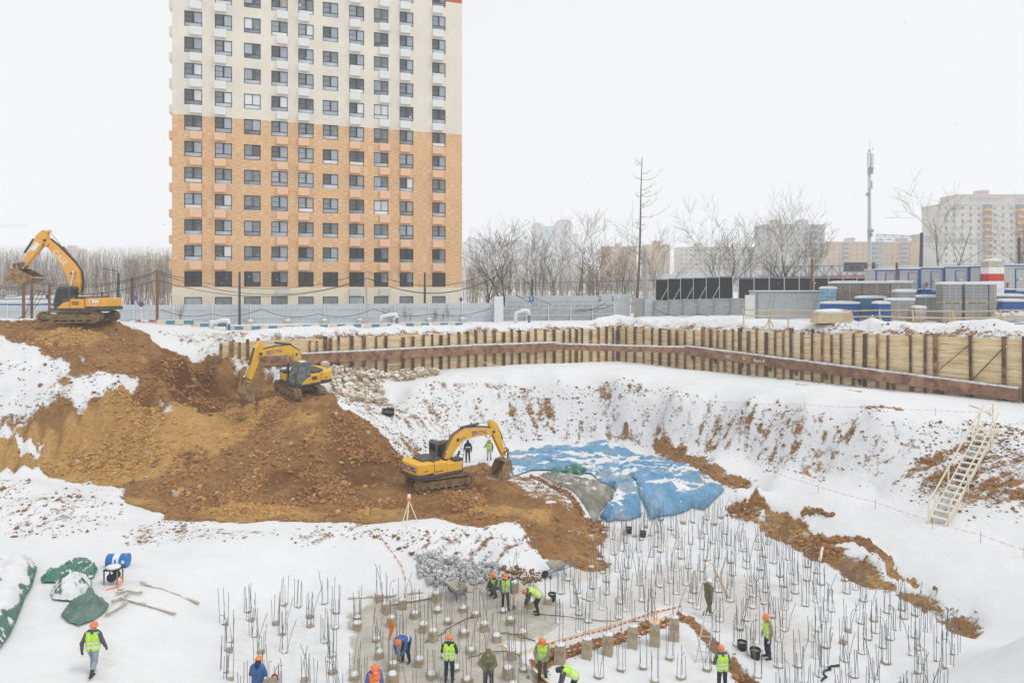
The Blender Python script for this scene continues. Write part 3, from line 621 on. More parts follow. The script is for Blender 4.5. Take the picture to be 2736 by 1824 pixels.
B_BS = brickmat('pale_base_brick', (.78, .70, .56), (.74, .65, .50), (.81, .75, .62)); B_RD = brickmat('red_brick', (.5, .11, .05), (.42, .08, .04), (.55, .16, .09))
cols = [(492.3,540),(574,620),(652,696.5),(725,768.6),(797,838),(862.4,903.7),(933,973),(999,1037.8),(1067.5,1104.5),(1154.7,1190.6)]
acs = {0:(508,540),1:(573,605),3:(740,770),4:(797,826),6:(934.5,963),7:(1014,1042),8:(1069,1096),9:(1155,1182.5)}
cs = [(t_s(a), t_s(c)) for a, c in cols]; PIT, Z0, WH = 3.05, 15.6, 1.83; NR = 14
zb = [TZ, 12.6, 14.38, 15.52]
rows = [(12.6, 14.38)]+[(Z0+PIT*k, Z0+PIT*k+WH) for k in range(NR)]
zs = sorted(set([TZ, 15.52, 35.7, 53.0, 60.0]+[z for r_ in rows for z in r_])); xs = sorted(set([0, TL]+[x for c in cs for x in c]))
def band(z): return 2 if z < 15.5 else 0 if z < 35.65 else 1 if z < 52.95 else 3
k = MB()
for i in range(len(xs)-1):
    for j in range(len(zs)-1):
        xm, zm = (xs[i]+xs[i+1])/2, (zs[j]+zs[j+1])/2
        if any(a < xm < c for a, c in cs) and any(a < zm < c for a, c in rows):
            a, c, e, f_ = xs[i], xs[i+1], zs[j]-TZ, zs[j+1]-TZ; k.mi = band(zm)                # reveal
            k.add([(a,0,e),(c,0,e),(c,0,f_),(a,0,f_),(a,.2,e),(c,.2,e),(c,.2,f_),(a,.2,f_)], [(0,1,5,4),(1,2,6,5),(2,3,7,6),(3,0,4,7)]); continue
        k.mi = band(zm); k.add([(xs[i],0,zs[j]-TZ),(xs[i+1],0,zs[j]-TZ),(xs[i+1],0,zs[j+1]-TZ),(xs[i],0,zs[j+1]-TZ)], [(0,1,2,3)])
for j in range(len(zs)-1):
    k.mi = band((zs[j]+zs[j+1])/2); e, f_ = zs[j]-TZ, zs[j+1]-TZ
    k.add([(0,0,e),(0,18,e),(0,18,f_),(0,0,f_),(TL,0,e),(TL,18,e),(TL,18,f_),(TL,0,f_)], [(0,3,2,1),(4,5,6,7),(1,2,6,5)])
k.mi = 3; k.add([(0,0,49),(TL,0,49),(TL,18,49),(0,18,49)], [(0,1,2,3)])
k.obj('wall', [B_OR, B_CR, B_BS, B_RD], tower, fix=False)
FR = mat('dark_window_frame', (.035, .042, .05), .5)
def glass(name, col, rough=.12, var=.1, sc=1.2, st=(1, 1, 1)): return mat(name, col, rough, var, sc, stretch=st, rv=.12, spec=.5)
GD = glass('glass_screened', (.115, .125, .125)); GC = glass('glass_with_curtain', (.36, .42, .48), .2, .14, 2.5, (6, 1, .3)); GB = glass('glass_pale_strip', (.44, .5, .55), .2, .2, 1.5)
GW = glass('glass_white_blind', (.72, .75, .77), .3, .03); GX = glass('glass_dark_room', (.035, .04, .045), .08, .5, 1.6); GM = glass('glass_mid_grey', (.22, .25, .265), .12, .3, 1.3); GY = glass('glass_beige_curtain', (.42, .38, .33), .2, .2, 2.5, (7, 1, .3)); GP = glass('glass_bare_room', (.13, .15, .16), .08, .6, 1.1)
def win_mesh(kind, w, h):
    fr = MB(); panes = []; t = .085; y0, y1 = .09, .17; st = h*.27 if kind != 'base' else 0
    fr.bb(0, w, y0, y1, 0, t); fr.bb(0, w, y0, y1, h-t, h); fr.bb(0, t, y0, y1, t, h-t); fr.bb(w-t, w, y0, y1, t, h-t)
    if kind == 'base': return fr, [('a', t, w-t, t, h-t)]
    fr.bb(t, w-t, y0+.004, y1-.004, st, st+t)
    if kind == 'A':
        m0 = w*.5; mw = .085; fr.bb(m0-mw, m0+mw, y0-.02, y1-.003, st+t, h-t); zc = st+(h-st)*.52; fr.bb(t, m0-mw, y0+.01, y1-.01, zc-.02, zc+.02)
        panes = [('l', t, m0-mw, st+t, h-t), ('r', m0+mw, w-t, st+t, h-t), ('s', t, w-t, t, st)]
    else:
        m0 = w*.5; fr.bb(m0-.035, m0+.035, y0-.01, y1-.003, st+t, h-t)
        panes = [('l', t, m0-.035, st+t, h-t), ('r', m0+.035, w-t, st+t, h-t), ('s', t, w-t, t, st)]
    return fr, panes
wm = {}
rd = random.Random(11)
def pane_me(key, x0, x1, z0_, z1_, m_):
    kk = (key, m_.name)
    if kk not in wm: k = MB(); k.add([(x0,.125,z0_),(x1,.125,z0_),(x1,.125,z1_),(x0,.125,z1_)], [(0,1,2,3)]); wm[kk] = k.mesh('pane', m_)
    return wm[kk]
for ci, (a, c) in enumerate(cs):
    w = c-a
    for ri, (e, f_) in enumerate(rows):
        kind = 'base' if ri == 0 else 'B' if ci in (2, 7) else 'A'
        wo_ = bpy.data.objects.new('window', None); C.objects.link(wo_); wo_.parent = tower; wo_.location = (a, 0, e-TZ); wo_.empty_display_size = .1
        fr, panes = win_mesh(kind, w, f_-e); key = (kind, ci)
        if key not in wm: wm[key] = fr.mesh('frame', FR)
        link('frame', wm[key], wo_)
        r_ = rd.random(); k = ri-1
        if kind == 'base': sel = {'a': rd.choice((GM, GM, GC, GB))}
        elif (ci, k) in ((2, 7), (7, 7), (7, 3)): sel = dict(l=GW, r=GW, s=GW)
        elif (ci, k) in ((3, 4), (4, 4)): sel = dict(l=GB, r=GB, s=GC)
        elif (ci, k) in ((2, 10),): sel = dict(l=GW, r=GM, s=GM)
        elif k == 0: sel = dict(l=GX, r=rd.choice((GX, GM)), s=GX)
        elif (ci, k) in ((6, 1), (7, 1), (4, 1), (8, 1), (9, 1)): sel = dict(l=GX, r=rd.choice((GX, GX, GM)), s=rd.choice((GX, GM)))
        elif kind == 'B': sel = dict(l=rd.choice((GM, GM, GC)), r=rd.choice((GM, GP, GD, GC)), s=rd.choice((GM, GB, GP)))
        else: sel = dict(l=rd.choice((GD, GD, GD, GM, GP, GC)), r=GW if r_ < .09 else GC if r_ < .68 else GY if r_ < .76 else GP if r_ < .88 else GM, s=rd.choice((GB, GB, GC, GB, GM, GW)))
        for nm, x0, x1, z0_, z1_ in panes: link('pane', pane_me(key+(nm,), x0, x1, z0_, z1_, sel[nm]), wo_)
        if 1 <= k <= 4 and rd.random() < .7:
            sk = ('sill', ci)
            if sk not in wm: q = MB(); q.bb(.02, w-.02, .0, .1, -.02, .05); wm[sk] = q.mesh('sill_snow', SNOW)
            link('sill_snow', wm[sk], wo_)
AC_O = mat('peach_box_panel', (.80, .52, .34), .6, .05); AC_W = mat('pale_grey_box_panel', (.76, .77, .75), .6, .05); AC_B = mat('base_box_panel', (.6, .62, .58), .6, .05)
am = {}
def ac(px, w, z, m_, y=-.52, parent=tower, rz=0):
    key = (round(w, 1), m_.name)
    if key not in am: k = MB(); k.bb(0, w, 0, .52, 0, .9); k.bb(.06, w-.06, .03, .5, -.03, .0); am[key] = k.mesh('air_conditioner_box', m_)
    o = link('air_conditioner_box', am[key], parent); o.location = (px, y, z-TZ); o.rotation_euler = (0, 0, rz); return o
for ci, (p0, p1) in acs.items():
    a, c = t_s(p0), t_s(p1)
    for k in range(NR):
        if k == 0 and ci not in (3, 6, 7): continue
        ac(a, c-a, Z0+PIT*k-1.0-(.0 if k else .1), AC_B if k == 0 else AC_O if k < 7 else AC_W)
for k in range(1, NR): ac(-.38, 1.5, Z0+PIT*k-1.0, AC_O if k < 7 else AC_W, .3+1.5, rz=-pi/2)
# ------------------------------------------------------------------ excavators
MUD = (.20, .125, .06)
YEL = mat('yellow_machine_paint', (.84, .48, .035), .38, .06, 2, dirt=((.55, .36, .14), .27, 3), spec=.5)
ORA = mat('orange_machine_paint', (.82, .40, .05), .4, .06, 2, dirt=((.5, .3, .12), .25, 3), spec=.5)
CHAR = mat('charcoal_machine_paint', (.075, .083, .09), .45, .1, 3, dirt=((.14, .1, .07), .3, 3))
TRK = mat('muddy_track_steel', (.11, .08, .055), .8, .3, 5, .4, 20, dirt=((.27, .17, .075), .55, 4))
BUCK = mat('muddy_bucket_steel', (.20, .135, .08), .75, .3, 4, .4, 14, dirt=((.38, .24, .11), .5, 3))
CABG = mat('cab_glass', (.012, .015, .017), .06, .3, 2, spec=.6); CABG2 = mat('cab_glass_lit', (.16, .2, .19), .08, .6, 2.5, spec=.7)
PILLAR = mat('cab_pillar_grey', (.12, .13, .14), .45, .08, 3)
CHROME = mat('chromed_rod', (.7, .7, .72), .2, .02, metal=.9); BLUEP = mat('blue_lettering', (.03, .045, .42), .5); REDP = mat('red_sticker', (.6, .05, .03), .5)
HOSE = mat('black_hose', (.03, .03, .03), .6); SILV = mat('dull_silver', (.5, .5, .5), .5); BEAC = mat('orange_beacon', (.85, .2, .02), .3)
def limb(k, pts, hw, w):
    """box-section limb along a centre line (u, v) with half depths hw"""
    up, dn = [], []
    for i, p in enumerate(pts):
        a = Vector(pts[max(i-1, 0)]); c = Vector(pts[min(i+1, len(pts)-1)]); t = (c-a).normalized(); n = Vector((-t.y, t.x))
        up.append(tuple(Vector(p)+n*hw[i])); dn.append(tuple(Vector(p)-n*hw[i]))
    k.prism(up+dn[::-1], -w/2, w/2)
def excavator(label, loc, rot, s, paint, under, boom, arm, bucket, cyls, style, cab_front=1.25):
    T = thing('excavator', label, 'excavator', loc, rot=rot); T.scale = (s, s, s)
    Ru = Matrix.Rotation(under, 3, 'Z')
    # undercarriage
    TLn, TH, gauge, tw = 4.1, .9, 1.05, .55
    for sd in (-1, 1):
        k = MB(); r = TH/2; path = []
        n = 10
        for i in range(n+1): a = -pi/2+pi*i/n; path.append((TLn/2-r+r*cos(a), r+r*sin(a), a))
        for i in range(n+1): a = pi/2+pi*i/n; path.append((-TLn/2+r+r*cos(a), r+r*sin(a), a))
        P = [(x, z) for x, z, _ in path]; m = len(P)
        ins = [(x*.93 if abs(x) > TLn/2-r else x, r+(z-r)*.84) for x, z in P]
        y0, y1 = sd*gauge-tw/2, sd*gauge+tw/2
        vs = [Ru @ Vector((x, y, z)) for y in (y0, y1) for x, z in P]+[Ru @ Vector((x, y, z)) for y in (y0, y1) for x, z in ins]
        fs = []
        for i in range(m):
            j = (i+1) % m; fs += [(i, j, m+j, m+i), (2*m+i, 3*m+i, 3*m+j, 2*m+j), (i, 2*m+i, 2*m+j, j), (m+i, m+j, 3*m+j, 3*m+i)]
        k.add(vs, fs)
        per = 2*(TLn-2*r)+2*pi*r; ns = 44
        for q in range(ns):                                     # grouser shoes
            d = per*q/ns; st = TLn-2*r
            if d < st: x, z, a = -st/2+d, 0, 0
            elif d < st+pi*r: a_ = (d-st)/r-pi/2; x, z, a = st/2+r*cos(a_), r+r*sin(a_), a_+pi/2
            elif d < 2*st+pi*r: x, z, a = st/2-(d-st-pi*r), 2*r, pi
            else: a_ = (d-2*st-pi*r)/r+pi/2; x, z, a = -st/2+r*cos(a_), r+r*sin(a_), a_+pi/2
            k.box(Ru @ Vector((x, sd*gauge, z)), (.12, tw+.02, .06), Ru @ Matrix.Rotation(-a, 3, 'Y'))
        tr = k.obj('track', TRK, T)
        k = MB(); k.prism([(-1.45, .22), (1.45, .22), (1.4, .66), (.5, .72), (-.5, .72), (-1.4, .66)], sd*gauge-.2, sd*gauge+.2, lambda u, v, w: Ru @ Vector((u, w, v)))
        k.bb(0, 0, 0, 0, 0, 0); k.obj('track_frame', TRK, tr)
        for x, rr in ((-TLn/2+r, .33), (TLn/2-r, .3), (-1.0, .13), (-.5, .13), (0, .13), (.5, .13), (1.0, .13)):
            k = MB(); M = (Ru @ Matrix.Translation((0, 0, 0)).to_3x3()).to_4x4(); zc = r if rr > .2 else .2
            k.lathe([(rr*.4, -.27), (rr, -.2), (rr, .2), (rr*.8, .25), (rr*.45, .28)], 14, Matrix.Translation(Ru @ Vector((x, sd*gauge, zc))) @ Ru.to_4x4() @ Matrix.Rotation(-pi/2*sd, 4, 'X')); k.obj('wheel', TRK, tr)
    k = MB(); k.box(Ru @ Vector((0, 0, .62)), (1.4, 1.75, .35), Ru); k.lathe([(.55, .75), (.62, .8), (.62, 1.0), (.5, 1.03)], 20); k.obj('turntable', TRK, T)
    # upper structure: deck, counterweight, bonnet, side doors
    k = MB(); k.bb(-1.9, 1.2, -1.22, 1.22, .98, 1.16); k.obj('deck', CHAR, T, bevel=.04)
    k = MB(); k.prism([(-2.35, .98), (-1.5, .98), (-1.5, 1.27), (-2.35, 1.27)], -1.18, 1.18); k.obj('counterweight_base', CHAR, T, bevel=.1)
    k = MB(); pr = [(-1.15, -1.24), (-1.95, -1.24), (-2.25, -1.1), (-2.42, -.8), (-2.45, 0), (-2.42, .8), (-2.25, 1.1), (-1.95, 1.24), (-1.15, 1.24)]
    k.prism(pr, 1.27, 1.98, lambda u, v, w: (u, v, w)); k.obj('counterweight', paint, T, bevel=.09)
    k = MB(); k.bb(-1.147, -.1, -1.22, 1.22, 1.163, 1.9); k.obj('engine_housing', paint, T, bevel=.06)
    k = MB(); k.prism([(-1.7, 1.0), (-1.45, 1.34), (-.5, 1.34), (-.3, .95), (-.3, -.3), (-1.7, -.3)], 1.9, 2.1, lambda u, v, w: (u, v-.35, w+.0)); k.obj('engine_hood', CHAR, T, bevel=.07)
    k = MB(); k.tube([(-1.0, -.9, 1.9), (-1.0, -.9, 2.35), (-1.08, -.9, 2.45)], .06, 8); k.obj('exhaust_pipe', CHAR, T)
    k = MB(); k.bb(-.097, 1.1, -1.22, -.45, 1.163, 1.75); k.obj('side_tank', paint if style != 'case' else CHAR, T, bevel=.05)
    k = MB(); k.bb(.55, 1.18, -1.2, -.5, 1.754, 1.95); k.obj('tool_box', CHAR, T, bevel=.05)
    for sd in ((-1, 1) if style == 'case' else (1,)):
        k = MB(); k.bb(-.75, -.25, sd*1.226-.006, sd*1.226+.006, 1.42, 1.72); k.obj('vent_grille', CHAR if style != 'case' else mat('brown_grille', (.3, .16, .05), .6), T)
    for sd in (-1, 1):
        k = MB(); k.bb(-1.15, -1.135, sd*1.23-.006, sd*1.23+.006, 1.3, 1.9); k.obj('panel_gap', DARK, T)
    # swept yellow shoulder below the cab
    k = MB(); k.prism([(-.097, 1.163), (.75, 1.163), (.28, 1.62), (-.097, 1.72)], 1.21, 1.24); k.obj('side_panel', paint, T)
    # cab
    cf = cab_front; k = MB()
    prof = [(-.05, 1.17), (cf, 1.17), (cf+.02, 1.7), (cf-.22, 2.82), (cf-.4, 2.95), (-.02, 2.95), (-.1, 2.8)]
    ins = lambda p, f: ((p[0]-.55)*f+.55, (p[1]-2.05)*f+2.05)
    k.prism(prof, .2, 1.2); cab = k.obj('cab', PILLAR if style != 'case' else CHAR, T, bevel=.06)
    for sd, nm in ((1.21, 'l'), (.19, 'r')):
        g_ = CABG if style == 'case' or sd < 1 else CABG2
        for pl in ([(-.0, 1.95), (.34, 1.95), (.34, 2.72), (.0, 2.72)], [(.42, 1.55), (cf-.1, 1.55), (cf-.1, 1.8), (cf-.3, 2.72), (.42, 2.72)]):
            k = MB(); k.prism(pl, sd-.006, sd+.006); k.obj('cab_window', g_, cab)
        k = MB(); k.prism([(.42, 1.3), (cf-.1, 1.3), (cf-.1, 1.5), (.42, 1.5)], sd-.006, sd+.006); k.obj('cab_window', g_, cab)
    n_ = Vector((1.12, .24)).normalized()
    k = MB(); k.add([(cf+.028, .27, 1.72), (cf+.028, 1.13, 1.72), (cf-.19, 1.13, 2.76), (cf-.19, .27, 2.76)], [(0, 1, 2, 3)]); k.obj('windscreen', CABG2, cab)
    k = MB(); k.add([(cf+.022, .3, 1.25), (cf+.022, 1.1, 1.25), (cf+.03, 1.1, 1.66), (cf+.03, .3, 1.66)], [(0, 1, 2, 3)]); k.obj('cab_window', CABG2, cab)
    k = MB(); k.add([(-.07, .3, 1.98), (-.07, 1.1, 1.98), (-.108, 1.1, 2.75), (-.108, .3, 2.75)], [(0, 3, 2, 1)]); k.obj('cab_window', CABG, cab)
    k = MB(); k.bb(.15, .75, .4, 1.0, 2.953, 2.975); k.obj('roof_hatch', mat('roof_hatch', (.3, .32, .33), .5, snow=.3), cab)
    k = MB(); k.lathe([(.0, 0), (.06, .0), (.055, .1), (.0, .13)], 10, Matrix.Translation((.05, .45, 2.96))); k.obj('beacon', BEAC, cab)
    # handrails, mirror
    k = MB(); k.tube([(1.15, -1.15, 1.2), (1.2, -1.18, 2.2), (.6, -1.18, 2.25), (.55, -1.15, 1.9)], .022, 6); k.obj('handrail', HOSE, T)
    k = MB(); k.tube([(cf, 1.25, 1.3), (cf+.3, 1.35, 2.0)], .015, 5); k.box((cf+.3, 1.36, 2.1), (.05, .2, .28)); k.obj('mirror', CHAR, T)
    # boom, arm, bucket in the (u, v) plane just right of the cab
    yb = -.12; sh = lambda u, v, w: (u, w+yb, v)
    k = MB(); pts, hw = boom; limb(k, pts, hw, .5); k.v = [(x, y+yb, z) for x, y, z in k.v]; bo = k.obj('boom', paint, T, bevel=.025)
    k = MB()
    for p in (pts[0], pts[2], pts[-1]): k.lathe([(.11, -.33), (.11, .33)], 12, Matrix.Translation((p[0], yb, p[1])) @ Matrix.Rotation(pi/2, 4, 'X'))
    k.obj('pin', CHAR, bo)
    k = MB(); limb(k, arm[0], arm[1], .36); k.v = [(x, y+yb, z) for x, y, z in k.v]; ar = k.obj('arm', paint, T, bevel=.025)
    # bucket: shell of side plates and a curved back
    k = MB(); bp = bucket['shell']; wB = bucket.get('w', 1.1)
    mouth0, mouth1 = bp[0], bp[-1]
    for y in (-wB/2, wB/2): k.prism(bp, y-.03, y+.03)
    for p, q in zip(bp[:-1], bp[1:]): k.prism([p, q, (q[0]*.93+sum(a for a, _ in bp)/len(bp)*.07, q[1]*.93+sum(c for _, c in bp)/len(bp)*.07), (p[0]*.93+sum(a for a, _ in bp)/len(bp)*.07, p[1]*.93+sum(c for _, c in bp)/len(bp)*.07)], -wB/2, wB/2)
    k.v = [(x, y+yb, z) for x, y, z in k.v]; bk = k.obj('bucket', BUCK, T)
    td = Vector(bucket['tooth'])
    for i in range(5):
        y = yb-wB/2+.08+(wB-.16)*i/4; p = Vector(bp[0]); e = p+td*.24; n = Vector((-td.y, td.x))*.05
        k = MB(); k.prism([tuple(p+n), tuple(p-n), tuple(e)], y-.05, y+.05); k.obj('tooth', SILV, bk)
    k = MB(); tip = arm[0][-1]
    for p, q in bucket['links']:
        for y in (-.24, .24): k.beam((p[0], yb+y, p[1]), (q[0], yb+y, q[1]), .05, .14)
    k.obj('bucket_link', TRK, T)
    for p, q, f, r, ys in cyls:
        for y in ys:
            a, c = Vector((p[0], y, p[1])), Vector((q[0], y, q[1])); mdl = a.lerp(c, f)
            k = MB(); k.tube([a, mdl], r, 10); k.tube([mdl-(c-a).normalized()*.08, mdl], r*1.18, 10); cy_ = k.obj('hydraulic_cylinder', CHAR, T, smooth=False)
            k = MB(); k.tube([mdl, c], r*.55, 8); k.tube([c-Vector((0, .12, 0)), c+Vector((0, .12, 0))], r*1.1, 8); k.obj('piston_rod', CHROME, cy_)
    # hydraulic hoses along the boom
    nb = len(pts)
    for j in range(3):
        k = MB(); hp = []
        for i in range(nb):
            a = Vector(pts[max(i-1, 0)]); c = Vector(pts[min(i+1, nb-1)]); t = (c-a).normalized(); n = Vector((-t.y, t.x)); p = Vector(pts[i])+n*(hw[i]+.05+.02*j); hp.append((p.x, yb-.18+.13*j, p.y))
        k.tube(hp, .03, 5); k.obj('hose', HOSE if j else STEEL, bo)
    tip_ = pts[-1]; k = MB(); k.tube([(tip_[0]-.4, yb+.2, tip_[1]-.15), (tip_[0]-.2, yb+.3, tip_[1]-.5), (tip_[0]+.1, yb+.28, tip_[1]-.5), (tip_[0]+.15, yb+.22, tip_[1]-.2)], .025, 5); k.obj('hose', HOSE, bo)
    return T, bo, ar
def side_text(s, size, m_, par, u, v, y, ang=0, flip=False):
    """lettering lying on a side plate; flip = on the machine's right-hand side (seen from -y)"""
    if flip: rot = Matrix.Rotation(-ang, 3, 'Y') @ Matrix.Rotation(pi/2, 3, 'X')
    else: rot = Matrix.Rotation(-ang, 3, 'Y') @ Matrix.Rotation(pi, 3, 'Z') @ Matrix.Rotation(pi/2, 3, 'X')
    return text_mesh('lettering', s, size, m_, par, (u, y, v), rot.to_euler(), .003)
def emblem(par, u, v, y, h, ang=0, flip=False):
    sgn = -1 if flip else 1; c = Matrix.Rotation(-ang, 3, 'Y')
    def place(k, nm, m_, dy):
        k.v = [tuple((c @ Vector(p))+Vector((u, y+dy*sgn, v))) for p in k.v]; k.obj(nm, m_, par)
    k = MB(); t = h*.14
    for x0, x1, z0_, z1_ in ((-h/2, h/2, -h/2, -h/2+t), (-h/2, h/2, h/2-t, h/2), (-h/2, -h/2+t, -h/2+t, h/2-t), (h/2-t, h/2, -h/2+t, h/2-t)): k.bb(x0, x1, -.003, .003, z0_, z1_)
    place(k, 'emblem_frame', BLUEP, .003)
    k = MB(); k.prism([(-h*.26, h*.22), (h*.26, h*.22), (0, -h*.28)], -.003, .003); place(k, 'emblem_mark', BLUEP, .003)
WHT = mat('white_lettering', (.82, .8, .76), .5)
def rot_from(fwd, up):
    f_ = Vector(fwd).normalized(); u = Vector(up); l_ = u.cross(f_).normalized(); u = f_.cross(l_); return Matrix((f_, l_, u)).transposed().to_euler()
# --- orange machine on top of the mound, side on, facing left
ey = 58.; eb = Vector((xat(1000/4.704, ey), ey, 12.6)); Q1 = lambda zx, zy: ((1000-zx)/148./1.25+.02, (1350-zy)/148./1.02)
p1 = [Q1(*q) for q in ((950, 985), (950, 860), (925, 740), (850, 620), (720, 470), (575, 330))]
ar1 = [Q1(*q) for q in ((560, 205), (520, 285), (450, 400), (290, 640))]
bk1 = [Q1(*q) for q in ((490, 795), (420, 840), (330, 872), (200, 868), (130, 835), (128, 770), (185, 690), (260, 680))]
T1, b1, a1 = excavator('orange excavator on top of the brown mound, boom raised to the left', eb, rot_from((-1, .03, 0), (0, 0, 1)), 1.0, ORA, .06,
    (p1, [.30, .40, .46, .42, .32, .22]), (ar1, [.16, .40, .34, .15]), dict(shell=bk1, tooth=(-.97, -.1), links=[(Q1(165, 632), Q1(310, 612)), (Q1(170, 632), Q1(195, 700)), (Q1(300, 640), Q1(240, 690))], w=1.3),
    [(Q1(930, 600), Q1(600, 205), .48, .09, (-.12,)), (Q1(400, 305), Q1(185, 625), .55, .08, (-.12,)), (Q1(900, 1000), Q1(960, 728), .25, .09, (.24, -.48))], 'case', 1.0)
T1.scale = (1.25, 1.2, 1.02)
an = math.atan2(p1[5][1]-p1[3][1], p1[5][0]-p1[3][0])
side_text('CASE', .62, WHT, b1, *Q1(770, 545), .137, an, False)
k = MB(); q = Q1(440, 405); k.box((q[0], .065, q[1]), (.35, .006, .75), Matrix.Rotation(-.6, 3, 'Y') @ Matrix.Rotation(0, 3, 'X')); k.obj('sticker', WHT, a1)
k = MB(); k.bb(-2.1, -1.45, 1.244, 1.25, 1.6, 1.85); k.obj('sticker', WHT, T1); k = MB(); k.bb(-1.62, -1.52, 1.251, 1.254, 1.63, 1.82); k.obj('sticker_mark', REDP, T1)
side_text('CX220C', .2, WHT, T1, -1.75, 1.42, 1.25)
# --- yellow machine on the ridge, facing left towards us
eb = Vector((*ground(800, 1050), 0)); eb.z = gz(eb.x, eb.y)+.02
f2 = Vector((-.62, -.78, -.02)).normalized()
ud = Vector((.66, -.72)); und = math.atan2(ud.y, ud.x)-math.atan2(f2.y, f2.x)
p2 = [(.15, 1.75), (.25, 2.6), (.65, 3.45), (1.3, 3.85), (2.4, 3.9), (3.85, 3.8)]; ar2 = [(3.8, 4.75), (3.95, 4.2), (4.15, 3.4), (4.65, 1.6)]
bk2 = [(4.3, .2), (4.55, .1), (4.95, .3), (5.15, .75), (5.05, 1.2), (4.8, 1.55), (4.5, 1.5)]
T2, b2, a2 = excavator('yellow excavator on the brown ridge below the mound, digging to the left', eb, rot_from(f2, (.10, -.10, 1)), 1.0, YEL, und,
    (p2, [.24, .32, .40, .38, .3, .22]), (ar2, [.12, .33, .3, .13]), dict(shell=bk2, tooth=(-.3, -.95), links=[((4.95, 2.0), (4.55, 1.75)), ((4.95, 2.0), (5.0, 1.3))]),
    [((1.05, 4.3), (3.7, 4.7), .55, .085, (-.12,)), ((4.3, 4.3), (4.95, 2.05), .6, .075, (-.12,)), ((.85, 1.4), (.95, 3.5), .6, .085, (.26, -.5))], 'xcmg')
an = math.atan2(p2[5][1]-p2[3][1], p2[5][0]-p2[3][0]); side_text('XCMG', .36, BLUEP, b2, 2.5, 3.87, .137, an, False); emblem(b2, 3.2, 3.84, .134, .3)
side_text('XE200', .14, DARK, T2, -1.6, 1.5, 1.25)
# --- yellow machine on the pit floor, facing right, bucket beside the tarpaulin
eb = Vector((*ground(1173, 1296), 0)); eb.z = gz(eb.x, eb.y)
f3 = Vector((.78, .626, 0)); und = math.atan2(.45, .89)-math.atan2(f3.y, f3.x)
p3 = [(.45, 1.73), (.8, 2.4), (1.3, 3.0), (1.95, 3.3), (3.0, 3.3), (4.39, 3.15)]; ar3 = [(4.2, 3.95), (4.5, 3.55), (4.85, 2.7), (5.5, 1.2)]
bk3 = [(4.45, -.25), (4.75, -.38), (5.2, -.3), (5.65, .1), (5.85, .6), (5.7, 1.0), (5.2, .95)]
T3, b3, a3 = excavator('yellow excavator on the pit floor with its bucket beside the blue tarpaulin', eb, rot_from(f3, (0, 0, 1)), 1.0, YEL, und,
    (p3, [.24, .32, .38, .38, .3, .22]), (ar3, [.12, .33, .28, .13]), dict(shell=bk3, tooth=(-.9, -.4), links=[((5.75, 1.7), (5.35, 1.45)), ((5.75, 1.7), (5.7, 1.0))], w=1.2),
    [((1.7, 3.75), (4.15, 3.9), .62, .085, (-.12,)), ((4.85, 3.6), (5.75, 1.72), .6, .075, (-.12,)), ((.95, 1.4), (1.75, 3.1), .5, .085, (.26, -.5))], 'xcmg')
an = math.atan2(p3[5][1]-p3[3][1], p3[5][0]-p3[3][0]); side_text('XCMG', .36, BLUEP, b3, 3.3, 3.25, -.377, an, True); emblem(b3, 2.65, 3.28, -.374, .3, an, True)
o = text_mesh('lettering', 'XCMG', .52, BLUEP, T3, (-2.45, -.28, 1.6), (R(90), 0, R(-90)), .014)
k = MB(); h = .4
for a_, b_, c_, d_ in ((.65, 1.05, 1.42, 1.47), (.65, 1.05, 1.77, 1.82), (.65, .7, 1.47, 1.77), (1.0, 1.05, 1.47, 1.77)):
    k.bb(-2.44, -2.40, a_, b_, c_, d_)
k.v = [(-2.46+(x+2.4)*.3, y-.1, z) for x, y, z in k.v]; k.obj('emblem_frame', BLUEP, T3)
side_text('XE150GK', .15, DARK, T3, -.75, 1.35, -1.245, 0, True)
k = MB(); k.prism([(-1.95, 1.45), (-1.6, 1.5), (-1.62, 1.56), (-1.9, 1.53)], -1.252, -1.245); k.obj('red_flash', REDP, T3)
# ------------------------------------------------------------------ people
def cloth(nm, col, **k): return mat('cloth_'+nm, col, .9, .22, 7, .9, 11, dirt=(tuple(c*.6+.03 for c in col), .3, 5), **k)
SKIN = mat('skin', (.5, .29, .2), .6, .06); HELM = mat('orange_helmet', (.86, .19, .04), .35, .04, spec=.5); HELMW = mat('white_helmet', (.8, .8, .8), .35, .04, spec=.5)
VEST = cloth('lime_vest', (.50, .80, .09)); REFL = mat('reflective_tape', (.66, .7, .68), .4, .05); VESTO = cloth('orange_vest', (.85, .2, .06))
CL = dict(grey=cloth('dark_grey', (.09, .095, .105)), black=cloth('black', (.03, .032, .038)), navy=cloth('navy', (.025, .035, .075)), blue=cloth('blue', (.05, .13, .34)), jeans=cloth('jeans', (.27, .34, .40)),
          olive=cloth('olive', (.16, .155, .075)), khaki=cloth('khaki', (.27, .235, .18)), beige=cloth('beige', (.5, .44, .36)), boots=cloth('boots', (.05, .045, .04)), glove=cloth('glove', (.05, .05, .05)), wglove=cloth('pale_glove', (.5, .48, .42)), oglove=cloth('orange_glove', (.6, .2, .05)), boot2=cloth('brown_boots', (.2, .12, .05)))
def lerp3(a, b_, t): return tuple(a[i]+(b_[i]-a[i])*t for i in range(3))
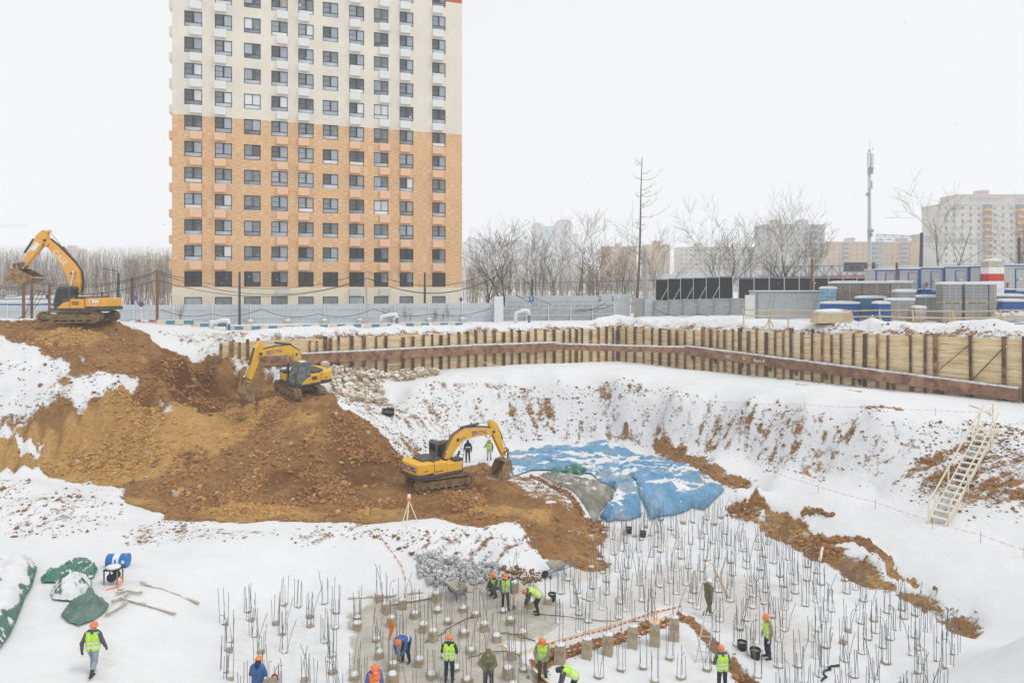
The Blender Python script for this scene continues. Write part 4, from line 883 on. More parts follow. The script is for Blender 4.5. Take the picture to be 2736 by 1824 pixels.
def pose(kind, sw=0.):
    """joints in metres; x right, y forward, z up; feet on z = 0"""
    P = dict(pel=(0, 0, .95), chest=(0, .02, 1.3), neck=(0, .02, 1.5), head=(0, .05, 1.63), look=(0, 1, 0),
             shl=(-.2, .01, 1.42), shr=(.2, .01, 1.42), ell=(-.29, -.02, 1.15), elr=(.29, -.02, 1.15), hal=(-.3, .08, .9), har=(.3, .08, .9),
             hil=(-.1, 0, .92), hir=(.1, 0, .92), knl=(-.12, .03, .5), knr=(.12, .03, .5), anl=(-.13, -.02, .09), anr=(.13, -.02, .09))
    if kind == 'walk': P.update(knl=(-.11, .2, .52), anl=(-.11, .18, .1), knr=(.1, -.02, .5), anr=(.1, -.3, .17), ell=(-.3, -.1, 1.16), hal=(-.33, -.05, .9), elr=(.3, .04, 1.15), har=(.34, .15, .92))
    if kind == 'stride': P.update(knl=(-.1, .12, .5), anl=(-.1, .22, .09), knr=(.1, -.05, .52), anr=(.1, -.38, .3), ell=(-.28, .08, 1.16), hal=(-.26, .22, .95), elr=(.28, -.1, 1.15), har=(.28, -.1, .88))
    if kind == 'bend': P.update(pel=(0, -.12, .9), chest=(0, .22, 1.1), neck=(0, .42, 1.14), head=(0, .54, 1.12), look=(0, .6, -.8), shl=(-.2, .34, 1.1), shr=(.2, .34, 1.1), ell=(-.23, .42, .82), elr=(.23, .42, .82), hal=(-.1, .5, .58), har=(.12, .5, .6),
                                hil=(-.1, -.14, .88), hir=(.1, -.14, .88), knl=(-.13, .02, .48), knr=(.13, .02, .48), anl=(-.15, -.08, .09), anr=(.15, -.08, .09))
    if kind == 'hold': P.update(ell=(-.28, .06, 1.15), elr=(.28, .06, 1.15), hal=(-.07, .3, 1.08), har=(.09, .32, 1.06), head=(0, .08, 1.62), look=(0, .8, -.6))
    if kind == 'work': P.update(ell=(-.26, .12, 1.14), elr=(.3, .1, 1.15), hal=(-.05, .33, .95), har=(.2, .36, .9), head=(0, .09, 1.62), look=(.1, .75, -.65))
    if kind == 'pole': P.update(elr=(.3, .1, 1.2), har=(.34, .32, 1.2), head=(0, .06, 1.63))
    if kind == 'face': P.update(ell=(-.28, .0, 1.15), hal=(-.27, .18, 1.0), elr=(.27, .02, 1.15), har=(.25, .2, .98), knl=(-.12, .12, .5), anl=(-.12, .14, .09), knr=(.1, -.06, .5), anr=(.1, -.16, .09))
    if kind == 'squat': P.update(pel=(0, -.1, .42), chest=(0, .08, .75), neck=(0, .16, .93), head=(0, .2, 1.06), shl=(-.2, .12, .86), shr=(.2, .12, .86), ell=(-.27, .25, .62), elr=(.27, .25, .62), hal=(-.15, .45, .5), har=(.15, .45, .5), hil=(-.11, -.08, .42), hir=(.11, -.08, .42), knl=(-.2, .32, .5), knr=(.2, .32, .5), anl=(-.16, .12, .09), anr=(.16, .12, .09))
    return P
def person(label, px, py, face, kind, jacket, legs, vest=None, helmet=HELM, h=1.78, boots='boots', glove='glove', hood=None, z=None, at_=None, stripes=False, turn=0.):
    x, y = at_ if at_ else ground(px, py); z = gz(x, y) if z is None else z
    T = thing('person', label, 'person', (x, y, z), face); s = h/1.78; T.scale = (s, s, s)
    P = pose(kind); caps = []; grp = []
    def cap(a, b_, ra, rb, g_): caps.append((a, b_, ra, rb)); grp.append(g_)
    up = Vector(P['chest'])-Vector(P['pel']); side_ = Vector((1, 0, 0)); fw = side_.cross(up).normalized()*-1
    off = lambda p, dx, dy=0: tuple(Vector(p)+Vector((dx, 0, 0))+Vector(fw)*dy)
    for sgn, a in ((-1, 'l'), (1, 'r')):
        cap(off(P['pel'], .085*sgn), off(P['chest'], .09*sgn), .125, .13, 'j'); cap(off(P['chest'], .09*sgn), tuple(lerp3(off(P['neck'], .1*sgn), P['sh'+a], .3)), .13, .085, 'j')
        cap(P['sh'+a], P['el'+a], .085, .066, 'j'); cap(P['el'+a], P['ha'+a], .066, .05, 'j')
        hp = Vector(P['ha'+a]); fd = (hp-Vector(P['el'+a])).normalized(); wr = hp+fd*.03; palm = hp+fd*.1
        cap(tuple(wr), tuple(palm), .036, .034, 'g')
        inn = Vector((-sgn, 0, 0)); cr = fd.cross(inn).normalized()
        for i, ln in enumerate((.06, .075, .07, .055)):
            b0 = palm+cr*(.027-.018*i); m_ = b0+fd*ln*.6+inn*.01; cap(tuple(b0), tuple(m_), .0125, .012, 'g'); cap(tuple(m_), tuple(m_+fd*ln*.3+inn*.03), .012, .011, 'g')
        t0 = wr+cr*.03; cap(tuple(t0), tuple(t0+fd*.05+cr*.035+inn*.02), .014, .012, 'g')
        cap(P['hi'+a], P['kn'+a], .105, .072, 't'); cap(P['kn'+a], tuple(lerp3(P['kn'+a], P['an'+a], .55)), .075, .07, 't'); cap(tuple(lerp3(P['kn'+a], P['an'+a], .5)), P['an'+a], .07, .052, 'b')
        an_ = Vector(P['an'+a]); toe = an_+Vector((.02*sgn, .17, -.045)); heel = an_+Vector((0, -.045, -.045)); cap(tuple(heel), tuple(toe), .045, .042, 'b')
    cap(off(P['pel'], -.07), off(P['pel'], .07), .13, .13, 't' if kind != 'x' else 'j')
    hd = Vector(P['head']); lk = Vector(P['look']).normalized(); nk = Vector(P['neck']); axis = (hd-nk).normalized()
    if turn: lk = Matrix.Rotation(turn, 3, 'Z') @ lk
    cap(tuple(nk-axis*.03), tuple(hd-axis*.03), .062, .056, 's' if not hood else 'h')
    cap(tuple(hd-axis*.05+lk*.015), tuple(hd+axis*.045), .082, .095, 's')
    cap(tuple(hd-axis*.01+lk*.09), tuple(hd-axis*.03+lk*.108), .014, .017, 's'); cap(tuple(hd-axis*.075+lk*.05), tuple(hd-axis*.08+lk*.06), .04, .035, 's')
    for sgn in (-1, 1): e = hd+lk.cross(axis).normalized()*.09*sgn; cap(tuple(e-axis*.03), tuple(e+axis*.02), .016, .016, 's')
    if hood: cap(tuple(hd-lk*.02-axis*.06), tuple(hd-lk*.015+axis*.05), .105, .108, 'h'); cap(tuple(nk-lk*.03), tuple(nk-axis*.02+lk*.02), .1, .1, 'h')
    else: cap(tuple(nk-axis*.03), tuple(nk+axis*.02), .09, .078, 'j')
    pts = np.array([c[0] for c in caps]+[c[1] for c in caps]); lo, hi = pts.min(0)-.16, pts.max(0)+.16
    Pm, Fm = surface_nets(lambda a, b_, c: sd_caps(caps, a, b_, c, .028)[0], lo, hi, .0175)
    cen = Pm[Fm].mean(1); arg = sd_caps(caps, cen[:, 0], cen[:, 1], cen[:, 2])[1]
    order = ['j', 't', 'b', 'g', 's', 'h']; mi = np.array([order.index(grp[i]) for i in range(len(grp))])[arg]
    # jacket hem below the hips
    if kind != 'squat' and kind != 'bend': mi = np.where((mi == 1) & (cen[:, 2] > P['pel'][2]-.1), 0, mi)
    me_ = nparr_mesh('body', Pm, Fm, [CL[jacket], CL[legs], CL[boots], CL[glove], SKIN, CL[hood or jacket]]); me_.polygons.foreach_set('material_index', mi.astype(np.int32)); link('body', me_, T)
    def shell(name, m_, g, cut, mats2=None, k=.03, hh=.022):
        cc = [c for c, q in zip(caps, grp) if q == 'j'][:]
        tor = [caps[i] for i in (0, 1)]
        L = [c for i, c in enumerate(caps) if grp[i] == 'j' and (i % 1 == 0)]
        tors = []
        for i, c in enumerate(caps):
            if grp[i] != 'j': continue
            # torso capsules only
            if abs(c[2]-.125) < 1e-6 or (abs(c[2]-.13) < 1e-6 and abs(c[3]-.085) < 1e-6): tors.append(c)
        pel, ch = np.array(P['pel']), np.array(P['chest']); ax = (ch-pel)/np.linalg.norm(ch-pel); Lc = np.linalg.norm(np.array(P['neck'])-pel)
        def fn(a, b_, c):
            d = sd_caps(tors, a, b_, c, .03)[0]-g; t = (a-pel[0])*ax[0]+(b_-pel[1])*ax[1]+(c-pel[2])*ax[2]
            d = np.maximum(d, cut[0]-t); d = np.maximum(d, t-(Lc-cut[1]))
            return d
        pt = np.array([c[0] for c in tors]+[c[1] for c in tors]); Pm, Fm = surface_nets(fn, pt.min(0)-.2, pt.max(0)+.2, hh)
        me2 = nparr_mesh(name, Pm, Fm, [m_]+(mats2 or [])); cen = Pm[Fm].mean(1); t = (cen-pel) @ ax
        if mats2:
            band_ = ((t > .03) & (t < .085)) | ((t > .17) & (t < .225)); me2.polygons.foreach_set('material_index', band_.astype(np.int32))
        return link(name, me2, T)
    if vest: shell('vest', vest, .02, (-.09, -.0), [REFL])
    if stripes: shell('reflective_band', REFL, .012, (.20, .24)); 
    if helmet:
        q = axis.to_track_quat('Z', 'Y').to_matrix(); zc = axis; xc = lk-axis*lk.dot(axis); xc.normalize(); yc = zc.cross(xc); M = Matrix((xc, yc, zc)).transposed().to_4x4(); M.translation = hd+axis*.035
        k = MB(); k.lathe([(.15, -.012), (.152, .0), (.128, .012), (.124, .05), (.105, .095), (.06, .128), (.001, .14)], 18, M, cap=False)
        k.v = [tuple(Vector(p)) for p in k.v]; k.add([M @ Vector(v) for v in ((.1, -.09, .006), (.2, -.06, -.01), (.215, 0, -.012), (.2, .06, -.01), (.1, .09, .006))], [(0, 1, 2, 3, 4)])
        k.obj('helmet', helmet, T, smooth=True)
    fc = [hd+lk*.088+axis*.012+lk.cross(axis).normalized()*.034*sg for sg in (-1, 1)]
    k = MB()
    for p in fc: k.blob(p, .012, 1, 1, 0)
    k.beam(hd+lk*.098-axis*.062-lk.cross(axis).normalized()*.022, hd+lk*.098-axis*.062+lk.cross(axis).normalized()*.022, .008, .008); k.obj('eyes_and_mouth', DARK, T)
    T['_p'] = 1; del T['_p']
    return T, P
AWAY, TOW, LEFT, RIGHT = 0., pi, pi/2, -pi/2
def held(name, label, cat, T, P, rel):
    pass
TIM = mat('tool_handle', (.62, .38, .16), .6)
person('worker in lime vest, grey sleeves and jeans walking away on the left snow', 248, 1808, AWAY+.05, 'walk', 'grey', 'jeans', VEST, h=1.84)
person('worker in navy suit with reflective bands standing near the yellow excavator boom', 1250, 1233, AWAY+.2, 'stand', 'navy', 'navy', None, None, hood='black', h=1.8, stripes=True)
T, P = person('worker in orange helmet and lime vest holding a white survey pole', 1307, 1230, TOW-.1, 'pole', 'grey', 'beige', VEST, h=1.72)
k = MB(); x, y = T.location.x-.42, T.location.y-.45; z = gz(x, y); k.tube([(0, 0, 0), (.22, .1, 1.7)], .022, 6); k.obj('survey_pole', WHITE); o = bpy.data.objects['survey_pole']; o.location = (x-.0, y, z); tag(o, 'white survey pole held by the worker beside the excavator bucket', 'pole')
T, P = person('worker in blue sleeves and lime vest standing with a shovel before the rubble', 1350, 1626, TOW+.25, 'face', 'blue', 'black', VEST, h=1.72, glove='glove')
k = MB(); k.tube([(0, 0, 0), (.05, .1, 1.15)], .02, 6); sh = thing('shovel', 'orange-handled shovel standing beside the worker in blue sleeves', 'shovel', (T.location.x+.42, T.location.y-.15, T.location.z)); k.obj('handle', mat('orange_handle', (.7, .25, .1), .5), sh)
k = MB(); k.prism([(-.1, .0), (.1, 0), (.11, .22), (0, .28), (-.11, .22)], -.012, .012); k.obj('blade', STEEL, sh)
person('crouching worker in orange helmet half hidden behind the blue-sleeved worker', 1326, 1592, TOW-.9, 'squat', 'grey', 'grey', VEST, h=1.78)
person('worker in lime vest bent over among the rebars left of the wheelbarrow path', 1433, 1638, LEFT+.15, 'bend', 'grey', 'black', VEST, h=1.78)
T, P = person('worker in blue jacket bent over a pile head with a power tool', 1083, 1768, TOW-.35, 'bend', 'blue', 'navy', None, h=1.82, glove='oglove', stripes=True)
q = T.matrix_basis; k = MB(); k.bb(-.06, .06, .42, .58, .28, .6); k.tube([(0, .5, .3), (0, .52, .02)], .02, 6); dr = k.obj('breaker_hammer', STEEL); dr.location = T.location; dr.rotation_euler = T.rotation_euler; tag(dr, 'hand-held breaker in the orange gloves of the bent worker', 'power tool')
person('worker in lime vest and dark trousers seen from behind on the grey slab', 1200, 1822, AWAY-.1, 'hold', 'black', 'navy', VEST, h=1.82)
person('worker in olive hooded jacket looking down at his hands at the bottom edge', 1305, 1852, TOW, 'hold', 'olive', 'black', None, None, hood='olive', h=1.8)
person('worker in open lime vest and khaki jacket standing in the trench', 1450, 1812, TOW-.2, 'work', 'khaki', 'grey', VEST, h=1.78, hood=None)
person('worker in white helmet and olive suit striding between the rebars', 1893, 1648, RIGHT+.5, 'stride', 'olive', 'olive', None, HELMW, h=1.82, boots='boot2', turn=.6)
person('worker in khaki jacket and lime vest standing in profile beside two buckets', 2052, 1756, LEFT+.1, 'stand', 'khaki', 'navy', VEST, h=1.84, glove='wglove')
person('worker in lime vest seen from behind at the lower right trench', 1930, 1850, AWAY+.1, 'hold', 'grey', 'black', VEST, h=1.8)
person('worker in blue hooded jacket turned away at the bottom edge', 688, 1890, AWAY-.1, 'hold', 'blue', 'navy', None, h=1.8, hood='navy')
person('second orange helmet just in front of the blue hooded jacket at the bottom edge', 706, 1922, AWAY-.3, 'bend', 'khaki', 'grey', None, h=1.8)
person('worker in orange vest over a blue jacket at the bottom edge', 999, 1905, TOW+.5, 'work', 'blue', 'navy', VESTO, h=1.8)
person('bent worker in lime top cut off by the bottom edge', 1530, 1865, LEFT, 'bend', 'grey', 'black', VEST, None, h=1.7, hood='black')
# ------------------------------------------------------------------ loose stones and clods
def scatter_mesh(name, C_, S_, mats, sub=1, jit=.22, flat=(.6, 1.), mi=None, seed=1, smooth=False):
    r = np.random.default_rng(seed); vs, fs = ICO[sub]; B_ = np.array([tuple(v) for v in vs]); Fc = np.array(fs); n = len(C_); m_ = len(B_)
    A_ = r.normal(size=(n, 3, 3)); Qm, _ = np.linalg.qr(A_)
    loc = B_[None]*(1+r.uniform(-jit, jit, (n, m_, 1))); loc = loc*r.uniform(.65, 1.2, (n, 1, 3)); loc = np.einsum('nij,nkj->nki', Qm, loc); loc[..., 2] *= r.uniform(*flat, (n, 1))
    V_ = C_[:, None, :]+loc*S_[:, None, None]; F2 = (Fc[None]+(np.arange(n)*m_)[:, None, None]).reshape(-1, 3)
    me_ = nparr_mesh(name, V_.reshape(-1, 3), F2, mats, smooth)
    if mi is not None: me_.polygons.foreach_set('material_index', np.repeat(mi, len(Fc)).astype(np.int32))
    return me_
CLOD = mat('soil_clod', (.33, .17, .065), .95, .4, 6, rv=0); CLODY = mat('sandy_clod', (.46, .27, .09), .95, .3, 6); CLODS = mat('snow_dusted_clod', (.23, .125, .06), .95, .4, 6, snow=.28); STONEC = mat('pale_stone', (.46, .38, .27), .9, .25, 5)
def pick(mask, n, seed):
    r = np.random.default_rng(seed); w = mask.ravel().astype(float); w = w*(1/np.maximum(Y.ravel(), 20.))**.0; id_ = r.choice(w.size, n, p=w/w.sum())
    px_ = X.ravel()[id_]+r.uniform(-GS, GS, n)/2; py_ = Y.ravel()[id_]+r.uniform(-GS, GS, n)/2
    return px_, py_, bil(Z, px_, py_, GX0, GY0, GS), id_
vis = (Y < 64) & (np.abs(X) < Y*.78)
a_, b_, c_, id_ = pick(dirtm*vis*(slope < 2.5)*np.clip(.04+2.6*np.maximum(0, fbm(X, Y, 3, 3, 55)), 0, 1), 16000, 2)
sz = .035+.05*rng.exponential(1, len(a_)); sz = np.minimum(sz, .2); ye = soil.ravel()[id_] > .5
me_ = scatter_mesh('soil_clods', np.stack([a_, b_, c_+sz*.15], 1), sz, [CLOD, CLODY, STONEC], 1, .3, mi=np.where(rng.random(len(a_)) < .02, 2, np.where(ye, 1, 0)), seed=4)
tag(link('soil_clods', me_), 'loose brown clods strewn over the bare soil', None, None, 'stuff')
lp = poly_sd(gpoly('470 1200|640 1180|760 1190|900 1170|1000 1220|1060 1280|900 1340|650 1340|480 1325|400 1310'), X, Y) < 0; lp2 = poly_sd(gpoly('400 985|520 990|560 1040|480 1060|390 1040'), X, Y) < 0; lp3 = poly_sd(gpoly('950 1110|1010 1160|1080 1240|1000 1260|930 1180'), X, Y) < 0
a_, b_, c_, _ = pick((lp+.25*lp2+.3*lp3)*dirtm*np.clip(.1+2*np.maximum(0, fbm(X, Y, 2.2, 3, 58)), 0, 1), 850, 9); sz = np.minimum(.05+.055*rng.exponential(1, len(a_)), .3)
me_ = scatter_mesh('clay_lumps', np.stack([a_, b_, c_+sz*.2], 1), sz, [CLOD, CLODY, STONEC], 1, .3, mi=rng.choice(3, len(a_), p=(.78, .18, .04)), seed=14)
tag(link('clay_lumps', me_), 'larger clay lumps and stones at the foot of the brown slope', None, None, 'stuff')
mk = ((snow < .84) & (snow > .45) & (dirtm < .5))*vis*np.where(slope > .2, 1., .55)*np.clip(.2+2*np.maximum(0, fbm(X, Y, 3, 3, 57)), 0, 1)*np.where(behind > 0, .25, 1)*(onheap < .1)
a_, b_, c_, _ = pick(mk, 6500, 3); sz = np.minimum(.025+.028*rng.exponential(1, len(a_)), .17)
me_ = scatter_mesh('snowy_clods', np.stack([a_, b_, c_+sz*.2], 1), sz, [CLODS], 1, .3, seed=5)
tag(link('snowy_clods', me_), 'small snow-dusted clods on the white slopes', None, None, 'stuff')
# falling snow in the air between us and the pit
n = 1500; fy = rng.uniform(9, 55, n); fx = rng.uniform(-.75, .75, n)*fy; fz = CZ+rng.uniform(-.56, .42, n)*fy; ok = fz > bil(Z, fx, np.maximum(fy, 13.), GX0, GY0, GS)+.3
P_ = np.stack([fx, fy, fz], 1)[ok]; me_ = scatter_mesh('falling_snow', P_, rng.uniform(.007, .016, len(P_)), [SNOW], 1, .3, seed=6)
tag(link('falling_snow', me_), 'snowflakes drifting through the air', None, None, 'stuff')
# limestone boulders tipped by the wall, grey rubble by the working floor
LIME = mat('limestone', (.50, .40, .27), .9, .22, 2.5, .5, 9, dirt=((.36, .25, .13), .35, 2), rv=.15, snow=.42); GREY = mat('grey_rubble', (.40, .41, .41), .9, .2, 3, .5, 9, rv=.2, snow=.22)
def rock_pile(name, label, poly, n, n2, smin, smax, m_, nv, lift, seed):
    pg = gpoly(poly); P0 = np.array(pg); c = P0.mean(0); T = thing(name, label, 'rock pile', (c[0], c[1], gz(*c))); r = random.Random(seed); var = []
    for i in range(nv):
        k = MB(); k.blob((0, 0, 0), 1, seed*50+i, 2, .16, (1, r.uniform(.6, 1), r.uniform(.5, .85)))
        for _ in range(12):                                            # flat broken faces
            nrm = Vector((r.uniform(-1, 1), r.uniform(-1, 1), r.uniform(-.6, 1))).normalized(); d = r.uniform(.42, .75)
            k.v = [tuple(Vector(p)-nrm*max(0, Vector(p).dot(nrm)-d)) for p in k.v]
        var.append(k.mesh('rock', m_))
    cand = []
    while len(cand) < n+n2:
        x = r.uniform(P0[:, 0].min(), P0[:, 0].max()); y = r.uniform(P0[:, 1].min(), P0[:, 1].max())
        if poly_sd(pg, np.array([x]), np.array([y]))[0] < 0: cand.append((x, y, smin+(smax-smin)*r.random()**2.2))
    cand.sort(key=lambda q: -q[2]/q[1])
    for x, y, s in cand[:n]:
        o = link('rock', r.choice(var), T); o.location = (x-c[0], y-c[1], gz(x, y)-T.location.z+s*.25+r.random()*lift); o.scale = (s, s*r.uniform(.8, 1.1), s*r.uniform(.8, 1.1)); o.rotation_euler = (r.uniform(-.5, .5), r.uniform(-.5, .5), r.uniform(0, 6))
    if n2:
        q = np.array([(x-c[0], y-c[1], gz(x, y)-T.location.z+s*.2) for x, y, s in cand[n:]]); o = link('small_rock', scatter_mesh('small_rock', q, np.array([s*.8 for *_, s in cand[n:]]), [m_], 1, .25, seed=seed), T); o['kind'] = 'stuff'
    return T
rock_pile('boulder_pile', 'heap of pale limestone boulders dusted with snow below the retaining wall', '845 972|880 955|940 950|1000 968|1060 985|1130 992|1172 1002|1120 1016|1030 1012|1020 1040|1045 1062|1000 1080|940 1072|900 1052|885 1015', 296, 420, .16, .55, LIME, 10, .3, 3)
rock_pile('rubble_pile', 'heap of grey broken concrete rubble at the foot of the snowy bank', '1108 1495|1150 1482|1205 1492|1260 1508|1305 1500|1335 1520|1330 1552|1270 1562|1225 1560|1160 1572|1115 1540', 270, 200, .08, .25, GREY, 8, .12, 5)
rock_pile('clay_lump_pile', 'brown clay lumps among rebars left of the upturned wheelbarrow', '1290 1530|1350 1520|1440 1530|1480 1545|1400 1565|1310 1570', 60, 120, .06, .2, CLODS, 5, .1, 8)
# ------------------------------------------------------------------ pile heads with starter bars
rb = random.Random(21); REB = mat('rebar_steel', (.19, .2, .215), .55, .3, 6, metal=.35, rv=.25, dirt=((.2, .12, .07), .3, 5)); 
bars = []
for i in range(9):
    k = MB(); h = rb.uniform(.95, 1.6); a = rb.uniform(0, 6.28); l_ = rb.uniform(0, .05) if i < 6 else rb.uniform(.12, .25)
    pts = [(l_*cos(a)*t**1.6*h, l_*sin(a)*t**1.6*h, h*t) for t in (0, .3, .6, 1)]
    if i == 8: pts = [(0, 0, 0), (0, 0, .5), (.03, 0, .85), (.12, .03, 1.0), (.3, .08, 1.02)]
    k.tube(pts, .012, 5); bars.append(k.mesh('rebar', REB))
heads = []; caps_ = []
for i in range(4):
    k = MB(); w = rb.uniform(.16, .2); k.prism([(-w, -w), (w, -w), (w*1.03, w), (-w, w*.98)], 0, 1, lambda u, v, z: (u*(1.06-.08*z), v*(1.06-.08*z), z)); k.v = [(x+rb.uniform(-.015, .015), y+rb.uniform(-.015, .015), z) for x, y, z in k.v]; heads.append(k.mesh('pile_head', CONC))
    k = MB(); k.lathe([(w*1.28, -.02), (w*1.22, .04), (w*.9, .09), (w*.45, .12), (.01, .125)], 10); k.v = [(x*(1+rb.uniform(-.1, .1)), y*(1+rb.uniform(-.1, .1)), z) for x, y, z in k.v]; caps_.append(k.mesh('snow_cap', SNOW, True))
folk = [(o.location.x, o.location.y) for o in C.objects if o.name.startswith('person')]
def pile(x, y, h, label, grp, nb, cap_, spread=.15, z=None, rot=None, hs=1., name='concrete_pile'):
    z = gz(x, y) if z is None else z; T = thing(name, label, 'pile', (x, y, z-.06), rot if rot is not None else rb.uniform(0, 1.5), grp)
    o = link('pile_head', rb.choice(heads), T); hq = hs*(1 if h > .15 else .82); o.scale = (hq, hq, h+.06); 
    if cap_: cs_ = rb.uniform(.72, .9); o = link('snow_cap', rb.choice(caps_), T); o.location = (0, 0, h+.05); o.scale = (hs*cs_, hs*cs_, rb.uniform(.5, .8)*(1 if h > .12 else .4))
    for i in range(nb):
        a = pi/4+i*2*pi/nb+rb.uniform(-.2, .2); o = link('rebar', rb.choice(bars[:7]) if rb.random() < .93 else bars[8], T); r_ = spread*hs*1.2; o.location = (r_*cos(a), r_*sin(a), h); o.rotation_euler = (rb.uniform(-.04, .04), rb.uniform(-.04, .04), rb.uniform(0, 6)); o.scale = (1, 1, rb.uniform(.85, 1.12))
    return T
zones = [('left', gpoly('560 1640|720 1590|860 1585|945 1640|930 1740|940 1900|560 1900'), 'low pile in the left snow with thin bare rebars around a dark rim', 'piles on the left snow strip', .04, False, 1.22),
         ('slab', gpoly('945 1600|1100 1560|1300 1575|1440 1575|1490 1620|1470 1670|1395 1700|1420 1780|1480 1900|945 1900'), 'snow-capped concrete pile head with rebars on the cleared grey slab', 'piles on the cleared grey slab', .2, True, 1.3),
         ('main', gpoly('1420 1580|1500 1535|1640 1470|1680 1440|1960 1400|2060 1450|2180 1508|2330 1580|2470 1645|2580 1705|2560 1750|2540 1900|2060 1900|1940 1740|1860 1660|1810 1640|1700 1668|1560 1700|1480 1690|1495 1625'), 'snow-topped pile head with tall rebars in the main white field', 'piles in the main white field', .035, True, 1.09),
         ('far', gpoly('1600 1412|1720 1402|1860 1378|1960 1372|1975 1392|1690 1440|1640 1460'), 'pile with a close bunch of rebars below the tarpaulin edge', 'piles crowded below the tarpaulin', .05, False, .8)]
ga, gb = Vector((.89, .456)), Vector((-.456, .89)); org = Vector((1.96, 28.2)); npile = 0; used = []
for zn, pg, lab, grp, hh, cp_, sp in zones:
    xs_ = [p[0] for p in pg]; ys_ = [p[1] for p in pg]
    for i in range(-60, 60):
        for j in range(-60, 60):
            p = org+ga*i*sp+gb*(j*sp+(.5*sp if i % 2 else 0)*.3); p += Vector((rb.uniform(-.3, .3), rb.uniform(-.3, .3)))
            if not (min(xs_) < p.x < max(xs_) and min(ys_) < p.y < max(ys_)): continue
            if poly_sd(pg, np.array([p.x]), np.array([p.y]))[0] > 0 or poly_sd(TRENCH, np.array([p.x]), np.array([p.y]))[0] < .35: continue
            if any((p.x-a)**2+(p.y-c)**2 < .4**2 for a, c in folk) or any((p.x-a)**2+(p.y-c)**2 < .3 for a, c in used): continue
            if rb.random() < .04: continue
            pile(p.x, p.y, hh*rb.uniform(.4, 2.4), lab, grp, rb.choice((4, 4, 4, 5, 5)) if zn != 'slab' else rb.choice((3, 4, 4)), rb.random() < (.98 if cp_ else .6)); used.append((p.x, p.y)); npile += 1
print('piles', npile)
# tall square pillars standing in the trench, and low heads inside it
for i, (px, py) in enumerate(((1497, 1768), (1568, 1755), (1624, 1745), (1691, 1727), (1750, 1720), (1802, 1707))):
    x, y = ground(px, py); word = ('leftmost', 'second from the left', 'third from the left', 'third from the right, leaning slightly', 'second from the right, with a peach slab on top', 'rightmost')[i]
    T = pile(x, y, .78+.04*i, 'tall square concrete pillar in the trench row, '+word, 'trench pillars', 3, True, .08, rot=.48+pi/4, hs=1.12, name='concrete_pillar')
    T.children[1].scale = (.8, .8, .35)
    if i == 4: k = MB(); k.box((.05, 0, 1.06), (.5, .4, .05)); k.obj('slab_lid', mat('peach_slab', (.75, .5, .36), .8), T)
for px, py in ((1660, 1790), (1720, 1785), (1790, 1760), (1890, 1790), (1820, 1812), (1600, 1810), (1750, 1822), (1910, 1770)):
    x, y = ground(px, py)
    if poly_sd(TRENCH, np.array([x]), np.array([y]))[0] < -.3: pile(x, y, .12, 'snow-filled pile head with rebars on the trench floor', 'piles on the trench floor', 4, True)
# ------------------------------------------------------------------ tarpaulins
def drape(name, label, cat, poly, m_, h=.05, fold=.10, gs=.1, seed=1, bump=None, fang=0., fsc=.7, group=None):
    pg = gpoly(poly) if isinstance(poly, str) else poly; P0 = np.array(pg); x0, y0 = P0.min(0)-.3; x1, y1 = P0.max(0)+.3
    xs_ = np.arange(x0, x1, gs); ys_ = np.arange(y0, y1, gs); A_, B_ = np.meshgrid(xs_, ys_, indexing='ij'); sd, NX, NY = poly_sd(pg, A_, B_, True)
    cc = (sd[:-1, :-1]+sd[1:, :-1]+sd[1:, 1:]+sd[:-1, 1:])/4 < 0
    Ax = np.where(sd > 0, NX, A_); By = np.where(sd > 0, NY, B_)
    zz = np.zeros(A_.shape)
    for dx, dy in ((0, 0), (.14, 0), (-.14, 0), (0, .14), (0, -.14)): zz = np.maximum(zz, bil(Z, Ax+dx, By+dy, GX0, GY0, GS))
    u = A_*cos(fang)+B_*sin(fang); v = -A_*sin(fang)+B_*cos(fang)
    rid = 1-np.abs(2*fbm(u*1.0, v*.35, fsc, 3, seed)); rid2 = 1-np.abs(2.4*fbm(u, v, fsc*2.2, 2, seed+3))
    zz = zz+h+fold*1.5*(np.maximum(0, rid-.35)/.65)**3+fold*1.3*(np.maximum(0, rid2-.4)/.6)**3+fold*.3*(1-np.abs(2*fbm(u, v*.5, .4, 2, seed+9)))**2
    zz = np.where(sd > -.12, np.minimum(zz, bil(Z, Ax, By, GX0, GY0, GS)+h+.02), zz)
    if bump is not None: zz = zz+bump(A_, B_)*sstep(0, .5, -sd)
    I_ = np.arange(A_.size).reshape(A_.shape); Qd = np.stack([I_[:-1, :-1], I_[1:, :-1], I_[1:, 1:], I_[:-1, 1:]], -1)[cc]
    c = P0.mean(0); V_ = np.stack([Ax-c[0], By-c[1], zz-gz(*c)], -1).reshape(-1, 3); us = np.unique(Qd); rem = -np.ones(A_.size, int); rem[us] = np.arange(len(us))
    o = link(name, nparr_mesh(name, V_[us], rem[Qd], [m_])); o.location = (c[0], c[1], gz(*c)); sol = o.modifiers.new('thickness', 'SOLIDIFY'); sol.thickness = .02; return tag(o, label, cat, group)
TB1 = mat('blue_tarpaulin', (.11, .29, .49), .5, .2, 1.5, .25, 6, dirt=((.32, .37, .40), .45, .7), snow=.06, sscale=.45, sst=(1.4, .6, 1), sgain=2.6, spec=.4); TB2 = mat('blue_tarpaulin_snowy', (.12, .30, .48), .5, .2, 1.5, .25, 6, dirt=((.28, .37, .43), .38, .6), snow=.10, sscale=.4, sst=(.7, 1.5, 1), sgain=2.6, spec=.4)
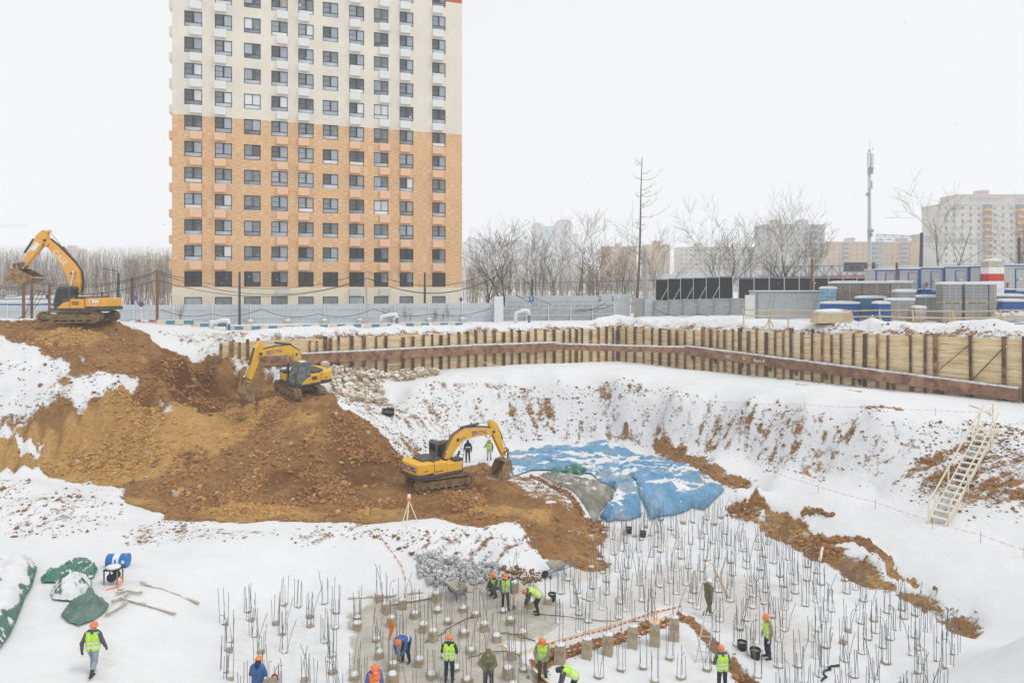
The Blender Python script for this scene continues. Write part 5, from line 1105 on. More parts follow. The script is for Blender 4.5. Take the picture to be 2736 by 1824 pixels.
TG = mat('grey_tarpaulin', (.21, .21, .17), .7, .2, 2, .3, 6, dirt=((.4, .4, .37), .4, 1.2), snow=.02); TGR = mat('green_tarpaulin', (.055, .21, .15), .6, .25, 2, .3, 7, dirt=((.16, .24, .2), .4, 2), snow=.06); TGD = mat('grey_green_tarpaulin', (.10, .185, .15), .7, .2, 2, .4, 8, dirt=((.2, .26, .23), .35, 1.5), snow=.0)
hump = lambda a, c: .15*np.maximum(0, fbm(a, c, 3., 2, 71)+.1)
drape('tarpaulin', 'grey tarpaulin spread left of the blue ones beside the taped trench', 'tarpaulin', '1440 1268|1500 1268|1582 1286|1640 1315|1634 1345|1604 1375|1612 1394|1588 1396|1556 1348|1500 1302', TG, .04, .13, seed=3, fang=.8)
drape('tarpaulin', 'back blue tarpaulin with snow patches behind the green bundles', 'tarpaulin', '1356 1212|1420 1202|1500 1194|1560 1186|1622 1176|1660 1192|1722 1220|1690 1243|1640 1262|1580 1268|1530 1266|1480 1258|1420 1258|1372 1272|1354 1246', TB2, .09, .12, seed=5, bump=hump, fang=.2, fsc=1.2)
drape('tarpaulin', 'narrow blue tarpaulin hanging over the edge beside the grey one', 'tarpaulin', '1572 1262|1640 1260|1690 1278|1708 1318|1716 1384|1680 1396|1622 1400|1602 1386|1632 1345|1644 1316|1600 1288', TB1, .10, .17, seed=7, fang=1.3, fsc=.8)
drape('tarpaulin', 'right blue tarpaulin with long folds hanging over the terrace edge', 'tarpaulin', '1650 1256|1722 1218|1800 1238|1880 1272|1938 1312|1912 1340|1884 1366|1850 1360|1802 1382|1736 1396|1728 1366|1704 1322|1700 1285|1655 1270', TB2, .13, .2, seed=9, bump=hump, fang=1.45, fsc=.95)
def bundle(name, label, px, py, r, m_, seed, sq=(1, .7, .5), at_=None, group=None):
    x, y = at_ or ground(px, py); r_ = random.Random(seed); k = MB(); k.blob((0, 0, 0), 1, seed, 3, .0); out = []
    A_ = np.array(k.v); ang = np.arctan2(A_[:, 1], A_[:, 0])
    fold = 1+.28*np.sin(ang*r_.choice((5, 6, 7))+A_[:, 2]*4+seed)*(1-A_[:, 2]**2)+.5*fbm(A_[:, 0]*2+seed, A_[:, 1]*2+A_[:, 2]*2, .6, 3, seed)+.35*fbm(A_[:, 2]*3+seed, A_[:, 0]*2-A_[:, 1], .3, 2, seed)
    A_ = A_*fold[:, None]*np.array(sq)*r; A_[:, 2] = np.maximum(A_[:, 2], -.12*r); k.v = [tuple(p) for p in A_]
    o = k.obj(name, m_, None, True); o.location = (x, y, gz(x, y)+.1*r); o.rotation_euler = (0, 0, r_.uniform(0, 6)); return tag(o, label, 'bundle', group)
bundle('tarp_bundle', 'larger green tarpaulin bundle lying on the blue tarpaulin', 1537, 1262, .95, TGR, 4); bundle('tarp_bundle', 'smaller green bundle beside the larger one on the blue tarpaulin', 1490, 1264, .6, TGR, 6); bundle('tarp_bundle', 'small bright green bundle alone on the snowy blue tarpaulin', 1668, 1292, .55, TGR, 8)
# left corner: covered heap, tarpaulin bundles, drum, heater
TGS = mat('green_tarpaulin_snowy', (.085, .20, .155), .7, .2, 2, .4, 8, dirt=((.18, .26, .22), .35, 1.5), snow=.42, sscale=.9, sgain=2.)
drape('covered_heap', 'low heap under a green sheet mostly buried in snow at the left edge', 'covered heap', '-120 1500|20 1492|75 1502|100 1520|88 1570|70 1600|52 1650|30 1700|0 1742|-120 1800', TGS, .1, .12, seed=12, bump=lambda a, c: .45+0*a, fang=.4)
drape('tarp_bundle', 'bright green folded tarpaulin, topmost of the left bundles', 'bundle', '108 1545|150 1538|162 1520|200 1502|250 1508|262 1522|250 1548|190 1552|150 1560|112 1562', TGR, .08, .15, .06, 14, lambda a, c: .2+.45*np.maximum(-.2, fbm(a, c, .8, 2, 3)), .3, .5)
drape('tarp_bundle', 'snow-covered crumpled tarpaulin in the middle of the left bundles', 'bundle', '135 1590|150 1560|200 1545|245 1555|245 1585|190 1612|140 1605', TGS, .08, .15, .06, 16, lambda a, c: .25+.45*np.maximum(-.2, fbm(a, c, .8, 2, 4)), 1.2, .5)
drape('tarp_bundle', 'large grey-green crumpled sheet nearest the walking worker', 'bundle', '162 1650|190 1612|245 1585|292 1622|285 1640|250 1665|210 1678|180 1668', TGD, .08, .15, .06, 18, lambda a, c: .28+.45*np.maximum(-.2, fbm(a, c, .9, 2, 5)), .9, .7)
# ------------------------------------------------------------------ site edge above the pit
HOARD = mat('grey_hoarding_sheet', (.56, .61, .645), .5, .05, 1.2, dirt=((.42, .45, .47), .3, .8)); POSTW = mat('pale_post_paint', (.68, .71, .73), .5, .05); HOARDD = mat('dirty_hoarding_sheet', (.43, .45, .45), .6, .15, 1., dirt=((.3, .3, .28), .4, 1.2))
BLACKS = mat('black_screen_cloth', (.022, .026, .03), .85, .15, 2); CBLK = mat('concrete_block', (.5, .46, .36), .9, .12, 3, .3, 14, snow=.25); CABLE = mat('black_cable', (.02, .02, .022), .6)
def upz(x, y): return float(np.interp(x, [-66, -20, 10, 22, 34, 66], [11.3, 11.25, 11.3, 11.9, 12.25, 12.3]))
corr = {}
def corrugated(w, h, m_, pitch=.2, d=.04, th=.0):
    key = (round(w, 2), round(h, 2), m_.name, pitch)
    if key not in corr:
        k = MB(); n = int(w/pitch*4); vs = []
        for i in range(n+1): x = -w/2+w*i/n; y = (0, 0, d, d)[i % 4]; vs += [(x, y, 0), (x, y, h)]
        k.add(vs, [(2*i, 2*i+2, 2*i+3, 2*i+1) for i in range(n)]); corr[key] = k.mesh('panel', m_)
    return corr[key]
def fence_run(name, label, p0, p1, h, pw, sheet, postm, posts=True, rails=(.35, .8), bases=False, lean=0., dz=0., braces=0, thick=.09, cat='fence'):
    p0, p1 = Vector(p0), Vector(p1); d = p1-p0; L = d.length; n = max(1, round(L/pw)); pw = L/n; ang = math.atan2(d.y, d.x); r = random.Random(int(L*97)); nrm = Vector((d.y, -d.x)).normalized()
    z0 = upz((p0.x+p1.x)/2, 0)+dz; T = thing(name, label, cat, (p0.x, p0.y, z0), ang); me_ = corrugated(pw-.02, h, sheet)
    pm = MB(); pm.bb(-thick/2, thick/2, -.14, -.02, 0, h+.04); pm = pm.mesh('post', postm); bmsh = MB(); bmsh.bb(-.28, .28, -.75, -.1, -.1, .42); bmsh = bmsh.mesh('concrete_block', CBLK); bc = MB(); bc.blob((0, -.4, .42), .36, 3, 2, .05, (1, 1, .5)); bc = bc.mesh('snow_cap', SNOW, True)
    rm = MB(); rm.bb(-pw/2, pw/2, -.1, -.045, -.03, .03); rm = rm.mesh('rail', postm)
    for i in range(n):
        x = pw*(i+.5); zz = upz(p0.x+d.x*(i+.5)/n, 0)+dz-z0
        o = link('panel', me_, T); o.location = (x, 0, zz+r.uniform(-.03, .03)); o.rotation_euler = (lean*r.uniform(.3, 1), r.uniform(-.4, .4)*lean, 0)
        for f in rails: o = link('rail', rm, T); o.location = (x, 0, zz+h*f)
    for i in range(n+1):
        x = pw*i; zz = upz(p0.x+d.x*i/n, 0)+dz-z0
        if posts: o = link('post', pm, T); o.location = (x, 0, zz); o.rotation_euler = (lean*.5, r.uniform(-1, 1)*lean, 0)
        if bases: o = link('concrete_block', bmsh, T); o.location = (x, 0, zz); o = link('snow_cap', bc, T); o.location = (x, 0, zz)
        if braces and i < n: k = MB(); k.beam((x, -.1, zz+h*.75), (x-braces, -1.2, zz+h*.1), .07, .07); k.obj('diagonal_brace', postm, T)
    return T
H0, H1 = Vector((-66, 70.4)), Vector((13.2, 88.5)); HD = (H1-H0).normalized()
def hx(px): k = (px-CX)/F; t = (k*H0.y-H0.x)/(HD.x-k*HD.y); return H0+HD*t
fence_run('hoarding', 'long light grey corrugated hoarding in front of the apartment tower', H0, hx(1322), 2.3, 4.0, HOARD, POSTW, bases=True)
fence_run('hoarding', 'older grey hoarding with sagging cables right of the white pillar', hx(1344), hx(1640), 2.0, 3.2, HOARDD, POSTW, lean=.03)
fence_run('mesh_fence', 'pale mesh fence behind the older hoarding with parking signs', hx(1350)+Vector((0, 5)), hx(1700)+Vector((0, 5)), 3.1, 4., mat('mesh_sheet', (.55, .58, .6), .5, .1), POSTW)
fence_run('hoarding', 'short weathered timber gate panel beside the tall bare larch', hx(1690)-Vector((0, 1)), hx(1718)-Vector((0, 1)), 2.5, 1.2, mat('weathered_board', (.36, .36, .34), .8, .2), HOARDD)
fence_run('hoarding', 'pale end panel of hoarding right of the tall bare larch', hx(1722), hx(1748), 2.3, 1.4, HOARD, POSTW)
fence_run('hoarding', 'tilted dirty grey hoarding below the black screen fence', Vector((xat(1745, 89), 89)), Vector((xat(1992, 84), 84)), 2.1, 1.9, HOARDD, STEEL, lean=.09, rails=(.9,))
fence_run('screen_fence', 'black cloth screen fence with steel posts, left stretch with diagonal braces', Vector((xat(1752, 93), 93)), Vector((xat(1958, 89), 89)), 4.85, 1.75, BLACKS, SILV, rails=(.985,), braces=1.5)
fence_run('screen_fence', 'black cloth screen fence, right stretch behind the grey site hut', Vector((xat(1972, 89), 89)), Vector((xat(2400, 95), 95)), 4.6, 2.2, BLACKS, SILV, rails=(.985,), braces=0)
k = MB(); p = hx(1333); k.bb(-.55, .55, -.5, .5, -.2, 3.2); o = k.obj('switch_cabinet', mat('white_cabinet', (.72, .75, .76), .5, .03, dirt=((.45, .45, .43), .15, 2)), None, bevel=.03); o.location = (p.x, p.y-.8, 11.2); tag(o, 'tall white cabinet standing at a gap in the hoarding', 'cabinet')
# blue and cream striped kerb beams along the brink
KB, KC = mat('blue_kerb_paint', (.09, .26, .36), .7, .1, snow=.1), mat('cream_kerb_paint', (.68, .6, .45), .8, .08, snow=.1)
for i in range(9):
    px = 420+i*92; y = 66.8+i*.95; x = xat(px, y); k = MB()
    T = thing('striped_kerb', 'blue and cream striped kerb beam above the pit, number %s from the left' % ('one two three four five six seven eight nine'.split()[i]), 'kerb', (x, y, gz(x, y)+.02), .22, 'striped kerb beams')
    for j in range(4): k = MB(); k.bb(j*.82, j*.82+.815, -.2, .2, 0, .34); k.obj('blue_stretch' if j % 2 else 'cream_stretch', KB if j % 2 else KC, T)
    k = MB(); k.bb(.02, 3.2, -.17, .19, .343, .43); k.obj('snow_cap', SNOW, T, bevel=.03)
# insulated pipes, stand pipes
INS = mat('white_pipe_lagging', (.76, .78, .79), .8, .06, 3, .4, 14)
for i, (pts, lab) in enumerate((((563, 884, 567, 863, 594, 856, 609, 855, 612, 866), 'white lagged pipe bend left, before the hoarding'), ((1017, 858, 1020, 846, 1040, 841, 1058, 840, 1060, 850), 'white lagged pipe bend in the middle, before the hoarding'), ((1376, 846, 1380, 835, 1400, 829, 1412, 830, 1414, 842), 'white lagged pipe bend right of the white cabinet'))):
    y = (68., 73.5, 79.)[i]; k = MB(); P = [at(pts[j], pts[j+1], y) for j in range(0, 10, 2)]; P[0].z = gz(P[0].x, y)-.1; k.tube([p-P[0] for p in P], .22, 10); T = thing('lagged_pipe', lab, 'pipe', P[0]); k.obj('pipe', INS, T, True)
    k = MB(); e = P[-1]; k.tube([e-P[0], Vector((e.x, e.y, gz(e.x, y)-.2))-P[0]], .13, 8); k.obj('stand_pipe', mat('blue_pipe_paint', (.06, .2, .32), .6, .2), T)
# poles, cables, signs
def pole(px, pyt, y, r, m_, label, cat='pole', name='pole', lean=0., lamp=False):
    x = xat(px, y); z0 = gz(x, y)-.2; z1 = zat(pyt, y); T = thing(name, label, cat, (x, y, z0)); k = MB(); k.tube([(0, 0, 0), (lean, 0, z1-z0)], [r*1.1, r*.9], 8); k.obj('shaft', m_, T)
    if lamp: k = MB(); k.tube([(lean, 0, z1-z0), (lean-.2, 0, z1-z0+.3), (lean-1.6, 0, z1-z0+.5)], .05, 6); k.box((lean-1.8, 0, z1-z0+.5), (.5, .2, .1)); k.obj('lamp_arm', m_, T)
    return T
RP = mat('rusty_pole', (.22, .10, .055), .85, .3, 2); DP = mat('dark_lamp_post', (.07, .085, .10), .5); GPL = mat('grey_pole', (.42, .44, .45), .6, .1)
pole(420, 720, 71, .14, RP, 'tall rusty pole carrying cables left of the apartment tower'); pole(63, 758, 66, .14, RP, 'rusty pole below the raised bucket, left one'); pole(85, 752, 68, .12, RP, 'rusty pole below the raised bucket, right one'); pole(132, 760, 69, .12, RP, 'short rusty pole between bucket and cab of the orange excavator'); pole(182, 765, 71, .12, RP, 'rusty pole just behind the orange excavator cab')
pole(982, 722, 79, .12, GPL, 'thin grey cable pole in front of the apartment tower', lean=-.2); pole(640, 726, 77.5, .14, DP, 'dark lamp post before the third window column of the tower'); pole(1135, 728, 84.5, .14, DP, 'dark lamp post before the right end of the tower'); pole(316, 730, 85, .17, DP, 'dark lamp post between orange excavator and tower, left one', lamp=True); pole(353, 742, 85, .17, DP, 'dark lamp post between orange excavator and tower, right one')
pole(1422, 745, 92, .16, DP, 'dark post rising above the parking sign'); pole(1725, 668, 99, .3, GPL, 'tall grey lamp post right of the bare larch', lamp=True); pole(2163, 692, 74, .13, RP, 'leaning rusty pole above the grey site hut', lean=.3); pole(2396, 702, 70, .13, RP, 'rusty pole before the blue-framed cabins'); pole(2458, 622, 96, .24, DP, 'leaning dark post behind the blue-framed cabins', lean=.25); pole(2723, 634, 90, .2, DP, 'dark post at the right edge behind the cabins')
def cable(label, pts, sag, r=.028):
    k = MB(); P = []
    for (a, c) in zip(pts[:-1], pts[1:]):
        a, c = Vector(a), Vector(c)
        for i in range(12): t = i/12; q = a.lerp(c, t); q.z -= sag*4*t*(1-t); P.append(q)
    P.append(Vector(pts[-1])); o0 = P[0].copy(); k.tube([p-o0 for p in P], r, 4, cap=False); o = k.obj('cable', CABLE, None, fix=False); o.location = o0; tag(o, label, 'cable')
for i, (py0, py1, py2, sg) in enumerate(((724, 726, 718, 1.9), (729, 742, 735, 2.1), (748, 744, 738, 1.9))):
    w = ('upper', 'middle', 'lower')[i]
    cable(w+' black cable sagging from the rusty pole across the tower base', [at(420, py0, 71), at(982, py1, 79), at(1330, py2, 88)], sg)
    cable(w+' black cable sagging behind the orange excavator to the rusty pole', [at(-40, py0+14, 66), at(85, py0+26, 68), at(420, py0, 71)], .9)
for i in range(4): cable('loose cable looping down the left rusty poles, %s' % ('first', 'second', 'third', 'fourth')[i], [at(85+i*12, 775, 68), at(62-i*14, 850, 67.5)], .3+.3*i)
for i, (a, c, s_) in enumerate(((430, 700, .5), (700, 1000, .6), (1000, 1310, .5), (1350, 1640, .7), (1750, 1985, .6))):
    w = ('left', 'centre-left', 'centre', 'centre-right', 'right')[i]; yy = (73, 75.5, 80, 86.5, 83.5)[i]
    cable('thin dark cable looped along the hoarding, '+w+' run', [at(a, 826, yy), at((a+c)/2, 838, yy+1), at(c, 824, yy+2.4)], s_)
cable('black cable drooping from the tower corner to the white cabinet', [at(1330, 735, 88), at(1420, 790, 88), at(1640, 815, 87)], 1.2); cable('second black cable drooping past the parking sign', [at(1350, 760, 88), at(1480, 818, 87.5), at(1620, 808, 87)], .9)
SB, SWH, SR = mat('sign_blue', (.02, .13, .42), .4), mat('sign_white', (.8, .8, .8), .4), mat('sign_red', (.6, .04, .04), .4)
for px, py, y, s_, lab in ((1420, 800, 84., .62, 'blue parking sign with white P, larger left one'), (1602, 798, 86, .6, 'blue parking sign with white P, middle one'), (1637, 798, 92, .5, 'small pale blue parking sign, right one')):
    c = at(px, py, y); T = thing('parking_sign', lab, 'sign', (c.x, c.y, 11.2)); k = MB(); w = s_*(1 if px < 1500 else .55); k.bb(-w/2, w/2, -.02, .02, c.z-11.2-s_/2, c.z-11.2+s_/2); k.obj('plate', SB, T); text_mesh('letter', 'P', s_*.85, SWH, T, (0, -.026, c.z-11.2), (R(90), 0, 0)); k = MB(); k.tube([(0, .05, 0), (0, .05, c.z-11.2)], .035, 6); k.obj('post', GPL, T)
for px, py, y, lab in ((377, 812, 70, 'no-stopping sign on a white post before the hoarding'), (362, 796, 76, 'round sign seen edge-on left of the no-stopping sign'), (1232, 800, 85.5, 'round purple-backed sign at the tower corner'), (313, 800, 80, 'round red-rimmed sign behind the orange excavator tail')):
    c = at(px, py, y); z0 = 11.2; T = thing('traffic_sign', lab, 'sign', (c.x, c.y, z0), .9 if px in (362, 1232) else 0); h = c.z-z0
    k = MB(); k.lathe([(.3, -.01), (.3, .01)], 18, Matrix.Translation((0, 0, h)) @ Matrix.Rotation(pi/2, 4, 'X')); k.obj('rim', SR, T)
    k = MB(); k.lathe([(.24, -.02), (.24, .02)], 18, Matrix.Translation((0, -.004, h)) @ Matrix.Rotation(pi/2, 4, 'X')); k.obj('disc', SB, T)
    k = MB(); k.beam((-.17, -.027, h-.17), (.17, -.027, h+.17), .006, .06, up=(0, 1, 0)); k.obj('slash', SR, T); k = MB(); k.tube([(0, .05, 0), (0, .05, h)], .035, 6); k.obj('post', POSTW, T)
c = at(390, 873, 68); T = thing('barrier', 'low red and white barrier lying by the striped kerbs', 'barrier', (c.x, c.y, gz(c.x, c.y)))
for a, b_, m_ in (((-1.5, 0, .1), (-.5, 0, .55), SR), ((-.5, 0, .55), (.3, 0, .5), SWH), ((.3, 0, .5), (.9, 0, .45), SR)): k = MB(); k.beam(a, b_, .12, .18); k.obj('bar', m_, T)
for x_ in (-.6, 1.1): k = MB(); k.bb(x_-.3, x_+.3, -.25, .25, 0, .4); k.obj('concrete_foot', CBLK, T)
c = at(225, 850, 62.5); k = MB(); k.bb(-.55, .55, -.4, .4, -.3, 1.25); o = k.obj('white_box', POSTW, None, bevel=.05); o.location = (xat(297, 66), 66, gz(xat(297, 66), 66)); tag(o, 'pale upright box beside the orange excavator tracks', 'box')
# low blue-roofed sheds behind the hoarding on the left
BLU = mat('blue_fascia', (.025, .14, .42), .5, .1)
for px0, px1, pyt, pyb, y, lab in ((-40, 96, 811, 832, 78, 'low shed with blue fascia and snowy roof, nearer one'), (16, 182, 798, 812, 86, 'low shed with blue fascia and snowy roof, farther one')):
    x0, x1 = xat(px0, y), xat(px1, y); T = thing('shed', lab, 'shed', (x0, y, 11.2)); z = zat(pyt, y)-11.2; w = x1-x0
    k = MB(); k.bb(0, w, .2, 4, 0, z-.3); k.obj('wall', mat('brown_shed_wall', (.2, .16, .15), .8, .2), T); k = MB(); k.bb(-.1, w+.1, 0, 4.1, z-.6, z-.05); k.obj('fascia', BLU, T); k = MB(); k.bb(-.15, w+.15, -.05, 4.15, z-.04, z+.35); k.obj('snow_cap', SNOW, T, bevel=.08)
# ------------------------------------------------------------------ huts, cabins, stacks on the right
def hut(name, label, px0, px1, pyt, z0, y, sheet, framem, door=None, win=None, cat='hut', ext=False, deep=2.4):
    x0, x1 = xat(px0, y), xat(px1, y); w = x1-x0; h = zat(pyt, y)-z0; T = thing(name, label, cat, (x0, y, z0)); t = .1
    k = MB(); k.bb(.03, w-.03, .08, deep, .05, h-.05); k.obj('body', sheet, T)
    o = link('panel', corrugated(w-.1, h-.12, sheet, .16, .03), T); o.location = (w/2, .02, .06)
    for a in ((0, t, -.04, t, 0, h), (w-t, w, -.04, t, 0, h), (t, w-t, -.04, t, h-t, h), (t, w-t, -.04, t, 0, t)): k = MB(); k.bb(*a); k.obj('frame_member', framem, T)
    k = MB(); k.bb(-.05, w+.05, -.1, deep+.05, h+.002, h+.12); k.obj('snow_cap', SNOW, T, bevel=.03)
    if door:
        d0, d1 = door; k = MB(); k.bb(d0*w-.06, d1*w+.06, -.05, .04, .1, h*.86); k.obj('door_frame', framem, T); k = MB(); k.bb(d0*w, d1*w, -.07, -.03, .14, h*.84); dd = k.obj('door', mat('grey_door', (.42, .43, .42), .5, .05), T); k = MB(); k.bb(d0*w+.06, d0*w+.1, -.13, -.07, h*.42, h*.5); k.obj('handle', DARK, dd)
        k = MB(); k.bb((d0+d1)/2*w-.14, (d0+d1)/2*w+.14, -.078, -.071, h*.48, h*.52); k.obj('notice', WHITE, dd)
    if win:
        a0, a1, b0, b1 = win; k = MB(); k.bb(a0*w, a1*w, -.06, .02, b0*h, b1*h); f_ = k.obj('window_frame', mat('old_window_frame', (.4, .33, .26), .7), T)
        for q in (0, 1): k = MB(); mid = a0*w+(a1-a0)*w*(.52 if q else .05); k.bb(mid, mid+(a1-a0)*w*.43, -.07, -.055, b0*h+.06, b1*h-.06); k.obj('pane', GC, f_)
    if ext:
        k = MB(); k.lathe([(.02, .42), (.09, .4), (.09, 0), (.07, -.02)][::-1], 10, Matrix.Translation((0, 0, .1))); 
        E = thing('fire_extinguisher', 'red fire extinguisher hanging on '+label, 'fire extinguisher', (x0+ext*w, y-.22, z0+.5)); k.obj('cylinder', mat('extinguisher_red', (.6, .02, .02), .35), E); k = MB(); k.tube([(0, 0, .5), (.1, -.05, .58), (.13, -.05, .35)], .02, 5); k.box((0, 0, .55), (.06, .12, .06)); k.obj('valve', DARK, E)
    return T
SHEET = mat('pale_cabin_sheet', (.5, .52, .52), .5, .06, 1.5, dirt=((.4, .39, .34), .25, 1)); BFR = mat('blue_cabin_frame', (.03, .12, .36), .5, .12)
hut('site_hut', 'grey corrugated site hut with a small window behind the timber railing', 2022, 2210, 779, 11.65, 73.5, mat('grey_hut_sheet', (.46, .49, .5), .5, .06, dirt=((.38, .38, .36), .3, 1)), STEEL, None, (.82, .94, .4, .72))
k = MB(); k.bb(0, 1.0, 0, .2, 0, 3.1); o = k.obj('white_board', mat('stained_white_board', (.7, .71, .7), .6, .05, dirt=((.4, .38, .35), .2, 1.5))); o.location = (xat(1992, 73.2), 73.2, 11.6); tag(o, 'tall stained white board leaning at the left end of the grey hut', 'board')
L0 = thing('ladder', 'thin metal ladder leaning on the grey site hut', 'ladder', (xat(2040, 73), 72.8, 11.7))
for s_ in (0, .45): k = MB(); k.tube([(s_, 0, 0), (s_+.9, .35, 3.0)], .025, 5); k.obj('rail', STEEL, L0)
for i in range(8): k = MB(); f = (i+.7)/8.5; k.tube([(.9*f, .35*f, 3*f), (.9*f+.45, .35*f, 3*f)], .018, 5); k.obj('rung', STEEL, L0)
cbx = [(2340, 2397), (2400, 2457), (2458, 2521), (2523, 2588), (2590, 2631), (2673, 2742)]
for i, (a, c) in enumerate(cbx):
    w = ('first', 'second', 'third', 'fourth', 'fifth', 'sixth')[i]
    hut('cabin', 'blue-framed grey cabin, %s from the left on the upper row' % w, a, c, (721, 719, 716, 713, 712, 708)[i], 14.95, 74-(0 if i < 5 else 2), SHEET, BFR, (.48, .86) if i not in (4, 5) else ((.75, .98) if i == 4 else (.6, .97)), None, 'cabin', .22 if i else .22)
    hut('cabin', 'blue-framed cabin on the lower row under the %s upper cabin' % w, a, c, 774, 12.2, 74-(0 if i < 5 else 2), BFR, BFR, None, None, 'cabin')
k = MB()
T = thing('walkway', 'blue steel walkway with railing before the upper cabins', 'walkway', (xat(2430, 72.8), 72.6, 14.75)); wl = xat(2742, 71)-xat(2430, 72.8)
k.bb(0, wl, 0, 1.0, 0, .12); k.obj('deck', BFR, T)
for f in (.55, 1.05): k = MB(); k.bb(0, wl, -.02, .02, f, f+.04); k.obj('rail', BFR, T)
for i in range(9): k = MB(); k.bb(wl*i/8-.03, wl*i/8+.03, -.025, .025, .12, 1.1); k.obj('post', BFR, T)
# red and white striped block tower
T = thing('block_stack', 'stack of concrete blocks banded white and red before the cabins', 'block stack', (xat(2651, 69), 69, 12.2))
for i, (pa, pb_, m_) in enumerate(((846, 800, CBLK), (800, 772, SWH), (772, 751, SWH), (751, 732, SR), (732, 714, SWH), (714, 698, CBLK))):
    z0_, z1_ = max(zat(pa, 69)-12.2, 0), zat(pb_, 69)-12.2; k = MB(); k.bb(-.78+.03*(i % 2), .78, -.6, .6, z0_+.01, z1_); k.obj('block', m_, T, bevel=.03)
k = MB(); k.blob((0, 0, zat(697, 69)-12.2), .85, 5, 2, .04, (1.1, .8, .3)); k.obj('snow_cap', SNOW, T, True)
# wrapped stacks
FILM = mat('grey_film_wrap', (.34, .34, .35), .35, .15, 3, .4, 10, rv=.08, spec=.5); BRN = mat('brown_board_stack', (.25, .22, .215), .5, .12, 3, rv=.06); TEAL = mat('teal_film_stack', (.05, .2, .3), .4, .2, 3); BLS = mat('blue_crate', (.02, .105, .33), .5, .12); SKY = mat('sky_blue_wrap', (.22, .42, .55), .4, .3, 3)
def stack(label, px0, px1, pyt, pyb, y, m_, courses, straps=2, pallet=True, cap_=True, deep=1.1, cat='stack', z0=None):
    x0, x1 = xat(px0, y), xat(px1, y); w = x1-x0; z0 = zat(pyb, y) if z0 is None else z0; h = zat(pyt, y)-z0; T = thing('stack', label, cat, (x0+w/2, y, z0), 0); r = random.Random(int(px0)); b0 = .14 if pallet else 0
    if pallet:
        p = MB()
        for a in (-.42, 0, .42): p.bb(a*w-.06, a*w+.06, 0, deep, .03, .1)
        p.bb(-w/2, w/2, 0, deep, .1, .135); p.bb(-w/2, w/2, 0, .1, 0, .03); p.obj('pallet', WOOD, T)
    ch = (h-b0)/courses
    k = MB(); k.bb(-w/2+.06, w/2-.06, .06, deep-.05, b0, h-.01); k.obj('gap_shadow_fill', DARK, T)  # black inner box, added as the dark shadow in the gaps between layers
    for i in range(courses): k = MB(); j = r.uniform(-.02, .02); k.bb(-w/2+.02+j, w/2-.02+j, r.uniform(0, .03), deep, b0+i*ch+.015, b0+(i+1)*ch-.015); k.obj('layer', m_, T)
    for i in range(straps): k = MB(); a = -w/2+w*(i+1)/(straps+1); k.bb(a-.02, a+.02, -.02, .0, b0, h); k.obj('strap', mat('pale_strap', (.6, .56, .45), .6), T)
    if cap_: k = MB(); k.prism([(-w/2-.05, h+.002), (w/2+.05, h+.002), (w/2, h+.2), (w*.2, h+.28), (-w*.3, h+.25), (-w/2, h+.17)], -.06, deep+.05); k.obj('snow_cap', SNOW, T, bevel=.03)
    return T
stack('brown board stack with snow on top, upper left bundle', 2237, 2303, 757, 782, 69, BRN, 4, 1, True, True, 2, z0=zat(782, 69)); stack('brown board stack with snow on top, upper right bundle', 2304, 2380, 757, 782, 69, BRN, 4, 1, True, True, 2); stack('film-wrapped grey boards right of the brown bundles', 2381, 2438, 756, 806, 69, FILM, 8, 2, True, True, 1.6)
stack('lower left brown board bundle', 2237, 2303, 783, 808, 69, BRN, 4, 1, True, False, 2, z0=zat(808, 69)); stack('lower right brown board bundle', 2304, 2380, 783, 808, 69, BRN, 4, 1, True, False, 2, z0=zat(808, 69))
stack('support of crates under the brown board bundles', 2240, 2436, 809, 850, 69.4, BRN, 3, 0, False, False, 1.4, z0=12.2)
stack('sky-blue wrapped stack left of the brown boards', 2202, 2236, 772, 850, 68.5, SKY, 7, 1); stack('low blue container with snowy lid before the brown boards', 2204, 2297, 812, 862, 65.8, BLS, 3, 0, False); stack('teal film-wrapped stack with snow on top', 2299, 2368, 797, 848, 66.2, TEAL, 6, 0); stack('small bright blue crate before the teal stack', 2346, 2378, 812, 860, 63.5, BLS, 2, 0, False)
stack('grey film-wrapped pallet left of the tall pair', 2379, 2444, 803, 858, 64, FILM, 10, 2); stack('small tilted grey pack on top of the left grey pallet', 2398, 2448, 780, 802, 64.3, FILM, 4, 0, True, True, .9, z0=zat(802, 64.3)); stack('grey film-wrapped pallet between the left one and the tall pair', 2452, 2514, 795, 858, 66, FILM, 9, 2); stack('low grey pack before the middle pallet', 2446, 2475, 824, 860, 63.2, FILM, 4, 1)
for a, c, w in ((2519, 2571, 'left'), (2579, 2641, 'middle'), (2643, 2664, 'narrow right')):
    stack('upper pallet of the tall grey pair, '+w, a, c, 760, 810, 63, FILM, 12, 2, True, True, z0=zat(811, 63)); stack('lower pallet of the tall grey pair, '+w, a, c, 812, 862, 63, FILM, 10, 2, True, False)
stack('snow-covered beam stack right of the tall pallets', 2664, 2742, 792, 840, 66, BRN, 3, 0, False); stack('snowy low pack at the right edge behind the bags', 2680, 2742, 806, 850, 64, BLS, 3, 0, False)
for i, (px, py, r_) in enumerate(((2675, 838, .75), (2712, 842, .8), (2735, 835, .8))):
    y = 61.5; x = xat(px, y); o = bundle('bulk_bag', 'snowy white bulk bag at the right edge, '+('left', 'middle', 'right')[i], 0, 0, r_, mat('white_bag', (.6, .6, .58), .8, .15, 3, .4, 8, snow=.3), 30+i, (1, .9, .95), at_=(x, y)); o.location.z = 12.3+.3
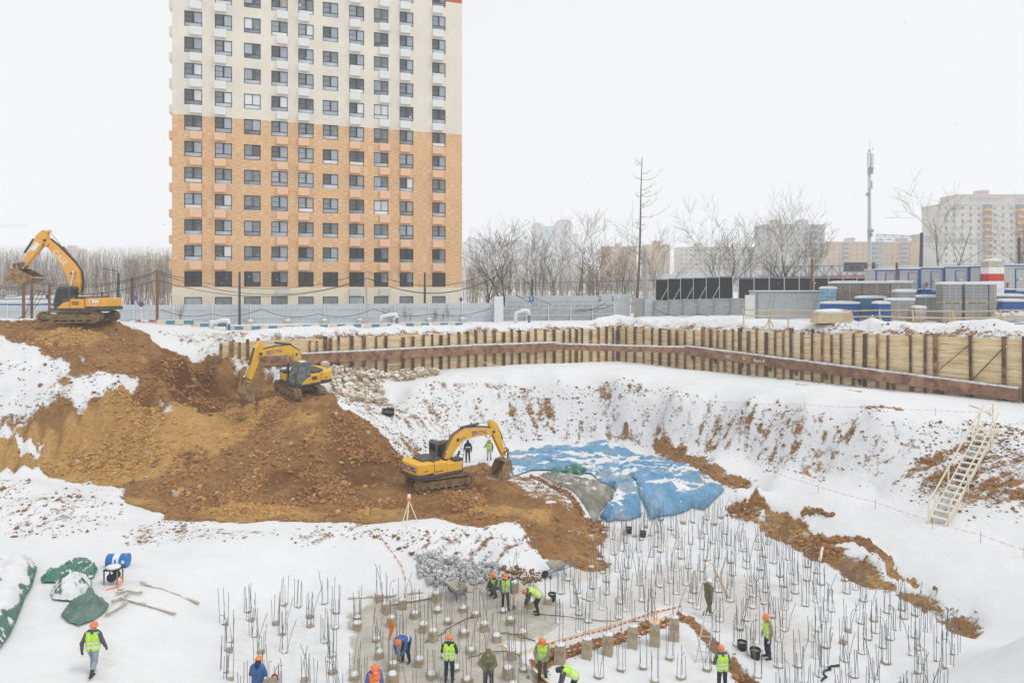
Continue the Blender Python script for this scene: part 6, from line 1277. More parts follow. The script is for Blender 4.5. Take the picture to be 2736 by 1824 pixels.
k = MB(); y = 63.; x0 = xat(2182, y); w = xat(2284, y)-x0; k.prism([(0, 0), (w, 0), (w-.2, 1.0), (.3, .95)], 0, 1.5); o = k.obj('concrete_block', mat('yellowed_block', (.6, .5, .32), .9, .15, 2), None, bevel=.05); o.location = (x0, y, zat(864, y)); tag(o, 'long yellowish block with snow on top before the blue container', 'block')
k = MB(); k.blob((w/2, .7, 1.05), 1, 4, 2, .05, (w*.5, .85, .3)); o2 = k.obj('snow_cap', SNOW, o, True)
# timber railing along the brink
prev = None
segs = [(1988, 66.8, 825, 868), (2056, 66, 826, 866), (2106, 65.4, 826, 866), (2190, 64.2, 826, 862), (2275, 62.6, 828, 862), (2352, 61.2, 826, 862), (2442, 59.4, 828, 860), (2548, 57.4, 830, 862), (2678, 55.2, 826, 866), (2760, 53.6, 826, 866)]
T = thing('timber_railing', 'makeshift timber railing of posts and two rails along the right brink', 'railing', (xat(1988, 66.8), 66.8, 12)); o0 = Vector((xat(1988, 66.8), 66.8, 12))
tops = []
for i, (px, y, pt, pb_) in enumerate(segs):
    x = xat(px, y); zt = zat(pt, y); k = MB(); k.beam(Vector((x, y, zat(pb_, y)-.4))-o0, Vector((x+random.uniform(-.15, .05), y, zt))-o0, .09, .12); k.obj('post', WOOD, T); tops.append((x, y, zt))
    if i % 2: 
        for s_ in (-.4, .4): k = MB(); k.beam(Vector((x+s_, y, zat(pb_, y)-.3))-o0, Vector((x, y, zat(pb_, y)+.5))-o0, .06, .1); k.obj('foot_brace', WOOD, T)
for (x, y, z), (x2, y2, z2) in zip(tops[:-1], tops[1:]):
    for dz in (-.08, -.62): k = MB(); k.beam(Vector((x, y-.07, z+dz))-o0, Vector((x2, y2-.07, z2+dz+random.uniform(-.06, .06)))-o0, .04, .13); k.obj('rail', WOOD, T)
# ------------------------------------------------------------------ bare trees
BARK = mat('bark', (.15, .125, .095), .9, .3, 4); TWIG = mat('twigs', (.20, .165, .125), .9, .2, 3); TWIGY = mat('yellowish_twigs', (.26, .2, .12), .9, .2, 3); BARKD = mat('dark_bark', (.075, .065, .055), .9, .3, 4)
def grow(r, p, d, L, rad, lev, k, kc, maxlev, spread, up, n_ch, minr):
    seg = 4; pts = [p]; rs = [rad]; q = p.copy(); dd = d.copy()
    for i in range(seg):
        dd = (dd+Vector((r.uniform(-1, 1), r.uniform(-1, 1), r.uniform(-.4, .8)*up+up*.25))*.16).normalized(); q = q+dd*(L/seg); pts.append(q.copy()); rs.append(max(minr, rad*(1-.75*(i+1)/seg)))
    (k if lev < 2 else kc).tube(pts, rs, 6 if lev == 0 else 4 if lev < 2 else 3, cap=False)
    if lev >= maxlev: return
    for c in range(n_ch[min(lev, len(n_ch)-1)]):
        t = r.uniform(.3, 1.) if lev else r.uniform(.28, 1.); i = min(seg-1, int(t*seg)); b_ = pts[i].lerp(pts[i+1], t*seg-i)
        a = r.uniform(0, 2*pi); o = dd.orthogonal().normalized(); o.rotate(Matrix.Rotation(a, 3, dd)); nd = (dd*r.uniform(.5, 1)+o*spread*r.uniform(.6, 1.3)+Vector((0, 0, up*.35))).normalized()
        grow(r, b_, nd, L*r.uniform(.42, .68), max(minr, rs[i]*.55), lev+1, k, kc, maxlev, spread, up, n_ch, minr)
def tree(label, px, y, pyt, seed, bark, twig, stems=1, spread=.7, up=.6, n_ch=(6, 5, 4, 3), r0=.16, lean=(0, 0), maxlev=3, name='bare_tree', minr=.015, zb=None):
    x = xat(px, y); z0 = (11.1 if zb is None else zb); h = zat(pyt, y)-z0; T = thing(name, label, 'tree', (x, y, z0)); r = random.Random(seed); k, kc = MB(), MB()
    for s in range(stems):
        d = Vector((lean[0]+r.uniform(-.25, .25)*(stems > 1), lean[1]+r.uniform(-.2, .2)*(stems > 1), 1)).normalized(); hh = h*r.uniform(.62, .8) if stems > 1 else h*.72
        grow(r, Vector((r.uniform(-.3, .3)*(stems > 1), 0, -.2)), d, hh, r0*(.75 if stems > 1 else 1), 0, k, kc, maxlev, spread, up, n_ch, minr)
    k.obj('trunk', bark, T, fix=False); kc.obj('crown', twig, T, fix=False); return T
specs = [(1300, 96, 640, 1, 3, 'cluster of dark stems just right of the tower'), (1352, 93, 625, 2, 4, 'bushy dark tree right of the first stems'), (1440, 100, 640, 3, 3, 'slender grey tree behind the parking sign'), (1478, 97, 648, 4, 2, 'slim tree just right of the one behind the parking sign'), (1545, 104, 615, 5, 3, 'tall brown tree beside the arched building'), (1600, 102, 660, 6, 4, 'yellowish thicket tree left of the larch'),
         (1665, 105, 668, 7, 3, 'thin tree directly left of the larch trunk'), (1775, 108, 625, 8, 2, 'pale birch-like tree right of the larch'), (1935, 100, 598, 9, 4, 'bushy tree behind the black screen, leftmost there'), (1985, 102, 660, 10, 2, 'slim tree behind the black screen, second there'), (2062, 104, 590, 11, 3, 'tall tree leaning right behind the black screen'), (2104, 92, 610, 12, 1, 'dark crooked tree growing before the black screen'), (2170, 108, 620, 13, 2, 'thin tall tree right of the crooked one')]
for px, y, pt, sd, st, w in specs:
    d_ = sd in (2, 12); tree(w, px, y, pt, 100+sd, BARKD if d_ else BARK, TWIG if sd not in (5, 6, 7, 8) else TWIGY, st, .75, .7 if not d_ else .35, (6, 5, 3) if st > 1 else (8, 6, 4), .15 if st > 1 else .22, (.12, 0) if sd == 11 else (0, 0))
tree('bare tree with V-shaped limbs behind the blue-framed cabins', 2528, 94, 500, 131, mat('olive_bark', (.19, .165, .10), .9, .25, 4), TWIGY, 3, .9, .55, (4, 4, 3), .17, zb=14); tree('bare tree at the right edge behind the cabins', 2738, 92, 520, 133, BARK, TWIG, 3, .8, .6, (4, 4, 3), .15, zb=13)
# tall larch: straight pole with drooping-then-rising side branches, longest to the right
y = 93.; T = thing('larch_tree', 'tall bare larch with sparse branches longest on its right side', 'tree', (xat(1698, y), y, 11.1)); H = zat(420, y)-11.1; r = random.Random(5); k, kc = MB(), MB()
tp = [(xat(1698+21*t, y)-xat(1698, y)+.15*sin(t*5), 0, H*t) for t in [i/12 for i in range(13)]]; k.tube(tp, [.2*(1-.9*i/12)+.02 for i in range(13)], 8); k.obj('trunk', BARK, T)
for i in range(22):
    t = r.uniform(.33, .99) if i > 5 else (.63, .70, .76, .80, .86, .9)[i]; j = min(11, int(t*12)); b_ = Vector(tp[j]).lerp(Vector(tp[j+1]), t*12-j); sx = 1 if i < 6 else r.choice((-1, 1, 1)); L = (4.6, 2.6, 3.6, 1.8, 3.0, 1.5)[i] if i < 6 else r.uniform(.5, 2.0)*(1.15-t*.55); yy = r.uniform(-1., 1.)
    pts = [b_+Vector((sx*L*f, yy*L*f, -.25*L*f*(1-f)+r.uniform(.3, .6)*L*f*f+r.uniform(-.08, .08))) for f in (0, .3, .6, .85, 1)]; kc.tube(pts, [.032, .026, .02, .015, .01], 4, cap=False)
    for q in range(9): f = r.uniform(.2, 1); a = pts[0].lerp(pts[4], f); a = pts[min(3, int(f*4))]; e = a+Vector((sx*r.uniform(.1, .5), r.uniform(-.5, .5), r.uniform(-.2, .7)))*r.uniform(.5, 1.5); kc.tube([a, e], [.009, .006], 3, cap=False)
kc.obj('crown', TWIG, T, fix=False)
# thickets that read as one mass
def thicket(name, label, px0, px1, y0, y1, pyt, n, m_, seed, zb=11., hv=.35):
    r = np.random.default_rng(seed); V_ = []; F2 = []; o = 0
    y = r.uniform(y0, y1, n); x = (r.uniform(px0, px1, n)-CX)*y/F; top = CZ-(pyt-HY)*y/F; h = (top-zb)*(1-hv*r.random(n)**1.5); lean = r.normal(0, .12, (n, 2))
    rad = r.uniform(.02, .055, n); cols = []
    for lvl in range(4):
        if lvl == 0: bx, by, bz, hx_, hy_, hz, rr = x, y, np.full(n, zb), lean[:, 0]*h, lean[:, 1]*h, h, rad
        else:
            rep = 5; t = r.uniform(.25, .95, n*rep); q = np.repeat(np.arange(n), rep); bx = x[q]+lean[q, 0]*h[q]*t; by = y[q]+lean[q, 1]*h[q]*t; bz = zb+h[q]*t; l_ = h[q]*(1-t*.6)*r.uniform(.15, .42, n*rep); a = r.uniform(0, 6.28, n*rep)
            hx_, hy_, hz, rr = np.cos(a)*l_*.45, np.sin(a)*l_*.45, l_*r.uniform(.5, 1, n*rep), np.full(n*rep, .013)
        m = len(bx); base = np.stack([bx, by, bz], 1); tip = base+np.stack([hx_, hy_, hz], 1)
        tri = np.array([(1, 0, 0), (-.5, .87, 0), (-.5, -.87, 0)]); vb = base[:, None]+tri[None]*rr[:, None, None]; vs = np.concatenate([vb, (tip[:, None]+tri[None]*(rr*.35)[:, None, None])], 1).reshape(-1, 3)
        f = np.array([(0, 1, 4, 3), (1, 2, 5, 4), (2, 0, 3, 5)]); F2.append((f[None]+(np.arange(m)*6)[:, None, None]).reshape(-1, 4)+o); V_.append(vs); o += len(vs)
    tag(link(name, nparr_mesh(name, np.concatenate(V_), np.concatenate(F2), [m_], False)), label, None, None, 'stuff')
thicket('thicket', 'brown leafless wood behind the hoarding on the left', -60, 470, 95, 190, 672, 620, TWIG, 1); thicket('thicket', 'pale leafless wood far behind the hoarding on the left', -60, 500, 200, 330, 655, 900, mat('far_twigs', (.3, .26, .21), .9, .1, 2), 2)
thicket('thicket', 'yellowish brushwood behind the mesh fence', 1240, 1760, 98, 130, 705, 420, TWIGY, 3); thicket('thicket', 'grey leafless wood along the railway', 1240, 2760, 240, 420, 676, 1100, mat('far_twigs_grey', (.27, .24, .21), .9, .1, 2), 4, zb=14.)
for px in (485, 1040, 1090, 1165, 1190): 
    y = 76+(px-485)*.012; tree('small dry shrub against the hoarding near photo column %d' % px if False else 'dry %s shrub growing against the grey hoarding' % {485: 'rust-coloured', 1040: 'thin first', 1090: 'thin second', 1165: 'taller third', 1190: 'last small'}[px], px, y-1.2, 820+(5 if px > 1000 else 0), px, mat('dry_shrub', (.3, .17, .09), .9, .2, 3), mat('dry_shrub', (.3, .17, .09)), 3, .35, 1., (4, 3), .03, maxlev=2, name='shrub', minr=.012, zb=11.2)
# ------------------------------------------------------------------ railway noise barrier, gantry, mast
NB, NBR = mat('pale_barrier_panel', (.56, .60, .635), .6, .06, .3), mat('red_barrier_stripe', (.5, .10, .08), .6)
emb = [(-40., 430.), (20., 330.), (62., 190.), (92., 100.), (120, 70)]
T = thing('noise_barrier', 'long pale noise barrier with a red stripe along the railway', 'noise barrier', (emb[0][0], emb[0][1], 14))
for i in range(len(emb)-1):
    a, c = Vector(emb[i]), Vector(emb[i+1]); n = int((c-a).length/6)
    for j in range(n):
        p, q = a.lerp(c, j/n), a.lerp(c, (j+1)/n-.004); o0 = Vector((emb[0][0], emb[0][1], 14)); k = MB(); A_, B_ = Vector((p.x, p.y, 14))-o0, Vector((q.x, q.y, 14))-o0
        k.beam(A_+Vector((0, 0, 2.9)), B_+Vector((0, 0, 2.9)), .2, 5.8); o = k.obj('panel', NB, T); k = MB(); k.beam(A_+Vector((-.15, -.15, 3.9)), B_+Vector((-.15, -.15, 3.9)), .2, .55); k.obj('stripe', NBR, o); k = MB(); k.beam(A_+Vector((0, 0, 5.85)), B_+Vector((0, 0, 5.85)), .5, .1); k.obj('snow_cap', SNOW, o)
k = MB(); P = [(-500, 900)]+emb+[(180, 60)]; vs = []
for x, yy in P: vs += [(x-16, yy-16, 10.8), (x-3, yy-3, 14.2), (x+40, yy+40, 14.2), (x+60, yy+60, 10.8)]
k.add(vs, [(4*i+j, 4*i+j+1, 4*i+j+5, 4*i+j+4) for i in range(len(P)-1) for j in range(3)]); tag(k.obj('embankment', SNOW), 'snowy railway embankment', None, None, 'structure')
def truss(name, label, p, q, h, m_, n, w=.5, cat='gantry', legs=()):
    p, q = Vector(p), Vector(q); T = thing(name, label, cat, p); k = MB(); d = q-p; sd = Vector((d.y, -d.x, 0)).normalized()*w/2; t = .09
    for s in (-1, 1):
        for zz in (0, h): k.beam(sd*s+Vector((0, 0, zz)), d+sd*s+Vector((0, 0, zz)), t, t)
        for i in range(n): a, c = d*(i/n)+sd*s, d*((i+1)/n)+sd*s; k.beam(a+Vector((0, 0, 0 if i % 2 else h)), c+Vector((0, 0, h if i % 2 else 0)), t*.7, t*.7); k.beam(a, a+Vector((0, 0, h)), t*.7, t*.7)
    k.obj('crossbeam', m_, T)
    for f, zb in legs:
        k = MB(); c = d*f; lw = .5
        for sx, sy in ((-1, -1), (1, -1), (-1, 1), (1, 1)): k.beam(c+Vector((sx*lw, sy*lw, zb-p.z)), c+Vector((sx*lw*.8, sy*lw*.8, 0)), .13, .13)
        m = 10
        for i in range(m): z0_ = (zb-p.z)*(1-i/m); z1_ = (zb-p.z)*(1-(i+1)/m); k.beam(c+Vector((-lw, -lw, z0_)), c+Vector((lw, -lw, z1_)), .07, .07); k.beam(c+Vector((lw, lw, z0_)), c+Vector((-lw, lw, z1_)), .07, .07)
        k.obj('lattice_leg', m_, T)
    return T
GAL = mat('galvanised_steel', (.45, .48, .5), .5, .08, 2)
truss('gantry', 'long steel lattice railway gantry behind the cabins', at(2342, 640, 128), at(2640, 655, 128), 1.0, GAL, 26, legs=((.03, 12.), (.95, 12.)))
truss('footbridge_truss', 'low dark lattice truss running behind the black screen', at(2060, 742, 112), at(2345, 737, 112), 1.8, mat('dark_truss', (.16, .17, .18), .6), 14, cat='truss', legs=((.02, 12.), (.5, 12.), (.98, 12.)))
truss('lattice_mast', 'slim lattice mast behind the black screen on the left', at(1888, 700, 135), at(1894, 700, 135), .3, GAL, 2, cat='mast', legs=((.5, 11.),))
T = thing('billboard', 'dark roadside billboard behind the telecom mast', 'billboard', at(2296, 756, 118)); k = MB(); c = at(2296, 718, 118)-at(2296, 756, 118); k.box(c+Vector((0, 0, .3)), (5.4, .3, 1.5)); k.obj('screen', mat('dark_screen', (.05, .05, .055), .5, .3, 2), T); k = MB(); k.box(c+Vector((0, .02, .3)), (5.8, .24, 1.8)); k.obj('frame', GAL, T)
for s_ in (-2, 2): k = MB(); k.beam((s_, .1, -1), (s_, .1, c.z), .2, .2); k.obj('leg', GAL, T)
y = 112.; b0 = at(2323, 762, y); T = thing('telecom_mast', 'tall grey telecom mast with white antenna panels at its top', 'mast', (b0.x, y, 11.0)); zz = lambda py: zat(py, y)-11.
k = MB(); k.tube([(0, 0, 0), (0, 0, zz(400))], [.36, .2], 12); k.obj('shaft', mat('mast_grey', (.5, .53, .54), .5, .06), T); k = MB(); k.tube([(0, 0, zz(400)), (0, 0, zz(375))], .03, 5); k.obj('whip_aerial', GAL, T)
AW = mat('antenna_white', (.66, .68, .68), .5, .04)
for i, (dx, dy, pa, pb_, w) in enumerate(((-.25, -.3, 447, 408, .42), (.35, -.25, 445, 411, .4), (0, .35, 445, 409, .4), (-.28, -.3, 503, 478, .3), (.3, -.25, 505, 484, .25))): k = MB(); k.bb(dx-w/2, dx+w/2, dy-.1, dy+.1, zz(pa), zz(pb_)); k.obj('antenna_panel', AW, T, bevel=.03)
for i, (dx, py) in enumerate(((-.2, 455), (.25, 452), (.15, 461), (-.2, 463), (-.45, 520), (-.2, 618), (.25, 617), (.1, 628), (-.2, 630))): k = MB(); k.box((dx, -.3, zz(py)), (.4, .35, .5)); k.obj('radio_unit', mat('radio_grey', (.33, .35, .36), .5), T)
k = MB(); k.lathe([(.0, 0), (.2, .06), (.22, .1)], 12, Matrix.Translation((.35, -.1, zz(398))) @ Matrix.Rotation(pi/2, 4, 'Y')); k.obj('dish', AW, T)
# ------------------------------------------------------------------ far buildings
def block(label, px0, px1, pyt, y, wallm, nc, fh=2.85, nrow=9, depth=14, rz=0., win=(1.3, 1.4), balc=(), balm=None, roofbox=True, pane=GM, step=None, base=11.):
    x0, x1 = xat(px0, y), xat(px1, y); w = x1-x0; T = thing('apartment_block', label, 'building', (x0, y, base), rz); H = zat(pyt, y)-base
    k = MB(); k.bb(0, w, 0, depth, 0, H); k.obj('wall', wallm, T); k = MB(); k.bb(-.2, w+.2, -.2, depth+.2, H+.003, H+.35); k.obj('parapet', mat('parapet_grey', (.45, .45, .44), .8), T); k = MB(); k.bb(0, w, 0, depth, H+.355, H+.6); k.obj('roof_snow', SNOW, T)
    if roofbox:
        for f in ((.25, .7) if w > 30 else (.5,)): k = MB(); k.bb(w*f-2.2, w*f+2.2, 3, 9, H+.6, H+3.2); k.obj('roof_house', wallm, T)
    q = MB(); q.bb(-win[0]/2, win[0]/2, -.06, .02, 0, win[1]); fm = q.mesh('window', mat('white_window_frame', (.62, .63, .62), .5)); q = MB(); q.bb(-win[0]/2+.1, -.05, -.09, -.06, .1, win[1]-.1); q.bb(.05, win[0]/2-.1, -.09, -.06, .1, win[1]-.1); pm = q.mesh('pane', pane)
    bw = w/nc*.92; q = MB(); q.bb(-bw/2, bw/2, -1.2, -.02, 0, 1.05); bm_ = q.mesh('balcony', balm or wallm); q = MB(); q.bb(-bw/2+.05, bw/2-.05, -1.15, -.02, 1.055, 2.5); gm_ = q.mesh('glazing', pane)
    for rI in range(nrow):
        z = H-fh*(rI+1)+.55
        if z < .5: break
        for c in range(nc):
            x = w*(c+.5)/nc
            if c in balc: b_ = link('balcony', bm_, T); b_.location = (x, 0, z-.6); g_ = link('glazing', gm_, b_)
            else: o = link('window', fm, T); o.location = (x, 0, z); link('pane', pm, o)
    return T
CRW = mat('pale_panel_wall', (.58, .55, .49), .85, .06, .3); YLW = mat('yellow_brick_wall', (.60, .42, .25), .85, .08, .3); GRW = mat('grey_panel_wall', (.5, .49, .46), .85, .06, .3); ORB = mat('orange_balcony', (.75, .36, .06), .6, .06)
block('pale panel block with orange balconies at the right edge', 2517, 2800, 547, 285, CRW, 13, 2.75, 12, balc=(5, 9), balm=ORB, rz=0., win=(1.25, 1.45)); block('long block with striped top behind the orange-balcony block', 2556, 2900, 522, 360, mat('striped_top_wall', (.52, .42, .38), .8, .3, .6, stretch=(.01, .01, 1)), 14, 2.9, 6)
block('grey nine-storey block behind the bare trees', 2043, 2204, 602, 340, GRW, 8, 2.8, 11, balc=(6,), balm=GRW); block('long yellowish block left of the pale block', 2204, 2516, 648, 430, YLW, 20, 2.85, 8, balc=(3, 8, 13, 17), balm=GRW); block('tall yellowish block corner behind the V-shaped tree', 2472, 2530, 625, 400, YLW, 4, 2.85, 9, balc=(0,), balm=GRW)
block('long pale low block behind the trees in the middle', 1815, 2043, 662, 430, CRW, 18, 2.85, 7); block('beige stepped block right of the larch', 1724, 1790, 655, 470, YLW, 5, 2.85, 7); block('beige stepped block left of the larch', 1612, 1700, 660, 480, YLW, 7, 2.85, 7, balc=(4,), balm=GRW)
block('faint pink tower block above the wood on the far left', 158, 204, 665, 560, mat('pink_wall', (.56, .4, .34), .8, .1, .3), 5, 3, 9); block('faint long beige block right of the far-left wood', 333, 470, 694, 520, YLW, 10, 2.9, 6)
# far tower with round arches on its roof, and its lower wings
ARW = mat('arched_wall', (.48, .40, .36), .8, .12, .2); ARR = mat('arch_red', (.36, .12, .12), .7); AGL = mat('arched_glass', (.30, .38, .44), .2, .2, .3)
def arch_house(label, y, bays):
    x0 = xat(bays[0][0], y); T = thing('arched_building', label, 'building', (x0, y, 11.)); 
    for (a, c, pt, kind) in bays:
        xa, xc = xat(a, y)-x0, xat(c, y)-x0; w = xc-xa; H = zat(pt, y)-11; r = w/2
        k = MB(); k.bb(xa, xc, 0, 18, 0, H); k.obj('wall', ARW if kind != 'g' else AGL, T)
        if kind == 'a':
            n = 16; k = MB(); ring = []
            for i in range(n): 
                t0, t1 = pi*i/n, pi*(i+1)/n; k.prism([(xa+r-r*cos(t0), H+r*.8*sin(t0)), (xa+r-r*cos(t1), H+r*.8*sin(t1)), (xa+r-r*.8*cos(t1), H+r*.62*sin(t1)), (xa+r-r*.8*cos(t0), H+r*.62*sin(t0))], -1, 3)
            k.obj('arch', ARR, T); k = MB(); k.prism([(xa+r-r*.8*cos(pi*i/n), H+r*.62*sin(pi*i/n)) for i in range(n+1)], 0, 2); k.obj('arch_glazing', AGL, T)
            k = MB(); k.bb(xa+w*.38, xa+w*.62, -.5, -.01, H*.1, H-1); k.obj('glass_strip', AGL, T)
            for e in (.08, .92): k = MB(); k.lathe([(1.6, -.5), (1.6, .5)], 14, Matrix.Translation((xa+w*e, -1, H-1.5)) @ Matrix.Rotation(pi/2, 4, 'X')); k.obj('roundel', ARR, T)
        q = MB(); q.bb(-w*.07, w*.07, -.3, 0, 0, 1.7); wm_ = q.mesh('window', AGL)
        for rI in range(10):
            z = H-3.2*(rI+1)
            if z < H*.25: break
            for f in (.2, .8) if kind == 'a' else (.3, .7): 
                if kind != 'g': o = link('window', wm_, T); o.location = (xa+w*f, 0, z)
        if kind != 'a': k = MB(); k.bb(xa, xc, -.4, 1, H, H+1.2); k.obj('cornice', ARR, T)
    return T
arch_house('tall far building crowned by two round red arches', 1150, [(1421, 1448, 606, 'a'), (1448, 1452, 600, 'w'), (1452, 1480, 606, 'g'), (1480, 1531, 606, 'a'), (1531, 1548, 628, 'w')])
arch_house('lower far arched building beside the tower corner', 1200, [(1236, 1246, 648, 'w'), (1246, 1274, 645, 'a'), (1274, 1284, 640, 'w'), (1284, 1304, 645, 'a'), (1304, 1319, 646, 'w')]); arch_house('lower far arched building left of the tall arched one', 1230, [(1330, 1346, 648, 'w'), (1346, 1366, 646, 'a'), (1366, 1382, 644, 'w'), (1382, 1400, 648, 'a'), (1400, 1411, 650, 'w')])
truss('tower_crane', 'faint tower crane jib at the far left above the wood', at(-60, 607, 600), at(78, 608, 600), 2.2, mat('crane_paint', (.55, .45, .35), .6), 20, 1.5, 'crane', legs=((.02, 11.),)); truss('radio_mast', 'thin far radio mast between orange excavator and tower', at(280, 668, 420), at(282, 668, 420), .5, mat('crane_paint', (.55, .45, .35)), 2, .4, 'mast', legs=((.5, 11.),))
# ------------------------------------------------------------------ haze of falling snow
k = MB(); k.bb(-1900, 1900, -30, 1500, -3, 150); hz = k.obj('haze', [], None); m = bpy.data.materials.new('snow_haze'); m.use_nodes = True; N = m.node_tree.nodes; N.clear(); pv = N.new('ShaderNodeVolumePrincipled'); ou = N.new('ShaderNodeOutputMaterial'); pv.inputs['Color'].default_value = (.96, .98, 1, 1); pv.inputs['Density'].default_value = .00085; pv.inputs['Anisotropy'].default_value = .0
m.node_tree.links.new(pv.outputs[0], ou.inputs['Volume']); hz.data.materials.append(m); tag(hz, 'thin haze of falling snow', None, None, 'stuff')
# ------------------------------------------------------------------ small things on the pit floor
def gl(px, py): x, y = ground(px, py); return Vector((x, y, gz(x, y)))
c = gl(316, 1512); DRB = mat('drum_blue', (.02, .16, .5), .4, .08); T = thing('steel_drum', 'blue and white steel drum lying on its side on the left snow', 'drum', c, .1)
M = Matrix.Translation((0, 0, .3)) @ Matrix.Rotation(pi/2, 4, 'Y'); rr = .31
for z0_, z1_, m_, nm in ((-.48, -.16, DRB, 'blue_end'), (-.16, .14, WHITE, 'white_band'), (.14, .48, DRB, 'blue_end')): k = MB(); k.lathe([(rr*.9, z0_+.001), (rr, z0_+.002), (rr+.012, z0_+.02), (rr, z0_+.04), (rr, z1_-.04), (rr+.012, z1_-.02), (rr, z1_-.002), (rr*.9, z1_)], 22, M); k.obj(nm, m_, T, smooth=False)
k = MB(); k.bb(.28, .42, -.33, -.318, .25, .4); k.obj('label_plate', WHITE, T); k = MB(); k.bb(-.04, .02, -.335, -.318, .12, .45); k.obj('lettering_strip', DRB, T)
c = gl(303, 1560); T = thing('heater', 'dark heater in a tubular frame with an orange hose before the blue drum', 'heater', c)
for x_ in (-.3, .3):
    for y_ in (-.22, .22): k = MB(); k.beam((x_, y_, 0), (x_, y_, .65), .05, .05); k.obj('leg', STEEL, T)
k = MB(); k.bb(-.33, .33, -.25, .25, .65, .7); k.obj('frame_top', DARK, T); k = MB(); k.lathe([(.1, -.28), (.2, -.25), (.2, .2), (.12, .28)], 16, Matrix.Translation((0, 0, .33)) @ Matrix.Rotation(pi/2, 4, 'X')); k.obj('burner', DARK, T); k = MB(); k.blob((0, 0, .75), .33, 3, 2, .06, (1, .8, .35)); k.obj('snow_cap', SNOW, T, True); k = MB(); k.tube([(.3, 0, .35), (.5, -.1, .2), (.45, -.4, .05), (.1, -.75, .03)], .035, 7); k.obj('hose', BEAC, T)
def plank(label, px0, py0, px1, py1, w=.16, h=.045, m_=WOOD, lift=.03, cat='plank'):
    a, b_ = gl(px0, py0), gl(px1, py1); k = MB(); k.beam(Vector((0, 0, lift)), b_-a+Vector((0, 0, lift)), w, h); o = k.obj('plank', m_, None); o.location = a; return tag(o, label, cat)
OLDW = mat('old_plank', (.45, .4, .31), .85, .2, 4, snow=.12)
for i, q in enumerate(((375, 1563, 532, 1620), (315, 1583, 380, 1592), (322, 1606, 470, 1648), (300, 1616, 345, 1592), (284, 1652, 340, 1618), (310, 1594, 352, 1584))): plank('old plank on the left snow, '+('long single one', 'short upper one', 'thin middle one', 'short crossing one', 'lowest one', 'short topmost one')[i], *q, m_=OLDW, w=.1, h=.07, lift=.13)
for i, q in enumerate(((1388, 1752, 1430, 1735), (1430, 1733, 1552, 1697), (1552, 1697, 1672, 1664), (1672, 1664, 1784, 1630))): plank('formwork board edging the trench, '+('first from the left', 'second from the left', 'third from the left', 'rightmost')[i], *q, w=.06, h=.22, lift=.06, m_=WOODP)
for i, q in enumerate(((1000, 1600, 1045, 1594), (1015, 1597, 1060, 1592), (1090, 1590, 1130, 1584), (1025, 1620, 1170, 1594), (930, 1600, 998, 1596))): plank('weathered board at the back edge of the grey slab, '+('first', 'second', 'third', 'long one', 'leftmost')[i], *q, w=.14, m_=OLDW)
for i, q in enumerate(((1345, 1722, 1480, 1835), (1800, 1640, 1720, 1668), (1760, 1462, 1930, 1442), (1866, 1525, 1904, 1500), (1540, 1592, 1580, 1602), (1940, 1590, 1912, 1518))): plank('pale board among the rebars, '+('long one by the trench corner', 'behind the rightmost pillar', 'far one below the tarpaulin', 'short slanting one', 'short one near the bent worker', 'upright pair of laths')[i], *q, w=.12, m_=WOODP)
a = gl(1945, 1600); T = thing('timber_props', 'bundle of brown laths leaning beside the white-helmeted worker', 'timber', a)
for i in range(4): k = MB(); k.beam((.03*i, .04*i, 0), (-.55+.05*i, .1, 1.35-.08*i), .03, .06); k.obj('lath', WOOD, T)
# buckets, bottle, flag
def bucket_(label, px, py, r=.2, h=.36, m_=DARK):
    c = gl(px, py); T = thing('bucket', label, 'bucket', c); k = MB(); k.lathe([(r*.82, 0), (r, h), (r*1.06, h), (r*1.06, h-.03), (r*.96, h-.02), (r*.78, .03)], 18, cap=False); k.obj('body', m_, T); k = MB(); k.lathe([(.001, h*.75), (r*.9, h*.75)], 14, cap=False); k.obj('contents', mat('slush', (.3, .3, .3), .6, .4, 8), T)
    k = MB(); k.tube([(r*cos(t), -.08-.1*sin(t), h-.02-.12*sin(t)) for t in [pi*i/8 for i in range(9)]], .008, 4); k.obj('handle', STEEL, T)
bucket_('black bucket, upper one left of the worker in profile', 1983, 1733); bucket_('black bucket, lower one beside the worker in profile', 2018, 1756, .22, .4); bucket_('black bucket among rebars right of the bent worker', 1475, 1604); bucket_('black bucket below the blue tarpaulin', 1718, 1434); bucket_('dark pail left of the bucket below the tarpaulin', 1680, 1424)
c = gl(1008, 1752); T = thing('bottle', 'green plastic bottle standing on the grey slab', 'bottle', c); k = MB(); k.lathe([(.06, 0), (.07, .02), (.07, .28), (.03, .38), (.03, .44)], 14); k.obj('body', mat('green_plastic', (.05, .45, .14), .2, spec=.6), T); k = MB(); k.lathe([(.035, .44), (.035, .48)], 10); k.obj('cap', WHITE, T)
c = gl(1040, 1728); T = thing('flag', 'bright orange flag hanging from a rebar on the grey slab', 'flag', c); k = MB(); k.tube([(0, 0, 0), (.02, 0, 1.35)], .014, 5); k.obj('staff', REB, T); k = MB(); vs = []
for i in range(9):
    t = i/8; w = .16*sin(pi*min(1, t*1.2+.05))+.03; vs += [(.02, -.02, 1.3-.95*t), (.02+w*.6, -.03-.05*sin(i*1.3), 1.25-.95*t), (.02+w, .05*sin(i), 1.2-.95*t)]
k.add(vs, [(3*i+j, 3*i+j+1, 3*i+j+4, 3*i+j+3) for i in range(8) for j in range(2)]); k.obj('cloth', BEAC, T, True)
